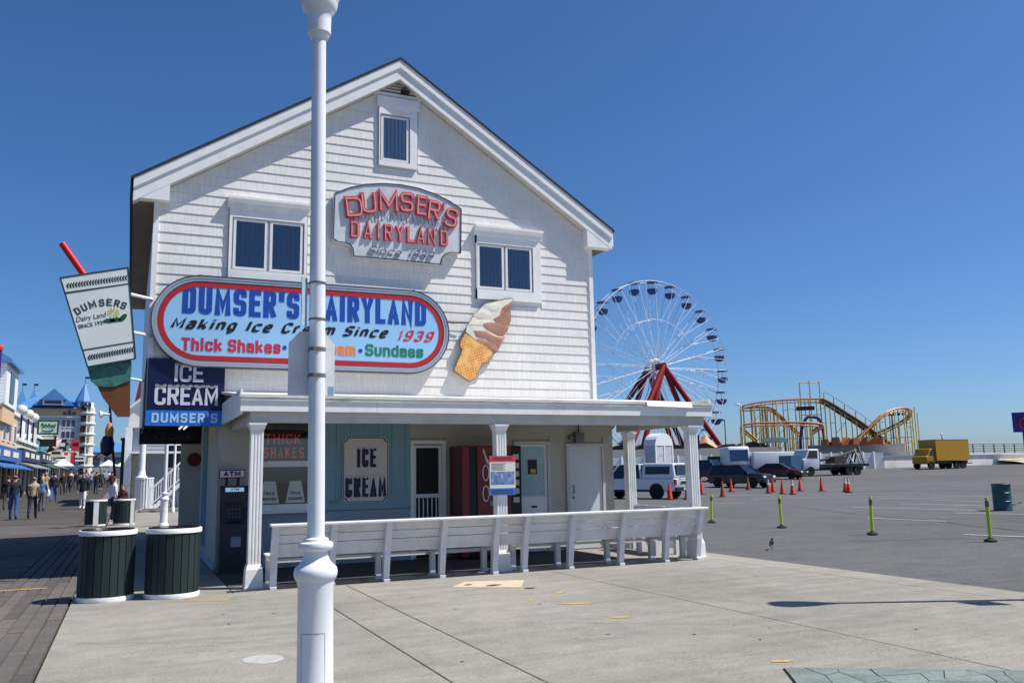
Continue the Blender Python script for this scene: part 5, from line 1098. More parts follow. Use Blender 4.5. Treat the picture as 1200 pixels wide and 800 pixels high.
# ================================================================== VEHICLES
mat('tyre', (22, 22, 23), 0.8, var=0.1); mat('rim', (150, 152, 156), 0.35, 0.6, var=0.05); mat('car_glass', (14, 18, 24), 0.06, var=0, spec=0.7); mat('car_black_trim', (22, 22, 24), 0.5, var=0)
mat('headlight', (226, 230, 236), 0.15, var=0); mat('tail_light', (150, 20, 22), 0.25, var=0); mat('chrome', (200, 204, 208), 0.2, 0.8, var=0)
def paint(name, rgb): return mat(name, rgb, 0.25, var=0.04, vscale=2, spec=0.6)
def soften(o, w_, seg=3):
    md = o.modifiers.new('bevel', 'BEVEL'); md.width = w_; md.segments = seg; md.limit_method = 'ANGLE'; md.angle_limit = R(35); o.data.polygons.foreach_set('use_smooth', [True] * len(o.data.polygons)); return o
def vehicle(name, label, cat, loc, rz, body, w, house, wheels, wr, pm, lights=True, roofm=None, pillars=()):
    """body: side outline (y forward, z); house: (yb0, yt0, yt1, yb1, z0, z1) greenhouse; origin at ground centre"""
    t = thing(name, label, cat, (loc[0], loc[1], lot_z(*loc) - 0.012), rz)
    n = len(body); cy = sum(p[0] for p in body) / n; czz = sum(p[1] for p in body) / n
    b = MB()
    if sum(body[i][0] * body[(i+1) % n][1] - body[(i+1) % n][0] * body[i][1] for i in range(n)) < 0: body = body[::-1]
    rows = ((-w / 2, 0.93), (-w / 2 + 0.07, 1.0), (w / 2 - 0.07, 1.0), (w / 2, 0.93))
    for x, s in rows: b.v += [(x, cy + (p[0] - cy) * (0.985 if s < 1 else 1), czz + (p[1] - czz) * s) for p in body]
    for r in range(3): b.f += [(r*n + i, r*n + (i+1) % n, (r+1)*n + (i+1) % n, (r+1)*n + i)[::-1] for i in range(n)]
    b.f += [tuple(range(n))[::-1][::-1], tuple(3*n + i for i in range(n))[::-1]]
    soften(b.build('body', pm, t, True, False), 0.09)
    for yy in ((house[0] + house[3]) / 2 - 0.1, house[3] - 0.25) if house else ():
        for s in (-1, 1): b = MB(); b.box(s * (w / 2 + 0.002) - 0.006, s * (w / 2 + 0.002) + 0.006, yy - 0.006, yy + 0.006, 0.5, house[4] - 0.08); b.build('door_seam', 'car_black_trim', t, False, False); b = MB(); b.box(s * (w / 2 + 0.012) - 0.015, s * (w / 2 + 0.012) + 0.015, yy - 0.28, yy - 0.10, house[4] - 0.20, house[4] - 0.16); b.build('door_handle', 'car_black_trim', t, False, False)
    for s in (-1, 1): b = MB(); b.box(s * (w / 2 - 0.02) - 0.03, s * (w / 2 - 0.02) + 0.03, min(wheels) + wr * 1.2, max(wheels) - wr * 1.2, min(p[1] for p in body) - 0.02, min(p[1] for p in body) + 0.10); b.build('sill', 'car_black_trim', t, False, False)
    if house:
        yb0, yt0, yt1, yb1, z0, z1 = house; wb, wt = w * 0.92, w * 0.76
        b = MB(); b.add([(-wb/2, yb0, z0), (wb/2, yb0, z0), (wb/2, yb1, z0), (-wb/2, yb1, z0), (-wt/2, yt0, z1), (wt/2, yt0, z1), (wt/2, yt1, z1), (-wt/2, yt1, z1)], [(0,3,2,1), (4,5,6,7), (0,1,5,4), (1,2,6,5), (2,3,7,6), (3,0,4,7)])
        b.build('windows', 'car_glass', t, False, False)
        b = MB(); b.prism([(yt0 - 0.03, z1), (yt0 + 0.05, z1 + 0.05), (yt1 - 0.05, z1 + 0.05), (yt1 + 0.03, z1)], -wt/2 - 0.03, wt/2 + 0.03, 'x'); soften(b.build('roof', roofm or pm, t, False, False), 0.05)
        def at_(f, s, o=0.012):          # a point on the house side at fraction f along
            return lambda z: (s * ((wb + (wt - wb) * (z - z0) / (z1 - z0)) / 2 + o), (yb0 + (yb1 - yb0) * f) + ((yt0 + (yt1 - yt0) * f) - (yb0 + (yb1 - yb0) * f)) * (z - z0) / (z1 - z0), z)
        for s in (-1, 1):
            for f in (0.0, 1.0) + tuple(pillars):
                q = at_(f, s, 0.0); b = MB(); b.beam(q(z0), q(z1), 0.10 if f in (0.0, 1.0) else 0.09, 0.10 if f in (0.0, 1.0) else 0.06); b.build('pillar', pm, t, False, False)
    for s in (-1, 1):
        for wy in wheels:
            b = MB(); b.lathe([(wr * 1.16, -0.02), (wr * 1.16, 0.02)], (0, 0, 0), 20); b.xf(Matrix.Translation((s * (w / 2 - 0.012), wy, wr + 0.03)) @ Matrix.Rotation(R(90), 4, 'Y')); b.build('wheel_arch', 'car_black_trim', t, False, False)
            b = MB(); b.lathe([(wr * 0.6, -0.11), (wr * 0.95, -0.11), (wr, -0.08), (wr, 0.08), (wr * 0.95, 0.11), (wr * 0.6, 0.11)], (0, 0, 0), 22); b.xf(Matrix.Translation((s * (w / 2 - 0.09), wy, wr)) @ Matrix.Rotation(R(90), 4, 'Y')); wl_ = b.build('wheel', 'tyre', t, True, False)
            b = MB(); b.lathe([(0.001, 0.10), (wr * 0.2, 0.105), (wr * 0.58, 0.085), (wr * 0.62, 0.10)], (0, 0, 0), 18); b.xf(Matrix.Translation((s * (w / 2 - 0.09), wy, wr)) @ Matrix.Rotation(R(90 * s), 4, 'Y')); b.build('rim', 'rim', wl_, True, False)
    yf = max(p[0] for p in body); yr = min(p[0] for p in body)
    if lights:
        zf, zr, lh = lights
        for s in (-1, 1):
            b = MB(); b.cbox((s * (w / 2 - 0.22), yf - 0.02, zf), (0.36, 0.09, lh)); b.build('headlight', 'headlight', t, False, False)
            b = MB(); b.cbox((s * (w / 2 - 0.10), yr + 0.02, zr), (0.18, 0.09, lh * 1.8)); b.build('tail_light', 'tail_light', t, False, False)
            b = MB(); b.cbox((s * (w / 2 + 0.08), (house[3] if house else 0) - 0.35, house[4] + 0.08 if house else zf + 0.3), (0.16, 0.10, 0.13)); b.build('mirror', pm, t, False, False)
        b = MB(); b.box(-w * 0.25, w * 0.25, yf - 0.03, yf + 0.02, zf - lh, zf + lh * 0.6); b.build('grille', 'car_black_trim', t, False, False)
        b = MB(); b.box(-w * 0.47, w * 0.47, yf - 0.04, yf + 0.06, 0.36, 0.52); b.build('front_bumper', 'car_black_trim', t, False, False)
        b = MB(); b.box(-w * 0.47, w * 0.47, yr - 0.08, yr + 0.04, 0.45, 0.62); b.build('rear_bumper', 'car_black_trim', t, False, False)
        b = MB(); b.box(-0.16, 0.16, yr - 0.095, yr - 0.08, 0.48, 0.60); b.build('number_plate', 'white_clean', t, False, False)
    return t
# white pickup with a canopy over the bed
wp = paint('pickup_white', (206, 212, 220))
pk = vehicle('pickup_truck', 'white pickup with a canopy over its bed parked beyond the porch', 'pickup truck', (26.5, 42.3), R(27), [(-2.85, 0.55), (-2.9, 0.9), (-2.86, 1.12), (1.15, 1.12), (2.5, 1.10), (2.85, 0.98), (2.92, 0.6), (2.75, 0.42), (-2.75, 0.42)], 2.0, (-0.75, -0.6, 0.75, 1.45, 1.1, 1.88), (-1.75, 1.85), 0.39, wp, (0.9, 0.92, 0.16), None, (0.5,))
b = MB(); wb, wt = 1.9, 1.66
b.add([(-wb/2, -2.86, 1.12), (wb/2, -2.86, 1.12), (wb/2, -0.8, 1.12), (-wb/2, -0.8, 1.12), (-wt/2, -2.74, 1.93), (wt/2, -2.74, 1.93), (wt/2, -0.82, 1.96), (-wt/2, -0.82, 1.96)], [(0,3,2,1), (4,5,6,7), (0,1,5,4), (1,2,6,5), (2,3,7,6), (3,0,4,7)]); cp = soften(b.build('canopy', wp, pk, False, False), 0.08)
for s in (-1, 1): b = MB(); b.cbox((s * 0.915, -1.8, 1.55), (0.03, 1.5, 0.42), 0, 0, R(-8.4) * s); b.build('canopy_window', 'car_glass', pk, False, False)
b = MB(); b.cbox((0, -2.815, 1.55), (1.45, 0.04, 0.52), 0, R(-8)); b.build('canopy_rear_window', 'car_glass', pk, False, False)
b = MB(); b.tube([(-0.72, -2.87, 1.28), (-0.7, -2.83, 1.84), (0.7, -2.83, 1.84), (0.72, -2.87, 1.28)], 0.022, 6); b.tube([(-0.5, -2.95, 0.75), (-0.5, -2.95, 1.2), (0.5, -2.95, 1.2), (0.5, -2.95, 0.75)], 0.02, 6); b.build('ladder_rack', 'car_black_trim', pk, False, False)
b = MB(); b.box(-0.3, 0.3, -2.915, -2.895, 0.82, 0.96); b.build('tailgate_handle', 'car_black_trim', pk, False, False)
# dark car facing the camera
vehicle('suv', 'black suv parked nose towards the cones beside the dark red sedan', 'suv', (43.0, 53.9), R(203), [(-2.3, 0.5), (-2.38, 0.95), (-2.3, 1.08), (0.8, 1.06), (2.0, 1.0), (2.33, 0.85), (2.38, 0.5), (2.2, 0.33), (-2.2, 0.33)], 1.92, (-2.25, -1.95, 0.35, 1.1, 1.06, 1.68), (-1.4, 1.45), 0.37, paint('suv_black', (18, 21, 28)), (0.80, 0.9, 0.14), None, (0.33, 0.66))
vehicle('sedan', 'dark red sedan parked behind the black suv', 'sedan', (55.0, 63.3), R(208), [(-2.3, 0.5), (-2.35, 0.85), (-2.2, 0.98), (-1.2, 1.0), (0.95, 0.92), (2.05, 0.78), (2.3, 0.62), (2.32, 0.42), (2.1, 0.28), (-2.1, 0.28)], 1.8, (-1.75, -1.0, 0.25, 1.15, 0.93, 1.40), (-1.4, 1.4), 0.33, paint('sedan_red', (78, 18, 28)), (0.64, 0.75, 0.12), None, (0.5,))
vehicle('pickup_truck', 'dark blue pickup parked behind the right porch column', 'pickup truck', (47.9, 64.6), R(203), [(-2.85, 0.55), (-2.9, 0.9), (-2.86, 1.12), (1.15, 1.12), (2.5, 1.10), (2.85, 0.98), (2.92, 0.6), (2.75, 0.42), (-2.75, 0.42)], 2.0, (-1.0, -0.75, 0.7, 1.4, 1.1, 1.85), (-1.75, 1.85), 0.4, paint('pickup_navy', (28, 40, 66)), (0.92, 0.92, 0.18), None, (0.5,))
vehicle('suv', 'grey suv mostly hidden behind the white pickup roof', 'suv', (35.8, 62.0), R(174), [(-2.3, 0.5), (-2.38, 0.95), (-2.3, 1.08), (0.8, 1.06), (2.0, 1.0), (2.33, 0.85), (2.38, 0.5), (2.2, 0.33), (-2.2, 0.33)], 1.92, (-2.25, -1.95, 0.35, 1.1, 1.06, 1.7), (-1.4, 1.45), 0.37, paint('suv_grey', (70, 74, 80)), (0.80, 0.9, 0.14), None, (0.33, 0.66))
# yellow box truck
def big_wheels(t, w, ys, r):
    for s in (-1, 1):
        for wy in ys:
            b = MB(); b.lathe([(r * 0.5, -0.14), (r * 0.95, -0.14), (r, -0.1), (r, 0.1), (r * 0.95, 0.14), (r * 0.5, 0.14), (0.001, 0.08)], (0, 0, 0), 20); b.xf(Matrix.Translation((s * (w / 2 - 0.16), wy, r)) @ Matrix.Rotation(R(90 * s), 4, 'Y')); b.build('wheel', 'tyre', t, True, False)
ym = mat('truck_yellow_shaded', (178, 132, 20), 0.45, var=0.1, vscale=1.5); yd = mat('truck_roof_grey', (70, 66, 60), 0.6)  # yellow darkened so box side and cab carry their shade in the paint
yt = thing('box_truck', 'yellow box truck parked by the white pier wall', 'truck', (85.0, 71.2, lot_z(85, 71.2) - 0.012), R(88))
b = MB(); b.box(-1.22, 1.22, -3.6, 1.5, 0.95, 3.25); bx_ = b.build('cargo_box', ym, yt, False, False)
b = MB(); b.box(-1.23, 1.23, -3.62, 1.52, 3.25, 3.30); b.build('box_roof', yd, yt, False, False)
b = MB(); b.box(-1.15, 1.15, -3.63, -3.602, 1.05, 3.15); b.build('rear_door', mat('truck_yellow_lit', (214, 176, 60), 0.45, var=0.08), yt, False, False)  # brighter yellow paints in the sun on the rear end
b = MB(); b.prism([(1.55, 0.6), (1.55, 2.3), (2.2, 2.3), (2.6, 1.5), (2.85, 1.4), (2.9, 0.6)], -1.05, 1.05, 'x'); soften(b.build('cab', ym, yt, False, False), 0.12)
b = MB(); b.prism([(1.7, 1.5), (1.7, 2.18), (2.12, 2.18), (2.48, 1.5)], -1.065, 1.065, 'x'); b.build('cab_window', 'car_glass', yt, False, False)
b = MB(); b.box(-0.9, 0.9, -3.6, 2.8, 0.55, 0.93); b.build('chassis', 'car_black_trim', yt, False, False)
big_wheels(yt, 2.3, (-2.7, -1.7, 2.2), 0.45)
b = MB(); b.box(-1.15, 1.15, -4.0, -3.65, 0.55, 0.65); b.build('rear_step', 'car_black_trim', yt, False, False)
# white cargo trailer
tr = thing('cargo_trailer', 'white enclosed cargo trailer behind the dark red sedan', 'trailer', (62.3, 73.0, lot_z(62.3, 73) - 0.012), R(80))
b = MB(); b.box(-1.1, 1.1, -2.4, 2.6, 0.45, 2.35); soften(b.build('box', mat('trailer_white', (206, 208, 214), 0.45, var=0.05), tr, False, False), 0.06)
b = MB(); b.box(-1.02, 1.02, -2.43, -2.403, 0.5, 2.28); b.build('rear_door', 'white_clean', tr, False, False)
b = MB(); b.box(-0.05, 0.05, 2.6, 3.8, 0.42, 0.52); b.build('drawbar', 'car_black_trim', tr, False, False)
b = MB(); b.box(0.4, 0.9, -2.45, -2.431, 1.3, 1.36); b.build('latch', 'steel', tr, False, False)
big_wheels(tr, 2.2, (-0.5, 0.4), 0.34)
# flatbed with equipment
fb = thing('flatbed_truck', 'black flatbed truck with white cab and dark rigging on the back', 'truck', (63.6, 66.6, lot_z(63.6, 66.6) - 0.012), R(84))
b = MB(); b.box(-1.2, 1.2, -4.4, 1.3, 0.85, 1.1); b.build('deck', 'car_black_trim', fb, False, False)
b = MB(); b.box(-0.5, 0.5, -4.2, 3.2, 0.5, 0.84); b.build('chassis', 'car_black_trim', fb, False, False)
b = MB(); b.prism([(1.4, 0.6), (1.4, 2.6), (2.6, 2.6), (3.0, 1.7), (3.3, 1.6), (3.3, 0.6)], -1.1, 1.1, 'x'); soften(b.build('cab', 'trailer_white', fb, False, False), 0.12)
b = MB(); b.prism([(1.6, 1.7), (1.6, 2.45), (2.5, 2.45), (2.85, 1.7)], -1.115, 1.115, 'x'); b.build('cab_window', 'car_glass', fb, False, False)
b = MB(); b.box(-1.0, 1.0, 3.33, 4.6, 0.7, 2.0); b.build('blue_tank', mat('tank_blue', (70, 110, 140), 0.5, var=0.15), fb, False, False)
for k, (y, h_) in enumerate(((-4.2, 1.8), (-3.7, 1.5), (-2.9, 0.9))):
    b = MB(); b.beam((-0.8, y, 1.1), (0.2, y - 0.2, 1.1 + h_), 0.12); b.beam((0.8, y, 1.1), (0.2, y - 0.2, 1.1 + h_), 0.12); b.build('rig_frame', 'car_black_trim', fb, False, False)
b = MB(); b.tube([(0.2, -4.3, 2.5), (0.1, -2.0, 1.9), (0.0, 0.4, 1.5)], 0.14, 8); b.build('boom', mat('rig_brown', (74, 60, 52), 0.6, var=0.3), fb, True, False)
b = MB(); b.cbox((0, -1.4, 1.5), (1.4, 1.4, 0.7)); b.build('winch', 'rig_brown', fb, False, False)
big_wheels(fb, 2.4, (-3.0, -2.0, 2.5), 0.45)
# white van facing the camera
vn = thing('delivery_van', 'white boxy van with a wide blue-grey windscreen behind the black suv', 'van', (59.6, 75.5, lot_z(59.6, 75.5) - 0.012), R(152))
b = MB(); b.prism([(-2.8, 0.45), (-2.8, 2.95), (2.2, 2.95), (2.45, 2.6), (2.6, 1.3), (2.65, 0.45)], -1.1, 1.1, 'x'); soften(b.build('body', 'trailer_white', vn, False, False), 0.14)
b = MB(); b.prism([(2.47, 2.55), (2.49, 2.6), (2.625, 1.4), (2.60, 1.4)], -0.95, 0.95, 'x'); b.build('windscreen', mat('screen_blue', (60, 84, 120), 0.08, var=0.2, spec=0.7), vn, False, False)
b = MB(); b.box(-1.0, 1.0, 2.6, 2.72, 0.45, 0.7); b.build('bumper', 'car_black_trim', vn, False, False)
big_wheels(vn, 2.1, (-1.7, 1.7), 0.38)
dp = thing('dumpster', 'dark green steel skip standing by the pier fence', 'skip', (61.0, 79.5, lot_z(61, 79.5)), R(20))
b = MB(); b.prism([(-1.4, 0.1), (1.4, 0.1), (1.7, 1.9), (-1.4, 1.9)], -1.0, 1.0, 'y'); b.build('body', mat('skip_green', (26, 62, 44), 0.6, var=0.2), dp, False, False)
for x in (-0.9, -0.1, 0.7): b = MB(); b.box(x - 0.05, x + 0.05, -1.06, -1.0, 0.2, 1.85); b.build('rib', 'skip_green', dp, False, False)

# ================================================================== PIER, BOOTH, POLES
mat('lattice_grey', (176, 180, 190), 0.6, var=0.1)
bo = thing('arched_booth', 'white booth with arched roof and speckled panels behind the pickup', 'booth', (40.5, 61.2, 0), R(17))
zb = lot_z(40.6, 60.6)
b = MB(); arcp_ = [(-1.15, 3.55)] + [(-1.15 * math.cos(t), 3.55 + 1.05 * math.sin(t)) for t in [k * math.pi / 12 for k in range(13)]]
b.prism(arcp_[1:], -0.62, 0.62, 'y'); b.build('arched_roof', 'white_clean', bo, False, False)
for sx_ in (-1.08, 0.0, 1.08):
    for sy_ in (-0.55, 0.55): b = MB(); b.box(sx_ - 0.07, sx_ + 0.07, sy_ - 0.07, sy_ + 0.07, 0, 3.55); b.build('post', 'white_clean', bo, False, False)
m_lat = mat('speckled_panel', (196, 198, 204), 0.6, var=0.1, dirt=(60, 62, 70), dscale=7, damt=1.0, vscale=9)
for sx_ in (-1.08, 1.08):
    for y0, y1 in ((-0.48, 0.48),): b = MB(); b.box(sx_ - 0.03, sx_ + 0.03, y0, y1, 0.1, 3.54); b.build('side_panel', m_lat, bo, False, False)
for sx_, sy_ in ((-0.54, -0.55), (0.54, -0.55), (-0.54, 0.55), (0.54, 0.55)): b = MB(); b.box(sx_ - 0.46, sx_ + 0.46, sy_ - 0.03, sy_ + 0.03, 0.1, 3.54); b.build('end_panel', m_lat, bo, False, False)
# signpost beside the pickup
sp = thing('sign_post', 'thin post with a small purple sign in front of the pickup tailgate', 'sign post', (27.9, 38.6, 0))
b = MB(); b.tube([(0, 0, 0), (0, 0, 3.2)], 0.025, 8); b.build('post', 'steel', sp, False, False)
b = MB(); b.cbox((0, -0.04, 3.0), (0.42, 0.02, 0.75), R(-30)); b.build('panel', mat('sign_purple', (58, 48, 120), 0.5, var=0.1), sp, False, False)
def pole(label, loc, h, m, arm, name='light_pole', r=0.07):
    t = thing(name, label, 'light pole', (loc[0], loc[1], lot_z(*loc)))
    b = MB(); b.lathe([(r * 1.6, 0), (r * 1.5, 0.3), (r, 0.35), (r * 0.75, h)], (0, 0, 0), 10); b.build('mast', m, t, True, False)
    if arm:
        b = MB(); b.tube([(0, 0, h - 0.05), (arm * 0.6, -0.1, h + 0.05), (arm, -0.2, h)], 0.03, 6); b.build('arm', m, t, True, False)
        b = MB(); b.cbox((arm, -0.25, h - 0.05), (0.35, 0.5, 0.16), 0.3, 0.3); b.build('floodlight', m, t, False, False)
    else:
        b = MB(); b.ball((0, 0, h + 0.18), 0.22, 12, 8); b.build('globe', 'lamp_acrylic', t, True, False)
    return t
pole('black light pole with one floodlight rising right of the red wheel legs', (63.8, 82.3), 6.1, 'dark_metal', -0.7)
pole('thin white light pole standing left of the roller coaster', (62.4, 77.4), 7.6, 'white_clean', -0.6, r=0.06)
# pier fence of white boards, arcade building behind it
def along(p, q, f): return (p[0] + (q[0] - p[0]) * f, p[1] + (q[1] - p[1]) * f)
fe = thing('pier_fence', 'long white board fence running behind the parked cars', 'fence', (60, 88, 1.4))
FA, FB = (40.0, 92.0), (84.0, 78.0)
k = 34
for i in range(k):
    a = along(FA, FB, i / k); c = along(FA, FB, (i + 0.94) / k); z = lot_z(*a)
    b = MB(); b.beam((a[0], a[1], z + 0.95), (c[0], c[1], lot_z(*c) + 0.95), 0.06, 1.9); b.build('panel', 'white_trim', fe)
    b = MB(); b.box(a[0] - 0.09, a[0] + 0.09, a[1] - 0.12, a[1] + 0.06, z - 0.1, z + 2.05); b.build('post', 'white_trim', fe)
ab = thing('pier_arcade', 'low white arcade building with a long grey roof below the roller coaster', 'building', (74, 96, 1.5), R(-24))
b = MB(); b.box(-22, 8, 0, 9, 0, 1.7); b.build('wall', 'white_trim', ab, False, False)
b = MB(); b.prism([(-0.6, 1.7), (4.5, 3.0), (9.6, 1.7)], -22.5, 8.5, 'x'); b.build('roof', mat('roof_grey', (78, 80, 86), 0.7, var=0.12), ab, False, False)
for x in range(-20, 8, 3): b = MB(); b.box(x, x + 1.3, -0.05, 0.02, 0.7, 1.5); b.build('window', 'car_glass', ab, False, False)
br_ = thing('ride_building', 'brown roofed ride building low behind the wheel legs', 'building', (66, 108, 1.5), R(-24))
b = MB(); b.box(-14, 22, 0, 8, 0, 3.0); b.build('wall', mat('brown_wall', (84, 62, 50), 0.8, var=0.3, vscale=0.8), br_, False, False)
for x in range(-13, 22, 4): b = MB(); b.prism([(x - 2.2, 3.0), (x - 0.6, 3.6 + rnd.uniform(-0.3, 0.4)), (x + 0.6, 3.6 + rnd.uniform(-0.3, 0.4)), (x + 2.2, 3.0)], 0.2, 7.8, 'y'); b.build('roof_gable', mat('brown_roof', (72, 62, 46), 0.85, var=0.35, vscale=0.6), br_, False, False)
tnt = thing('ride_tent', 'striped tent top showing right of the red wheel leg', 'tent', (78.5, 106, 1.5))
b = MB(); b.lathe([(3.2, 0.0), (3.2, 2.2)], (0, 0, 0), 16); b.build('wall', 'white_trim', tnt, False, False)
b = MB(); b.lathe([(3.6, 2.2), (1.4, 3.6), (0.2, 5.0), (0.001, 5.2)], (0, 0, 0), 16); b.build('canopy', mat('tent_pink', (214, 150, 120), 0.6, var=0.2), tnt, False, False)
# white sea wall and the raised boardwalk with railing
sw = thing('pier_wall', 'white weathered concrete wall below the raised boardwalk railing', 'wall', (120, 77, 1.3))
mat('whitewash', (234, 230, 224), 0.85, var=0.16, vscale=0.7, dirt=(150, 140, 130), dscale=0.9, damt=0.7, stretch=(0.5, 1, 1.5))
for i in range(22):
    x = 84 + i * 6
    b = MB(); b.box(x, x + 5.96, 78, 78.5, 0.6, 2.75 + 0.02 * i); b.build('wall_panel', 'whitewash', sw)
b = MB(); b.box(84, 216, 77.85, 78.6, 2.76, 2.80); b.build('coping', 'white_trim', sw)
rl = thing('pier_railing', 'dark post and rail fence along the raised boardwalk at the right', 'railing', (150, 79, 3.0))
b = MB(); b.box(96, 216, 79.0, 90, 2.6, 3.0); b.build('deck', 'whitewash', rl)
for i in range(58):
    x = 97 + i * 2.0
    b = MB(); b.box(x - 0.06, x + 0.06, 79.0, 79.12, 3.0, 4.15); b.build('post', mat('rail_grey', (92, 90, 92), 0.7, var=0.15), rl)
for z in (3.25, 3.55, 3.85, 4.12): b = MB(); b.box(96, 216, 79.03, 79.09, z, z + 0.07); b.build('rail', 'rail_grey', rl)
sd = MB(); nn_ = 30
for i in range(nn_ + 1):
    x = 104 + i * 4; hh_ = 0.55 + 0.25 * math.sin(i * 0.9) + rnd.uniform(-0.08, 0.08); z = lot_z(x, 75)
    sd.v += [(x, 73.2 + 0.4 * math.sin(i * 1.7), z - 0.02), (x, 75.6, z + hh_ * 0.7), (x, 78.0, z + hh_)]
for i in range(nn_): sd.f += [(3*i, 3*i+3, 3*i+4, 3*i+1), (3*i+1, 3*i+4, 3*i+5, 3*i+2)]
struct(sd.build('sand_bank', 'sand', None, True))
l1 = thing('boardwalk_lamp', 'white globe lamp on the raised boardwalk right of the yellow truck', 'lamp', (97.2, 80.5, 3.0))
b = MB(); b.lathe([(0.14, 0), (0.09, 0.4), (0.06, 2.3)], (0, 0, 0), 10); b.build('mast', 'steel', l1, True, False)
b = MB(); b.ball((0, 0, 2.45), 0.2, 10, 7); b.build('globe', 'lamp_acrylic', l1, True, False)
ps_ = thing('pylon_sign', 'purple square pylon sign with a red ring at the right edge', 'sign', (107.2, 76.0, 2.4))
b = MB(); b.box(-0.18, 0.18, 0.05, 0.3, 0, 3.4); b.build('post', mat('post_blue', (40, 50, 110), 0.5), ps_, False, False)
b = MB(); b.cbox((0.2, 0, 4.5), (3.0, 0.25, 2.6), R(-40)); pn = b.build('panel', mat('sign_deep_purple', (52, 40, 130), 0.45, var=0.06), ps_, False, False)
b = MB(); mtx = Matrix.Translation((0.2, 0, 4.3)) @ Matrix.Rotation(R(-40), 4, 'Z'); b.tube([mtx @ Vector((0.75 * math.cos(t), -0.16, 0.75 * math.sin(t))) for t in [R(40 + k * 20) for k in range(15)]], 0.13, 6); b.build('red_ring', mat('ring_red', (190, 40, 60), 0.5), ps_, True, False)

# ================================================================== FERRIS WHEEL
FC = Vector((77.85, 117.47, 18.1)); RAD = 14.2
fw_ = thing('ferris_wheel', 'tall white ferris wheel with blue gondolas and red legs behind the shop', 'ferris wheel', (FC.x, FC.y, 1.5))
vdir = Vector((math.sin(R(33.5)), math.cos(R(33.5)), 0)); rdir = Vector((math.cos(R(33.5)), -math.sin(R(33.5)), 0))
hx = (rdir * math.cos(R(38)) + vdir * math.sin(R(38))).normalized(); ax = (-vdir * math.cos(R(38)) + rdir * math.sin(R(38))).normalized()
def fp(a, r, o=0.0): return FC + hx * (r * math.sin(a)) + Vector((0, 0, r * math.cos(a))) + ax * o
mat('wheel_white', (226, 228, 232), 0.4, var=0.03); mat('gondola_blue', (52, 88, 146), 0.45, var=0.1, rand=0.1); mat('wheel_red', (150, 26, 32), 0.4, var=0.08); mat('wheel_dark_red', (96, 22, 30), 0.45)
NG = 24
for o in (-0.95, 0.95):
    b = MB(); b.tube([fp(2 * math.pi * k / 72, RAD, o) for k in range(72)], 0.07, 6, closed=True); b.build('rim', 'wheel_white', fw_)
    b = MB(); b.tube([fp(2 * math.pi * k / 48, RAD * 0.55, o * 0.9) for k in range(48)], 0.035, 5, closed=True); b.build('inner_ring', 'wheel_white', fw_)
    for k in range(NG):
        a = 2 * math.pi * k / NG
        b = MB(); b.tube([fp(a + 0.10, 0.8, o * 0.9), fp(a, RAD, o)], 0.05, 5); b.build('spoke', 'wheel_white', fw_); b = MB(); b.tube([fp(a, RAD * 0.55, o * 0.9), fp(a + math.pi / NG, RAD, o)], 0.035, 5); b.build('strut', 'wheel_white', fw_)
for k in range(NG):
    a = 2 * math.pi * (k + 0.0) / NG; b = MB(); b.tube([fp(a, RAD, -0.95), fp(a, RAD, 0.95)], 0.05, 5); b.build('cross_bar', 'wheel_white', fw_)
b = MB(); b.tube([FC - ax * 2.3, FC + ax * 2.3], 0.55, 12); b.build('axle', 'wheel_dark_red', fw_)
b = MB(); b.tube([fp(2 * math.pi * k / 16, 1.2, 0) for k in range(16)], 0.3, 6, closed=True); b.build('hub', 'wheel_white', fw_, True)
for o, off in ((2.1, 0.0), (-2.1, 0.0)):
    top = FC + ax * o
    for sgn in (-1, 1):
        for spread, m in ((11.0, 'wheel_red' if o > 0 else 'wheel_dark_red'), (6.6, 'wheel_red')):
            base = Vector((FC.x, FC.y, 2.0)) + hx * (sgn * spread) + ax * (o + (3.0 if o > 0 else -3.0) * (1 if spread > 8 else 0.3))
            b = MB(); b.tube([top, base], 0.42, 10); b.build('leg', m, fw_, True)
gon = None
for k in range(NG):
    a = 2 * math.pi * k / NG; p = fp(a, RAD)
    if gon is None:
        gon = True
        b = MB(); b.lathe([(0.001, 0.0), (0.5, 0.12), (0.82, 0.5), (0.9, 0.95), (0.84, 0.95), (0.78, 0.55), (0.001, 0.3)], (0, 0, -2.15), 16); g0 = b.build('gondola', 'gondola_blue', fw_, True, False)
        b = MB(); b.lathe([(0.95, -0.12), (0.95, -0.02), (0.6, 0.12), (0.001, 0.2)], (0, 0, 0), 16); cpy = b.build('canopy', 'gondola_blue', g0, True, False)
        b = MB(); b.tube([(0, 0, -2.0), (0, 0, 0.1)], 0.05, 6); mst = b.build('mast', 'wheel_white', g0, False, False)
        g = g0
    else: g = copy_tree(g0, fw_)
    g.parent = fw_; g.location = p - Vector((FC.x, FC.y, 1.5))

# ================================================================== ROLLER COASTER
rc = thing('roller_coaster', 'orange tracked roller coaster on yellow steel supports behind the car park', 'roller coaster', (96, 98, 1.5))
mat('track_orange', (178, 120, 66), 0.5, var=0.15, vscale=0.8); mat('support_yellow', (206, 178, 74), 0.5, var=0.12, vscale=0.8); mat('lift_dark', (66, 48, 38), 0.6, var=0.15); mat('orange_bright', (176, 98, 54), 0.5, var=0.2)
def smooth(pts, n=5):
    pts = [Vector(p) for p in pts]; out = []
    for i in range(len(pts) - 1):
        p0, p1, p2, p3 = pts[max(0, i-1)], pts[i], pts[i+1], pts[min(len(pts)-1, i+2)]
        for k in range(n):
            t = k / n; out.append(0.5 * ((2*p1) + (p2 - p0)*t + (2*p0 - 5*p1 + 4*p2 - p3)*t*t + (3*p1 - p0 - 3*p2 + p3)*t**3))
    out.append(pts[-1]); return out
perp = Vector((0.407, 0.913, 0))
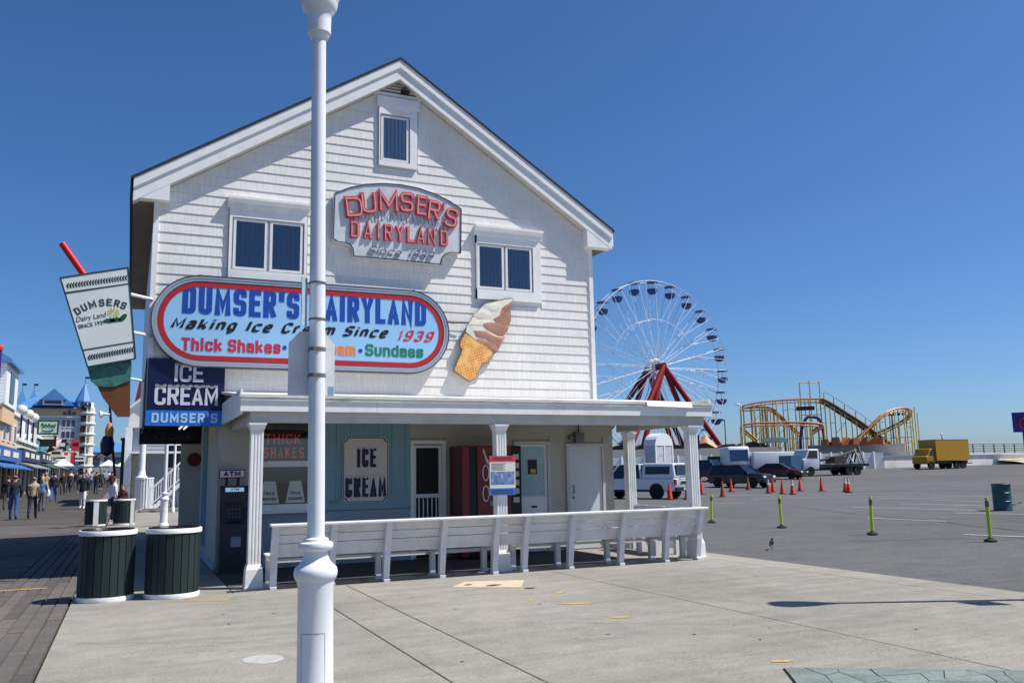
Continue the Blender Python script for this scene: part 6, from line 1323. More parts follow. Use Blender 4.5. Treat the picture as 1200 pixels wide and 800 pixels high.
for path, nm, m in ((TR_A, 'top_track', 'track_orange'), (TR_B, 'drop_track', 'track_orange'), (TR_C, 'middle_track', 'track_orange'), (TR_D, 'loop_track', 'track_orange'), (TR_E, 'low_track', 'support_yellow'), (TR_LIFT, 'lift_track', 'lift_dark')):
    sm = smooth(path)
    for s in (-0.45, 0.45):
        b = MB(); b.tube([p + perp * s for p in sm], 0.13 if nm != 'lift_track' else 0.17, 6); b.build('rail', m, rc, True)
    b = MB(); b.tube([p - Vector((0, 0, 0.42)) for p in sm], 0.11, 6); b.build('spine', m, rc, True)
    for i in range(0, len(sm), 3): b = MB(); b.beam(sm[i] - perp * 0.5, sm[i] + perp * 0.5, 0.1); b.build('tie', m, rc)
# lift walkway
sm = smooth(TR_LIFT)
for s in (-1.1, 1.1): b = MB(); b.tube([p + perp * s + Vector((0, 0, -0.25)) for p in sm], 0.2, 6); b.build('lift_beam', 'lift_dark', rc, True)
b = MB(); b.tube([p + perp * -1.2 + Vector((0, 0, 0.95)) for p in sm], 0.04, 5); b.build('handrail', 'rail_grey', rc, True)
for path, step in ((TR_A, 1.5), (TR_B, 1.7), (TR_C, 2.3), (TR_D, 1.9), (TR_LIFT, 1.6)):
    sm = smooth(path, 6); run = step; last = None
    for i in range(1, len(sm)):
        run += (sm[i] - sm[i-1]).length
        if run < step: continue
        run = 0.0; pair = []
        for s in (-0.95, 0.95):
            q = sm[i] + perp * s + Vector((rnd.uniform(-0.1, 0.1), 0, 0)); pair.append(q)
            b = MB(); b.tube([(q.x, q.y, 1.45), (q.x, q.y, q.z + (0.9 if path is TR_LIFT and s < 0 else -0.1))], 0.09, 5); b.build('support', 'support_yellow', rc)
        for z in (3.6, 5.8, 8.0, 10.2):
            if z < sm[i].z - 0.5:
                b = MB(); b.tube([(pair[0].x, pair[0].y, z), (pair[1].x, pair[1].y, z)], 0.045, 4); b.build('brace', 'support_yellow', rc)
                if last and rnd.random() < 0.6: b = MB(); b.tube([(last.x, last.y, z - (1.6 if rnd.random() < 0.5 else 0)), (pair[0].x, pair[0].y, z)], 0.04, 4); b.build('brace', 'support_yellow', rc)
        last = pair[0] if sm[i].z > 4 else None
for k, x in enumerate((86.2, 86.8, 87.3, 87.9)):
    b = MB(); b.tube([(x, 103.9 - 0.5 * k, 1.45), (x, 103.9 - 0.5 * k, 10.7)], 0.11, 6); b.build('support', 'support_yellow', rc)
for (x, y, z) in TOWER:
    b = MB(); b.tube([(x, y, 1.45), (x, y, z)], 0.09, 6); b.build('tower_post', 'support_yellow', rc)
for i, z in ((0, 14.1), (1, 14.1), (0, 11.0), (1, 11.0), (0, 9.3), (1, 9.3), (3, 9.3), (3, 6.5)):
    p, q = TOWER[i], TOWER[i + 1]; b = MB(); b.tube([(p[0], p[1], z), (q[0], q[1], z)], 0.06, 5); b.build('tower_bar', 'support_yellow', rc)
# sign board and floodlights on the structure
b = MB(); b.cbox((91.9, 99.3, 10.25), (2.6, 0.15, 0.6), R(-42)); b.build('name_board', 'lift_dark', rc)
b = MB(); b.tube([(104.9, 95.3, 1.5), (104.9, 95.3, 9.2)], 0.11, 6); lm = b.build('light_mast', 'dark_metal', rc)
for k in range(5): b = MB(); b.cbox((103.9 + k * 0.5, 95.7 - k * 0.42, 9.2), (0.36, 0.3, 0.36)); b.build('mast_floodlight', 'dark_metal', lm)
arch = smooth([Vector(p) for p in ((90.6, 99.5, 2.0), (90.7, 99.4, 6.0), (91.5, 99.0, 8.6), (92.6, 98.5, 8.9), (93.6, 98.0, 7.8), (94.0, 97.8, 2.0))])
b = MB(); b.tube(arch, 0.22, 8); b.build('entry_arch', mat('arch_purple', (70, 50, 96), 0.5, var=0.3, vscale=0.7), rc, True)
aw = thing('ride_awning', 'pale green awning over the ride entrance under the coaster', 'awning', (85, 98.6, 1.5), R(-38))
b = MB(); b.prism([(-1.8, 3.7), (1.8, 3.7), (1.5, 4.35), (-1.5, 4.35)], -0.6, 1.0, 'y'); b.build('canopy', mat('awning_pale', (200, 214, 196), 0.6, var=0.1), aw, False, False)
for x in (-1.6, 1.6): b = MB(); b.tube([(x, -0.5, 0), (x, -0.5, 3.7)], 0.06, 6); b.build('post', 'rail_grey', aw, False, False)
for k in range(7):
    x = 90.2 + k * 1.15; y = 93.9 - k * 0.55
    cx_ = thing('ride_car', ('first', 'second', 'third', 'fourth', 'fifth', 'sixth', 'seventh')[k] + ' orange ride car from the left at the coaster foot', 'ride car', (x, y, 1.5), rnd.uniform(0, 3), 'orange ride cars at the coaster foot')
    hgt = rnd.uniform(0.7, 1.1); cx_.location.z = 4.6
    b = MB(); b.prism([(-0.75, 0), (0.75, 0), (0.85, 0.35), (0.3, 0.45), (-0.45, hgt), (-0.75, hgt)], -0.5, 0.5, 'y'); b.build('shell', 'orange_bright', cx_, False, False)
    b = MB(); b.beam((0.1, -0.5, 0.55), (0.1, 0.5, 0.55), 0.06); b.build('lap_bar', 'rail_grey', cx_, False, False)
b = MB()
mat('skirt_grey', (150, 150, 148), 0.7, var=0.15)
st = thing('coaster_station', 'grey station platform along the foot of the coaster', 'platform', (95, 92, 1.5), R(-27))
b = MB(); b.box(-7, 6, 0, 2.0, 2.9, 3.15); b.build('deck', 'skirt_grey', st, False, False)
b = MB(); b.box(-7, 6, 0.1, 1.9, 0, 2.89); b.build('skirt', 'skirt_grey', st, False, False)
for x in range(-7, 7, 1): b = MB(); b.box(x - 0.03, x + 0.03, 0.0, 0.06, 3.15, 3.9); b.build('rail_post', 'track_orange', st, False, False)
# ================================================================== NEXT BUILDING BEYOND THE SHOP
mat('grey_clapboard', (150, 156, 166), 0.6, var=0.08, vscale=2); mat('red_roof', (120, 46, 48), 0.8, var=0.2, vscale=3); mat('stone_mix', (170, 164, 152), 0.8, var=0.3, vscale=6, bump=0.5, bscale=8)
nh = thing('grey_house', 'grey clapboard boardwalk house with white gable and red roof behind the shop', 'building', (3.5, 52, 0))
b = MB(); b.box(0.15, 7.5, 52, 62, 0, 4.4); b.build('wall', 'grey_clapboard', nh)
for k in range(22):
    z = 0.1 + k * 0.195; b = MB(); b.prism([(51.985, z), (51.965, z), (51.995, z + 0.19), (51.999, z + 0.19)], 0.15, 7.5, 'x'); b.build('clapboard', 'grey_clapboard', nh)
b = MB(); b.prism([(-0.12, 4.4), (1.25, 4.4), (1.25, 5.3), (0.55, 5.95), (-0.12, 5.35)], 51.6, 56, 'y'); gb = b.build('white_gable', 'white_trim', nh)
b = MB(); b.prism([(-0.25, 5.25), (-0.25, 5.42), (0.55, 6.12), (1.4, 5.45), (1.4, 5.28), (0.55, 5.95)], 51.4, 56.2, 'y'); b.build('gable_roof', 'white_clean', nh)
b = MB(); b.prism([(0.0, 5.3), (7.8, 5.3), (5.5, 7.6), (0.35, 7.4)], 56.3, 62, 'y'); b.build('roof', 'red_roof', nh)
b = MB(); b.box(-0.25, 0.1, 51.6, 51.95, 0, 4.4); b.build('corner_post', 'white_trim', nh)
b = MB(); b.box(0.16, 0.62, 51.7, 51.95, 0.0, 2.9); b.build('stone_pier', 'stone_mix', nh)
for x0, z0 in ((1.9, 2.1), (3.4, 2.1), (5.0, 2.1)):
    b = MB(); b.box(x0, x0 + 0.9, 51.90, 51.96, z0, z0 + 1.4); w_ = b.build('window', 'white_trim', nh); b = MB(); b.box(x0 + 0.08, x0 + 0.82, 51.885, 51.899, z0 + 0.08, z0 + 1.32); b.build('pane', 'car_glass', w_)
b = MB(); b.box(0.1, 7.5, 50.6, 52, 2.95, 3.05); b.build('porch_roof', 'white_trim', nh)
# stair with rail and lattice
sr = thing('porch_stair', 'white wooden stair with railing and lattice skirt beyond the shop corner', 'stair', (1.9, 46, 0))
for k in range(8):
    b = MB(); b.box(1.05 + k * 0.17, 1.25 + k * 0.17, 45.95, 47.4, 0.10 + k * 0.17, 0.15 + k * 0.17); b.build('tread', 'white_trim', sr)
b = MB(); b.prism([(1.0, 0.02), (1.2, 0.02), (2.45, 1.3), (2.45, 1.5), (1.0, 0.12)], 45.85, 45.93, 'y'); b.build('stringer', 'white_trim', sr)
b = MB(); b.beam((1.0, 45.89, 1.05), (2.4, 45.89, 2.42), 0.06, 0.09); b.build('handrail', 'white_clean', sr)
b = MB(); b.beam((1.0, 45.89, 0.28), (2.4, 45.89, 1.62), 0.05, 0.06); b.build('bottom_rail', 'white_clean', sr)
for k in range(13):
    f = (k + 0.5) / 13; x = 1.0 + 1.4 * f; b = MB(); b.box(x - 0.02, x + 0.02, 45.87, 45.91, 0.30 + 1.34 * f, 1.03 + 1.37 * f); b.build('baluster', 'white_clean', sr)
for x, h in ((0.97, 1.2), (2.45, 2.75)): b = MB(); b.box(x - 0.06, x + 0.06, 45.83, 45.95, 0, h); b.build('newel_post', 'white_clean', sr)
b = MB(); b.box(2.5, 4.2, 45.9, 47.4, 1.35, 1.45); b.build('landing', 'white_trim', sr)
for k in range(12):
    for sgn in (-1, 1):
        x0 = 2.55 + k * 0.14; b = MB(); b.beam((x0, 45.95 + 0.01 * sgn, 0.1 if sgn > 0 else 1.3), (min(4.2, x0 + 1.0), 45.95 + 0.01 * sgn, 1.1 if sgn > 0 else 0.3), 0.03, 0.012); b.build('lattice_strip', 'white_clean', sr)
for k in range(9):
    for sgn in (-1, 1):
        x0 = 1.25 + k * 0.14; zt = 0.05 + (x0 - 1.1) * 0.95; b = MB(); b.beam((x0, 45.97 + 0.01 * sgn, 0.05), (x0 + sgn * 0.25, 45.97 + 0.01 * sgn, max(0.1, zt)), 0.03, 0.012); b.build('lattice_strip', 'white_clean', sr)
b = MB(); b.box(0.5, 4.3, 45.2, 45.85, 0.0, 0.10); b.box(0.7, 4.3, 45.5, 45.85, 0.1, 0.18); b.build('stone_step', 'concrete', sr)
# slatted drum around a white column
dc = thing('slatted_column', 'white column rising from a round slatted drum beyond the far bins', 'column', (0.78, 49.4, 0))
b = MB(); b.lathe([(0.46, 0.0), (0.46, 0.06), (0.42, 0.06)], (0, 0, 0), 24); b.lathe([(0.42, 1.58), (0.47, 1.58), (0.47, 1.66), (0.001, 1.66)], (0, 0, 0), 24); b.build('hoop', 'white_clean', dc, True, False)
for k in range(20):
    a = 2 * math.pi * k / 20; b = MB(); b.cbox((0.44 * math.cos(a), 0.44 * math.sin(a), 0.82), (0.09, 0.02, 1.54), a + math.pi / 2); b.build('slat', 'white_clean', dc, False, False)
b = MB(); b.lathe([(0.30, 1.66), (0.2, 1.8), (0.16, 2.1), (0.15, 4.6)], (-0.15, 0, 0), 20); b.build('shaft', 'white_clean', dc, True, False)
for x, y in ((2.0, 44.5), (2.9, 44.4)):
    pp = thing('porch_post', f"white round porch post {'left' if x < 2.5 else 'right'} of the pair in front of the stair landing", 'post', (x, y, 0), 0, 'white posts by the stair')
    b = MB(); b.lathe([(0.09, 0), (0.09, 0.2), (0.06, 0.25), (0.055, 3.6)], (0, 0, 0), 12); b.build('shaft', 'white_clean', pp, True, False)
    b = MB(); b.lathe([(0.055, 3.6), (0.1, 3.7), (0.1, 3.8)], (0, 0, 0), 12); b.build('cap', 'white_clean', pp, True, False)

# ================================================================== LEFT SIDE OF THE BOARDWALK
SXL = -8.0
mat('peach_wall', (214, 182, 146), 0.7, var=0.08); mat('cream_wall', (214, 206, 188), 0.7, var=0.08); mat('shop_teal', (90, 150, 150), 0.6, var=0.1); mat('awning_blue', (54, 96, 160), 0.6, var=0.1); mat('sign_navy', (28, 34, 70), 0.5, var=0.1)
mat('shop_dark', (30, 28, 28), 0.8, var=0.4, vscale=0.8); mat('awning_green', (50, 96, 70), 0.6); mat('awning_grey', (130, 134, 140), 0.6); mat('banner_red', (196, 44, 50), 0.6, var=0.1); mat('sign_cream', (220, 214, 190), 0.6, var=0.1); mat('far_glass', (52, 62, 80), 0.2, var=0.2, vscale=0.5, spec=0.6)
def shop_row(name, label, y0, y1, wall_m, h, fascia_m, awn_m, text_m='sign_cream', deep=2.6):
    z = bw(y0) - 0.1
    t = thing(name, label, 'shop', (SXL - 3, (y0 + y1) / 2, z))
    b = MB(); b.box(SXL - 8, SXL, y0, y1, z, z + h); b.build('wall', wall_m, t)
    b = MB(); b.box(SXL - 0.02, SXL + 0.05, y0 + 0.4, y1 - 0.4, z, z + 2.75); b.build('shopfront', 'shop_dark', t)
    n = max(2, int((y1 - y0) / 3))
    for k in range(n + 1):
        y = y0 + (y1 - y0) * k / n; b = MB(); b.box(SXL + 0.05, SXL + 0.2, max(y0, y - 0.15), min(y1, y + 0.15), z, z + 2.75); b.build('pilaster', wall_m, t)
    b = MB(); b.box(SXL + 0.06, SXL + 0.45, y0 + 0.05, y1 - 0.05, z + 2.8, z + 3.75); fs = b.build('fascia_sign', fascia_m, t)
    for k in range(3):
        b = MB(); b.box(SXL + 0.46, SXL + 0.49, y0 + (y1 - y0) * (0.12 + 0.28 * k), y0 + (y1 - y0) * (0.30 + 0.28 * k), z + 3.1, z + 3.5); b.build('sign_panel_text', text_m, fs)
    b = MB(); b.prism([(SXL + 0.06, z + 2.78), (SXL + 1.3, z + 2.30), (SXL + 1.3, z + 2.22), (SXL + 0.06, z + 2.6)], y0 + 0.1, y1 - 0.1, 'y'); b.build('awning', awn_m, t)
    for k in range(n):
        ya = y0 + (y1 - y0) * (k + 0.25) / n; yb2 = y0 + (y1 - y0) * (k + 0.7) / n
        if h > 5.4: b = MB(); b.box(SXL - 0.02, SXL + 0.06, ya, yb2, z + 4.2, z + min(h - 0.5, 5.6)); w_ = b.build('upper_window', 'white_trim', t); b = MB(); b.box(SXL + 0.061, SXL + 0.07, ya + 0.1, yb2 - 0.1, z + 4.3, z + min(h - 0.6, 5.5)); b.build('pane', 'far_glass', w_)
    b = MB(); b.box(SXL - 8.1, SXL + 0.15, y0 - 0.05, y1 + 0.05, z + h, z + h + 0.25); b.build('parapet', 'white_trim', t)
    return t
s1 = shop_row('corner_shop', 'peach corner shop with white tower and navy sign at the left edge', 58, 76, 'peach_wall', 6.3, 'awning_blue', 'awning_blue')
b = MB(); b.box(-11.0, -7.6, 64.5, 71.0, 6.6, 9.3); tw = b.build('tower', 'white_trim', s1)
for k in range(12): z = 6.7 + k * 0.21; b = MB(); b.box(-10.98, -7.6 + 0.02, 64.47, 64.5, z, z + 0.18); b.build('clapboard', 'white_clean', tw)
b = MB(); b.box(-7.6, -7.55, 66.6, 68.8, 6.9, 8.9); b.build('tower_window', 'far_glass', tw)
b = MB(); b.prism([(-11.3, 9.3), (-7.3, 9.3), (-7.3, 9.5), (-9.3, 10.9), (-11.3, 9.5)], 64.2, 71.4, 'y'); b.build('tower_roof', mat('roof_blue', (80, 128, 182), 0.5, var=0.06, vscale=0.5), tw)
b = MB(); b.box(-10.8, -7.7, 64.6, 70.9, 5.5, 6.6); b.build('tower_base', 'peach_wall', tw)
pp = thing('purple_pole', 'dark purple pole with a red cap at the left edge', 'pole', (-7.32, 58.5, 0.2))
b = MB(); b.tube([(0, 0, 0), (0, 0, 9.1)], 0.11, 8); b.build('mast', 'sign_deep_purple', pp, False, False)
b = MB(); b.lathe([(0.15, 0), (0.18, 0.18), (0.09, 0.36), (0.001, 0.4)], (0, 0, 9.1), 10); b.build('cap', 'banner_red', pp, True, False)
shop_row('souvenir_shop', 'low shop with navy fascia sign beneath three globe lamps', 76.3, 92, 'cream_wall', 4.3, 'sign_navy', 'awning_grey')
for k, y in enumerate((77.5, 82.5, 87.0)):
    gl_ = thing('globe_lamp', ('first', 'second', 'third')[k] + ' white globe lamp from the left above the low shop roof', 'lamp', (-7.9, y, 4.7), 0, 'globe lamps on the shop roof')
    b = MB(); b.tube([(0, 0, 0), (0, 0, 2.1)], 0.07, 6); b.build('stem', 'dark_metal', gl_, False, False)
    b = MB(); b.ball((0, 0, 2.45), 0.42, 12, 8); b.build('globe', 'lamp_acrylic', gl_, True, False)
for k, (y, m) in enumerate(((78.6, 'white_trim'), (83.2, 'white_trim'), (88.2, 'sign_cream'))):
    rb = thing('roof_billboard', ('first', 'second', 'third')[k] + ' white roof billboard below the globe lamps, counted from the left', 'billboard', (-8.0, y + 1.2, 4.5), 0, 'billboards on the shop roof')
    b = MB(); b.box(-0.05, 0.05, -1.3, 1.3, 0.4, 1.9); b.build('panel', m, rb, False, False)
    for yy in (-1.0, 1.0): b = MB(); b.tube([(0, yy, 0), (0, yy, 0.45)], 0.05, 6); b.build('strut', 'dark_metal', rb, False, False)
shop_row('toy_shop', 'narrow dark shop with teal front and green awning past the low shop', 92.3, 104, 'shop_teal', 5.0, 'sign_navy', 'awning_green')
shop_row('candy_shop', 'pale shop with grey awning beside the red banner', 104.3, 120, 'white_trim', 5.6, 'awning_grey', 'awning_grey', 'sign_navy')
shop_row('arcade_shop', 'far cream shop at the end of the left row', 120.3, 142, 'cream_wall', 5.0, 'sign_navy', 'awning_blue')
gs_ = thing('green_hanging_sign', 'green and cream projecting shop sign with looping script in front of the hotel', 'sign', (-7.4, 95, 5.0))
b = MB(); b.box(-8.3, -6.45, 95.0, 95.25, 6.05, 7.45); b.build('frame', mat('sign_dark_green', (34, 66, 54), 0.5), gs_)
b = MB(); b.box(-8.15, -6.6, 94.97, 94.999, 6.2, 7.3); b.build('face', mat('sign_pale_green', (176, 204, 176), 0.5, var=0.06), gs_)
b = MB(); b.tube(smooth([(-8.0, 94.95, 6.9), (-7.85, 94.95, 7.15), (-7.75, 94.95, 6.75), (-7.6, 94.95, 7.05), (-7.45, 94.95, 6.8), (-7.3, 94.95, 7.1), (-7.15, 94.95, 6.8), (-7.0, 94.95, 7.0), (-6.85, 94.95, 6.75), (-6.75, 94.95, 7.1)]), 0.05, 5); b.tube(smooth([(-7.9, 94.95, 6.45), (-7.4, 94.95, 6.38), (-6.9, 94.95, 6.5)]), 0.05, 5); b.build('script', 'sign_dark_green', gs_)
b = MB(); b.box(-8.1, -6.6, 95.0, 95.3, 4.9, 5.95); b.build('lower_board', 'shop_dark', gs_)
b = MB(); b.box(-7.9, -6.8, 94.97, 94.999, 5.6, 5.85); b.build('lower_lettering', 'sign_cream', gs_)
ks = thing('shop_cone_sign', 'small pink ice cream cone sign leaning over the left shops', 'sign', (-7.5, 97, 4.4))
b = MB(); b.tube([(0, 0, 0.0), (0.55, 0, 0.55)], [0.08, 0.42], 12); b.build('cone', 'mint_cone', ks, True, False)
b = MB(); b.tube([(0.5, 0, 0.5), (0.8, 0, 0.8), (1.25, 0, 1.3)], [0.45, 0.38, 0.03], 12); b.build('scoop', mat('pink_cream', (232, 190, 186), 0.5), ks, True, False)
rbn = thing('red_banner', 'red and white banner hanging over the far shops', 'banner', (-6.7, 118, 2.0))
b = MB(); b.cbox((0, 0, 2.2), (1.1, 0.08, 1.6)); b.build('cloth', 'banner_red', rbn, False, False)
b = MB(); b.cbox((0, -0.05, 2.3), (0.3, 0.02, 1.2)); b.cbox((0, -0.05, 2.5), (1.2, 0.02, 0.35)) if False else None; b.build('white_stripe', 'white_clean', rbn, False, False)
b = MB(); b.tube([(0.6, 0.05, -1.0), (0.6, 0.05, 3.1)], 0.06, 6); b.build('pole', 'dark_metal', rbn, False, False)

for k, (y, x, z, w, h, m, lab) in enumerate(((100.5, -6.9, 3.2, 1.1, 0.8, 'sign_cream', 'cream projecting sign just past the green sign'), (106, -6.8, 3.9, 0.9, 1.3, 'sign_navy', 'tall navy projecting sign over the pale shop'), (109, -7.0, 2.9, 1.3, 0.6, 'white_clean', 'flat white projecting sign over the pale shop'),
        (113, -6.9, 4.3, 1.0, 1.0, 'awning_grey', 'grey square projecting sign high beyond the pale shop'), (123, -6.7, 3.4, 1.6, 0.8, 'sign_cream', 'wide cream sign past the red banner'), (128, -6.6, 4.4, 1.0, 1.4, 'banner_red', 'tall red projecting sign beyond the banner'), (134, -6.4, 3.0, 1.8, 0.7, 'white_clean', 'farthest white projecting sign on the left row'))):
    sgn_ = thing('projecting_sign', lab, 'sign', (x, y, z + bw(y)), 0, 'projecting signs along the left shops')
    b = MB(); b.cbox((0, 0, h / 2), (w, 0.15, h)); b.build('board', m, sgn_, False, False)
    b = MB(); b.cbox((0, -0.08, h * 0.55), (w * 0.7, 0.02, h * 0.3)); b.build('print', 'shop_dark' if m != 'sign_navy' else 'sign_cream', sgn_, False, False)
    b = MB(); b.tube([(-w / 2 - 0.7, 0, h * 0.9), (-w / 2 + 0.05, 0, h * 0.9)], 0.04, 5); b.build('bracket', 'dark_metal', sgn_, False, False)
# ---- hotel with blue roofs
ht = thing('hotel', 'tall pale grey hotel with blue roofs, peach top floor and white corner turret', 'hotel', (-13, 172, 0))
mat('hotel_grey', (190, 192, 198), 0.7, var=0.05, vscale=0.2); 
HY = 170.0
b = MB(); b.box(-19.5, -7.9, HY, HY + 18, 0, 12.7); b.build('wall', 'hotel_grey', ht)
b = MB(); b.box(-19.5, -7.9, HY - 0.05, HY + 18, 12.72, 14.2); b.build('top_floor', 'peach_wall', ht)
b = MB(); b.box(-19.6, -7.85, HY - 0.2, HY - 0.06, 12.6, 12.85); b.build('string_course', 'white_trim', ht)
b = MB(); b.add([(-19.0, HY - 0.6, 14.2), (-7.7, HY - 0.6, 14.2), (-7.7, HY + 18, 14.2), (-19.0, HY + 18, 14.2), (-15.3, HY + 4, 16.8), (-9.5, HY + 4, 16.8), (-9.5, HY + 12, 16.8), (-15.3, HY + 12, 16.8)], [(0,1,5,4), (1,2,6,5), (2,3,7,6), (3,0,4,7), (4,5,6,7)]); rf = b.build('roof', 'roof_blue', ht)
b = MB(); b.add([(-15.8, HY - 0.9, 14.6), (-9.2, HY - 0.9, 14.6), (-12.5, HY - 0.9, 17.6), (-15.8, HY + 6, 14.6), (-9.2, HY + 6, 14.6), (-12.5, HY + 6, 17.6)], [(0,1,2), (0,2,5,3), (1,4,5,2), (3,5,4)]); b.build('front_gable', 'roof_blue', rf)
b = MB(); b.box(-14.2, -11.0, HY - 1.2, HY - 0.91, 14.7, 15.6); dm_ = b.build('dormer', 'white_trim', rf)
b = MB(); b.box(-13.9, -11.3, HY - 1.23, HY - 1.205, 14.9, 15.45); b.build('dormer_window', 'far_glass', rf)
b = MB(); b.prism([(-14.6, 15.6), (-10.6, 15.6), (-12.6, 16.4)], HY - 1.6, HY - 0.5, 'y'); b.build('dormer_roof', 'roof_blue', rf)
for x0 in (-20.6, -19.0, -17.2):
    b = MB(); b.add([(x0, HY + 3, 14.6), (x0 + 2.2, HY + 3, 14.6), (x0 + 2.2, HY + 5.2, 14.6), (x0, HY + 5.2, 14.6), (x0 + 1.1, HY + 4.1, 17.9)], [(0,1,4), (1,2,4), (2,3,4), (3,0,4), (0,3,2,1)]); b.build('roof_pyramid', 'roof_blue', rf)
    b = MB(); b.tube([(x0 + 1.1, HY + 4.1, 17.8), (x0 + 1.1, HY + 4.1, 18.9)], 0.05, 5); b.box(x0 + 1.1, x0 + 1.75, HY + 4.08, HY + 4.12, 18.5, 18.85); b.build('pennant', 'dark_metal', rf)
for fl in range(5):
    for c in range(3):
        z = 3.0 + fl * 2.0; x = -11.0 + c * 0.72
        b = MB(); b.box(x, x + 0.5, HY - 0.06, HY + 0.02, z, z + 1.15); w_ = b.build('window', 'far_glass', ht)
        b = MB(); b.box(x - 0.06, x + 0.56, HY - 0.09, HY - 0.061, z - 0.12, z - 0.02); b.build('sill', 'white_trim', w_)
for c in range(3): b = MB(); b.prism([(-11.0 + c * 0.72, 13.05), (-10.45 + c * 0.72, 13.05), (-10.45 + c * 0.72, 13.6 if c != 1 else 13.9), (-11.0 + c * 0.72, 13.6 if c != 1 else 13.9)], HY - 0.12, HY - 0.06, 'y'); b.build('arched_window', 'far_glass', ht)
b = MB(); b.box(-17.2, -16.8, HY - 0.12, HY - 0.06, 13.1, 13.9); b.build('slot_window', 'far_glass', ht)
TCX = -7.2
b = MB(); b.lathe([(1.25, 0.0), (1.25, 14.4)], (TCX, HY + 0.6, 0), 8); tr_ = b.build('turret', 'cream_wall', ht)
for fl in range(7):
    z = 2.2 + fl * 1.85
    b = MB(); b.lathe([(1.32, z), (1.45, z + 0.02), (1.45, z + 0.22), (1.3, z + 0.24)], (TCX, HY + 0.6, 0), 8); b.build('balcony_band', 'white_trim', tr_)
    b = MB(); b.box(TCX - 0.95, TCX - 0.1, HY - 0.62, HY - 0.5, z + 0.45, z + 1.55); b.build('balcony_opening', 'shop_dark', tr_)
    b = MB(); b.box(TCX + 0.2, TCX + 0.55, HY - 0.62, HY - 0.5, z + 0.5, z + 1.5); b.build('turret_window', 'awning_grey', tr_)
b = MB(); b.lathe([(1.5, 15.3), (1.5, 15.5), (0.001, 18.9)], (TCX - 0.6, HY + 0.6, 0), 8); b.build('spire', 'roof_blue', tr_)
b = MB(); b.lathe([(1.3, 14.4), (1.3, 15.3)], (TCX - 0.3, HY + 0.6, 0), 8); b.build('lantern', 'white_trim', tr_)
for k in range(3): b = MB(); b.box(TCX - 1.15 + k * 0.65, TCX - 0.7 + k * 0.65, HY - 0.75, HY - 0.55, 14.5, 15.2); b.build('lantern_window', 'far_glass', tr_)
b = MB(); b.tube([(TCX - 0.6, HY + 0.6, 18.8), (TCX - 0.6, HY + 0.6, 20.0)], 0.05, 5); b.box(TCX - 0.6, TCX + 0.05, HY + 0.58, HY + 0.62, 19.6, 19.95); b.build('pennant', 'dark_metal', tr_)
fh = thing('far_pavilion', 'low grey pavilion with a small blue roof far along the boardwalk', 'building', (-3.0, 190, 1.9))
b = MB(); b.box(-4, 4, 0, 8, 0, 5.2); b.build('wall', 'grey_clapboard', fh, False, False)
b = MB(); b.add([(-4.6, -0.5, 5.2), (4.6, -0.5, 5.2), (4.6, 8.5, 5.2), (-4.6, 8.5, 5.2), (0, 4, 7.6)], [(0,1,4), (1,2,4), (2,3,4), (3,0,4)]); b.build('roof', 'roof_blue', fh, False, False)
for k in range(4): b = MB(); b.box(-3.5 + k * 1.9, -2.3 + k * 1.9, -0.06, 0.02, 2.4, 4.2); b.build('window', 'far_glass', fh, False, False)
for k in range(9):
    y = 88 + k * 9.5; x = (-4.9, -1.4, -5.6, -3.0, -1.0, -5.2, -2.2, -4.2, -1.6)[k]
    ft = thing('white_canopy', ('nearest', 'second', 'third', 'fourth', 'fifth', 'sixth', 'seventh', 'eighth', 'farthest')[k] + ' white stall canopy along the far boardwalk', 'canopy', (x, y, bw(y)), 0, 'stall canopies on the far boardwalk') if x > -2 or x < -5.5 else None
    if ft is None: continue
    ft.location.x = (-0.9, -2.4, -1.6, -3.2)[k % 4] if x > -2 else -6.6; ft.location.y = y + 26 if x > -2 else y; ft.location.z = bw(ft.location.y)
    b = MB(); b.add([(-1.1, -1.1, 2.3), (1.1, -1.1, 2.3), (1.1, 1.1, 2.3), (-1.1, 1.1, 2.3), (0, 0, 3.1)], [(0,1,4), (1,2,4), (2,3,4), (3,0,4), (3,2,1,0)]); b.build('cloth', 'white_trim', ft, False, False)
    for sx_ in (-1, 1):
        for sy_ in (-1, 1): b = MB(); b.tube([(sx_, sy_, 0), (sx_, sy_, 2.3)], 0.03, 5); b.build('leg', 'rail_grey', ft, False, False)
# poles on the right side of the boardwalk
lpz = bw(60)
dp1 = thing('leaning_pole', 'dark leaning pole carrying a white horn speaker behind the mint cone', 'pole', (-0.62, 60, lpz))
b = MB(); b.tube([(0, 0, 0), (-0.78, 0, 7.0)], 0.075, 8); b.build('mast', 'dark_metal', dp1, False, False)
b = MB(); b.tube([(-0.55, 0, 5.35), (-0.95, -0.1, 5.4), (-1.2, -0.15, 5.35)], [0.05, 0.08, 0.26], 12); b.build('horn_speaker', 'white_clean', dp1, True, False)
hb = thing('hanging_figure', 'dark blue and orange figure sign hanging from the leaning pole', 'sign', (-1.3, 59.7, 3.0))
b = MB(); b.lathe([(0.001, 0.0), (0.35, 0.25), (0.42, 0.8), (0.3, 1.2), (0.22, 1.3)], (0, 0, 0), 12); b.build('lower_body', 'sign_navy', hb, True, False)
b = MB(); b.lathe([(0.24, 1.25), (0.26, 1.7), (0.12, 2.1), (0.001, 2.15)], (0.08, 0, 0), 12); b.build('upper_body', mat('figure_orange', (214, 140, 74), 0.5, var=0.2), hb, True, False)
b = MB(); b.beam((-0.3, 0, 0.3), (-0.75, 0, -0.1), 0.06); b.build('fin', 'dark_metal', hb, False, False)
gp = thing('green_post', 'dark green square post right of the leaning pole', 'post', (-0.33, 58, 0))
b = MB(); b.box(-0.14, 0.14, -0.14, 0.14, 0, 3.95); b.build('shaft', 'sign_dark_green', gp, False, False)
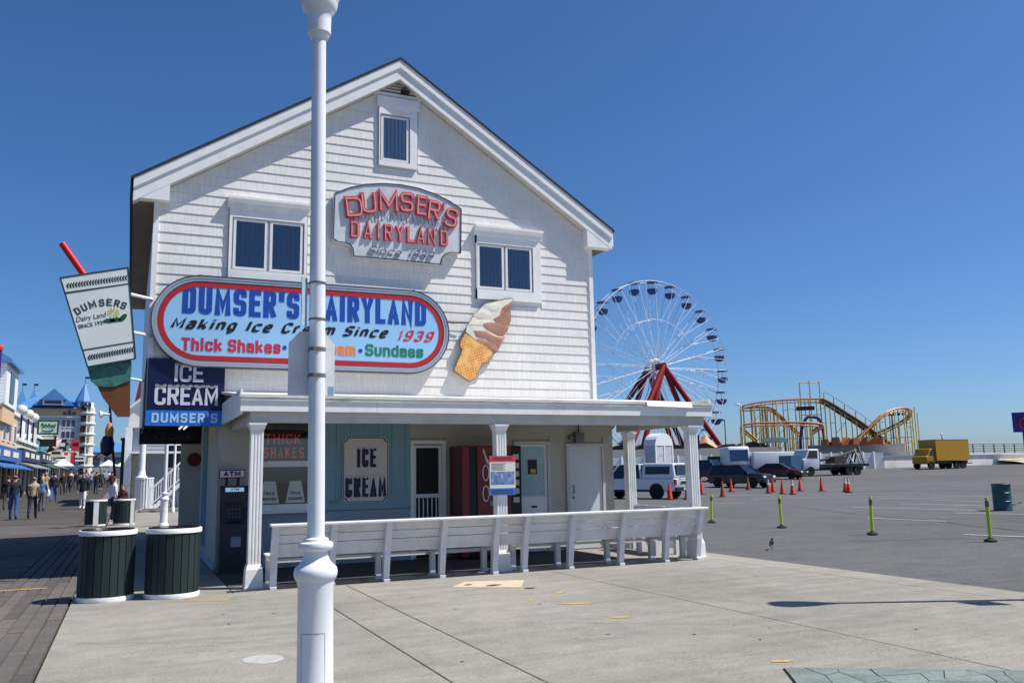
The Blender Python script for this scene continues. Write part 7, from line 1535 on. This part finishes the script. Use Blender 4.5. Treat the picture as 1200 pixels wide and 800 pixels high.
b = MB(); b.box(-0.2, 0.2, -0.2, 0.2, 3.95, 4.1); b.build('cap', 'sign_dark_green', gp, False, False)
# ================================================================== PEOPLE
def skin_body(pose):
    """one continuous skinned surface; y is forward. Returns a mesh with z zones still in metres for a 1.75 m figure"""
    V = []; E = []; Rd = []
    def add(p, r, par=None):
        V.append(p); Rd.append(r if isinstance(r, tuple) else (r, r))
        if par is not None: E.append((par, len(V) - 1))
        return len(V) - 1
    st = {'walk_a': (0.26, -0.24), 'walk_b': (-0.22, 0.25), 'stand': (0.03, -0.02)}[pose]
    pel = add((0, 0, 0.95), (0.145, 0.105)); wai = add((0, 0.0, 1.08), (0.16, 0.125), pel); che = add((0, 0.0, 1.26), (0.18, 0.135), wai); shl = add((0, -0.005, 1.385), (0.14, 0.10), che)
    nek = add((0, 0.01, 1.485), 0.052, shl); jaw = add((0, 0.035, 1.55), (0.066, 0.078), nek); hed = add((0, 0.03, 1.635), (0.078, 0.095), jaw); crn = add((0, 0.02, 1.70), (0.066, 0.078), hed)
    nos = add((0, 0.128, 1.60), 0.012, jaw)
    for s, f in ((-1, st[0]), (1, st[1])):
        hip = add((s * 0.095, 0, 0.87), 0.098, pel)
        bend = 0.06 if f > 0 else 0.03
        kne = add((s * 0.10, f * 0.52 + bend, 0.49), 0.072, hip)
        cal = add((s * 0.10, f * 0.75 + bend * 0.3, 0.32), 0.066, kne)
        ank = add((s * 0.10, f - (0.02 if f > 0 else 0.05), 0.085 + (0.05 if f < -0.1 else 0)), 0.05, cal)
        toe = add((s * 0.11, f + 0.15, 0.035), (0.045, 0.032), ank)
        sho = add((s * 0.18, -0.005, 1.36), 0.072, shl)
        g = -f * 0.7
        elb = add((s * 0.225, g * 0.35 - 0.03, 1.12), 0.056, sho)
        wri = add((s * 0.215, g * 0.75 + 0.05, 0.90), 0.038, elb)
        g *= 0.8; plm = add((s * 0.21, g * 0.98 + 0.06, 0.83), (0.026, 0.038), wri)
        for k, (dy, L) in enumerate(((0.026, 0.07), (0.009, 0.08), (-0.009, 0.075), (-0.026, 0.06))):
            m_ = add((s * 0.205, g + 0.06 + dy, 0.80 - L * 0.45), 0.0095, plm); add((s * 0.195, g + 0.065 + dy, 0.80 - L), 0.008, m_)
        th = add((s * 0.195, g + 0.105, 0.83), 0.010, plm); add((s * 0.187, g + 0.12, 0.795), 0.009, th)
    me = bpy.data.meshes.new('person'); me.from_pydata(V, E, []); me.update()
    o = bpy.data.objects.new('person_build', me); C.objects.link(o)
    md = o.modifiers.new('skin', 'SKIN'); md.use_smooth_shade = True; md.branch_smoothing = 0.4
    for i, r in enumerate(Rd): me.skin_vertices[0].data[i].radius = r
    me.skin_vertices[0].data[0].use_root = True
    sd_ = o.modifiers.new('sub', 'SUBSURF'); sd_.levels = 1; sd_.render_levels = 1
    dg = bpy.context.evaluated_depsgraph_get(); out = bpy.data.meshes.new_from_object(o.evaluated_get(dg))
    bpy.data.objects.remove(o); return out
BODY = {k: skin_body(k) for k in ('walk_a', 'walk_b', 'stand')}
mat('skin', (196, 150, 126), 0.5, var=0.05); mat('shoe_dark', (30, 26, 24), 0.6, var=0.1); mat('shoe_white', (210, 208, 204), 0.6, var=0.05)
def cloth(rgb): return mat('cloth_%d_%d_%d' % rgb, rgb, 0.85, var=0.15, vscale=6)
def person(label, loc, rz, h, pose, top, trousers, hair, shoe='shoe_dark', sleeve=0.86, coat=0.93, hair_len=0.0, bald=False, vest=None):
    me = BODY[pose].copy(); me.materials.clear()
    for m in (MATS['skin'], cloth(top), cloth(trousers), MATS[shoe], cloth(vest) if vest else cloth(top)): me.materials.append(m)
    for p in me.polygons:
        c = p.center; arm = (abs(c.x) > 0.165 and 0.6 < c.z < 0.95) or (abs(c.x) > 0.2 and c.z > 0.6)
        if c.z > 1.475: i = 0
        elif arm: i = 0 if c.z < sleeve else 4 if vest else 1
        elif c.z > coat: i = 1
        elif c.z > 0.10 or (c.z > 0.07 and abs(c.y) > 10): i = 2
        else: i = 3
        p.material_index = i
    me.polygons.foreach_set('use_smooth', [True] * len(me.polygons))
    o = bpy.data.objects.new('person', me); C.objects.link(o); o.location = loc; o.rotation_euler = (0, 0, rz); s = h / 1.76; o.scale = (s, s, s)
    tag(o, label, 'person')
    hm = mat('hair_%d_%d_%d' % hair, hair, 0.7, var=0.2, vscale=20)
    b = MB(); o_ = len(b.v)
    b.ball((0, 0.008, 1.655), (0.088, 0.104, 0.098), 14, 9)
    b.v = [(v[0], v[1] if v[2] > 1.66 or v[1] < 0.04 else 0.04, max(v[2], 1.60 if v[1] > 0.02 else 1.56)) for v in b.v]
    if bald: b.v = [(v[0] * 1.0, v[1] - 0.02, min(v[2], 1.66)) for v in b.v]
    b.build('hair', hm, o, True, False)
    if hair_len: b = MB(); b.tube([(0, -0.05, 1.66), (0, -0.075, 1.56), (0, -0.085, 1.56 - hair_len)], [0.07, 0.085, 0.05], 10); b.build('long_hair', hm, o, True, False)
    for sx_ in (-1, 1):
        b = MB(); b.ball((sx_ * 0.083, 0.025, 1.615), (0.012, 0.022, 0.032), 8, 6); b.build('ear', 'skin', o, True, False)
        b = MB(); b.ball((sx_ * 0.03, 0.118, 1.628), (0.012, 0.008, 0.008), 8, 5); b.build('eye', 'ink_black', o, True, False)
    b = MB(); b.ball((0, 0.112, 1.562), (0.024, 0.008, 0.006), 8, 5); b.build('mouth', mat('lip', (150, 84, 78), 0.5), o, True, False)
    return o
AW = 0.0                        # walking away along the boardwalk
person('balding man in navy jacket and blue jeans walking away, far left of the boardwalk', (-4.16, 40.13, bw(40.1)), R(4), 1.82, 'walk_a', (34, 38, 52), (52, 78, 132), (90, 70, 60), bald=True)
person('balding man in tan vest and dark trousers walking beside the navy jacket man', (-3.51, 40.31, bw(40.3)), R(-3), 1.74, 'walk_b', (176, 156, 124), (34, 38, 60), (120, 90, 76), bald=True, vest=(70, 62, 58))
person('blond person in blue and white top and grey trousers behind the tan vest man', (-3.75, 47.27, bw(47.3)), R(0), 1.68, 'walk_a', (92, 112, 150), (84, 82, 88), (186, 152, 100), hair_len=0.08, vest=(150, 160, 176))
pd = person('person in dark jacket and jeans carrying a white bag farther along', (-4.04, 58.58, bw(58.6)), R(-4), 1.84, 'walk_b', (36, 40, 46), (70, 100, 150), (40, 34, 30), 'shoe_white')
person('woman in dark green coat and white trousers walking towards the camera', (-2.06, 48.79, bw(48.8)), R(176), 1.84, 'walk_a', (24, 36, 34), (206, 200, 194), (60, 44, 36), 'shoe_white', coat=0.80, hair_len=0.16)
person('person in a black coat cut by the left edge of the picture', (-5.45, 49.58, bw(49.6)), R(2), 1.72, 'walk_b', (26, 26, 30), (60, 58, 60), (44, 36, 32))
person('person in a white shirt standing behind the far bins', (-0.50, 37.0, 0.0), R(-60), 1.72, 'stand', (214, 214, 216), (40, 42, 50), (62, 44, 34), hair_len=0.14)
person('shorter person with auburn hair standing close to the white shirt by the far bins', (-0.16, 36.6, 0.0), R(150), 1.42, 'stand', (96, 52, 44), (50, 46, 48), (120, 66, 40), hair_len=0.12)
for x, y, top, tro, hr, lab, hd in ((-4.59, 82.5, (60, 30, 34), (40, 44, 60), (50, 40, 34), 'distant person in a maroon jacket below the red banner', 0), (-4.3, 88.3, (40, 44, 50), (70, 74, 90), (40, 34, 30), 'distant person in charcoal on the far boardwalk', 180),
        (-2.27, 75.1, (34, 30, 32), (48, 50, 60), (70, 50, 40), 'distant person in black right of the green coat woman', 0), (-4.57, 75.0, (44, 52, 44), (56, 60, 80), (90, 70, 50), 'distant person in dark olive right of the white bag carrier', 180),
        (-3.19, 90.3, (150, 150, 154), (60, 70, 96), (60, 50, 40), 'distant person in a pale grey top mid boardwalk', 0), (-1.3, 84.0, (110, 60, 50), (50, 50, 56), (60, 44, 34), 'distant person in a rust red top near the dark pole', 0),
        (-5.6, 70.5, (40, 60, 90), (44, 44, 52), (50, 40, 34), 'distant person in a blue jacket by the left shopfronts', 180), (-1.9, 102, (200, 196, 190), (70, 80, 110), (70, 60, 50), 'farthest visible person in white on the boardwalk', 0), (-6.6, 64.0, (70, 66, 60), (40, 42, 50), (60, 50, 44), 'person in a brown jacket close to the corner shopfront', 10)):
    person(lab, (x, y, bw(y)), R(hd), 1.76, rnd.choice(('walk_a', 'walk_b')), top, tro, hr)
cols = (('cream', (206, 198, 180)), ('sky blue', (110, 150, 190)), ('grey', (120, 120, 124)), ('forest green', (44, 70, 52)), ('burgundy', (90, 30, 40)), ('tan', (170, 146, 112)), ('teal', (40, 96, 100)), ('black', (24, 24, 28)), ('lavender', (150, 140, 176)), ('orange', (196, 104, 50)), ('beige', (190, 176, 150)), ('royal blue', (40, 64, 140)))
for k, (nm, c_) in enumerate(cols):
    y = (96, 79, 108, 92, 116, 68, 99, 86, 112, 104, 120, 73)[k]; x = (-5.2, -5.5, -3.6, -2.4, -4.6, -5.2, -1.6, -5.9, -2.6, -5.8, -3.4, -2.9)[k]
    person(f'distant walker in {nm} among the crowd far along the boardwalk', (x, y, bw(y)), R(180 * (k % 2) + rnd.uniform(-15, 15)), rnd.uniform(1.6, 1.84), rnd.choice(('walk_a', 'walk_b', 'stand')), c_, rnd.choice(((40, 44, 60), (60, 74, 110), (70, 66, 62), (30, 30, 34))), rnd.choice(((50, 40, 32), (120, 90, 60), (180, 160, 130), (30, 26, 24))), rnd.choice(('shoe_dark', 'shoe_white')), hair_len=rnd.choice((0, 0, 0.12)))
bg_ = thing('carrier_bag', 'small white carrier bag held by the person in jeans', 'bag', (-4.34, 58.45, bw(58.5) + 0.38))
b = MB(); b.lathe([(0.001, 0.0), (0.12, 0.03), (0.16, 0.2), (0.10, 0.40), (0.05, 0.44)], (0, 0, 0), 10, sx=1.0, sy=0.6); b.build('sack', 'white_clean', bg_, True, False)
b = MB(); b.tube([(-0.05, 0, 0.43), (-0.03, 0, 0.55), (0.03, 0, 0.55), (0.05, 0, 0.43)], 0.012, 5); b.build('handles', 'white_clean', bg_, False, False)
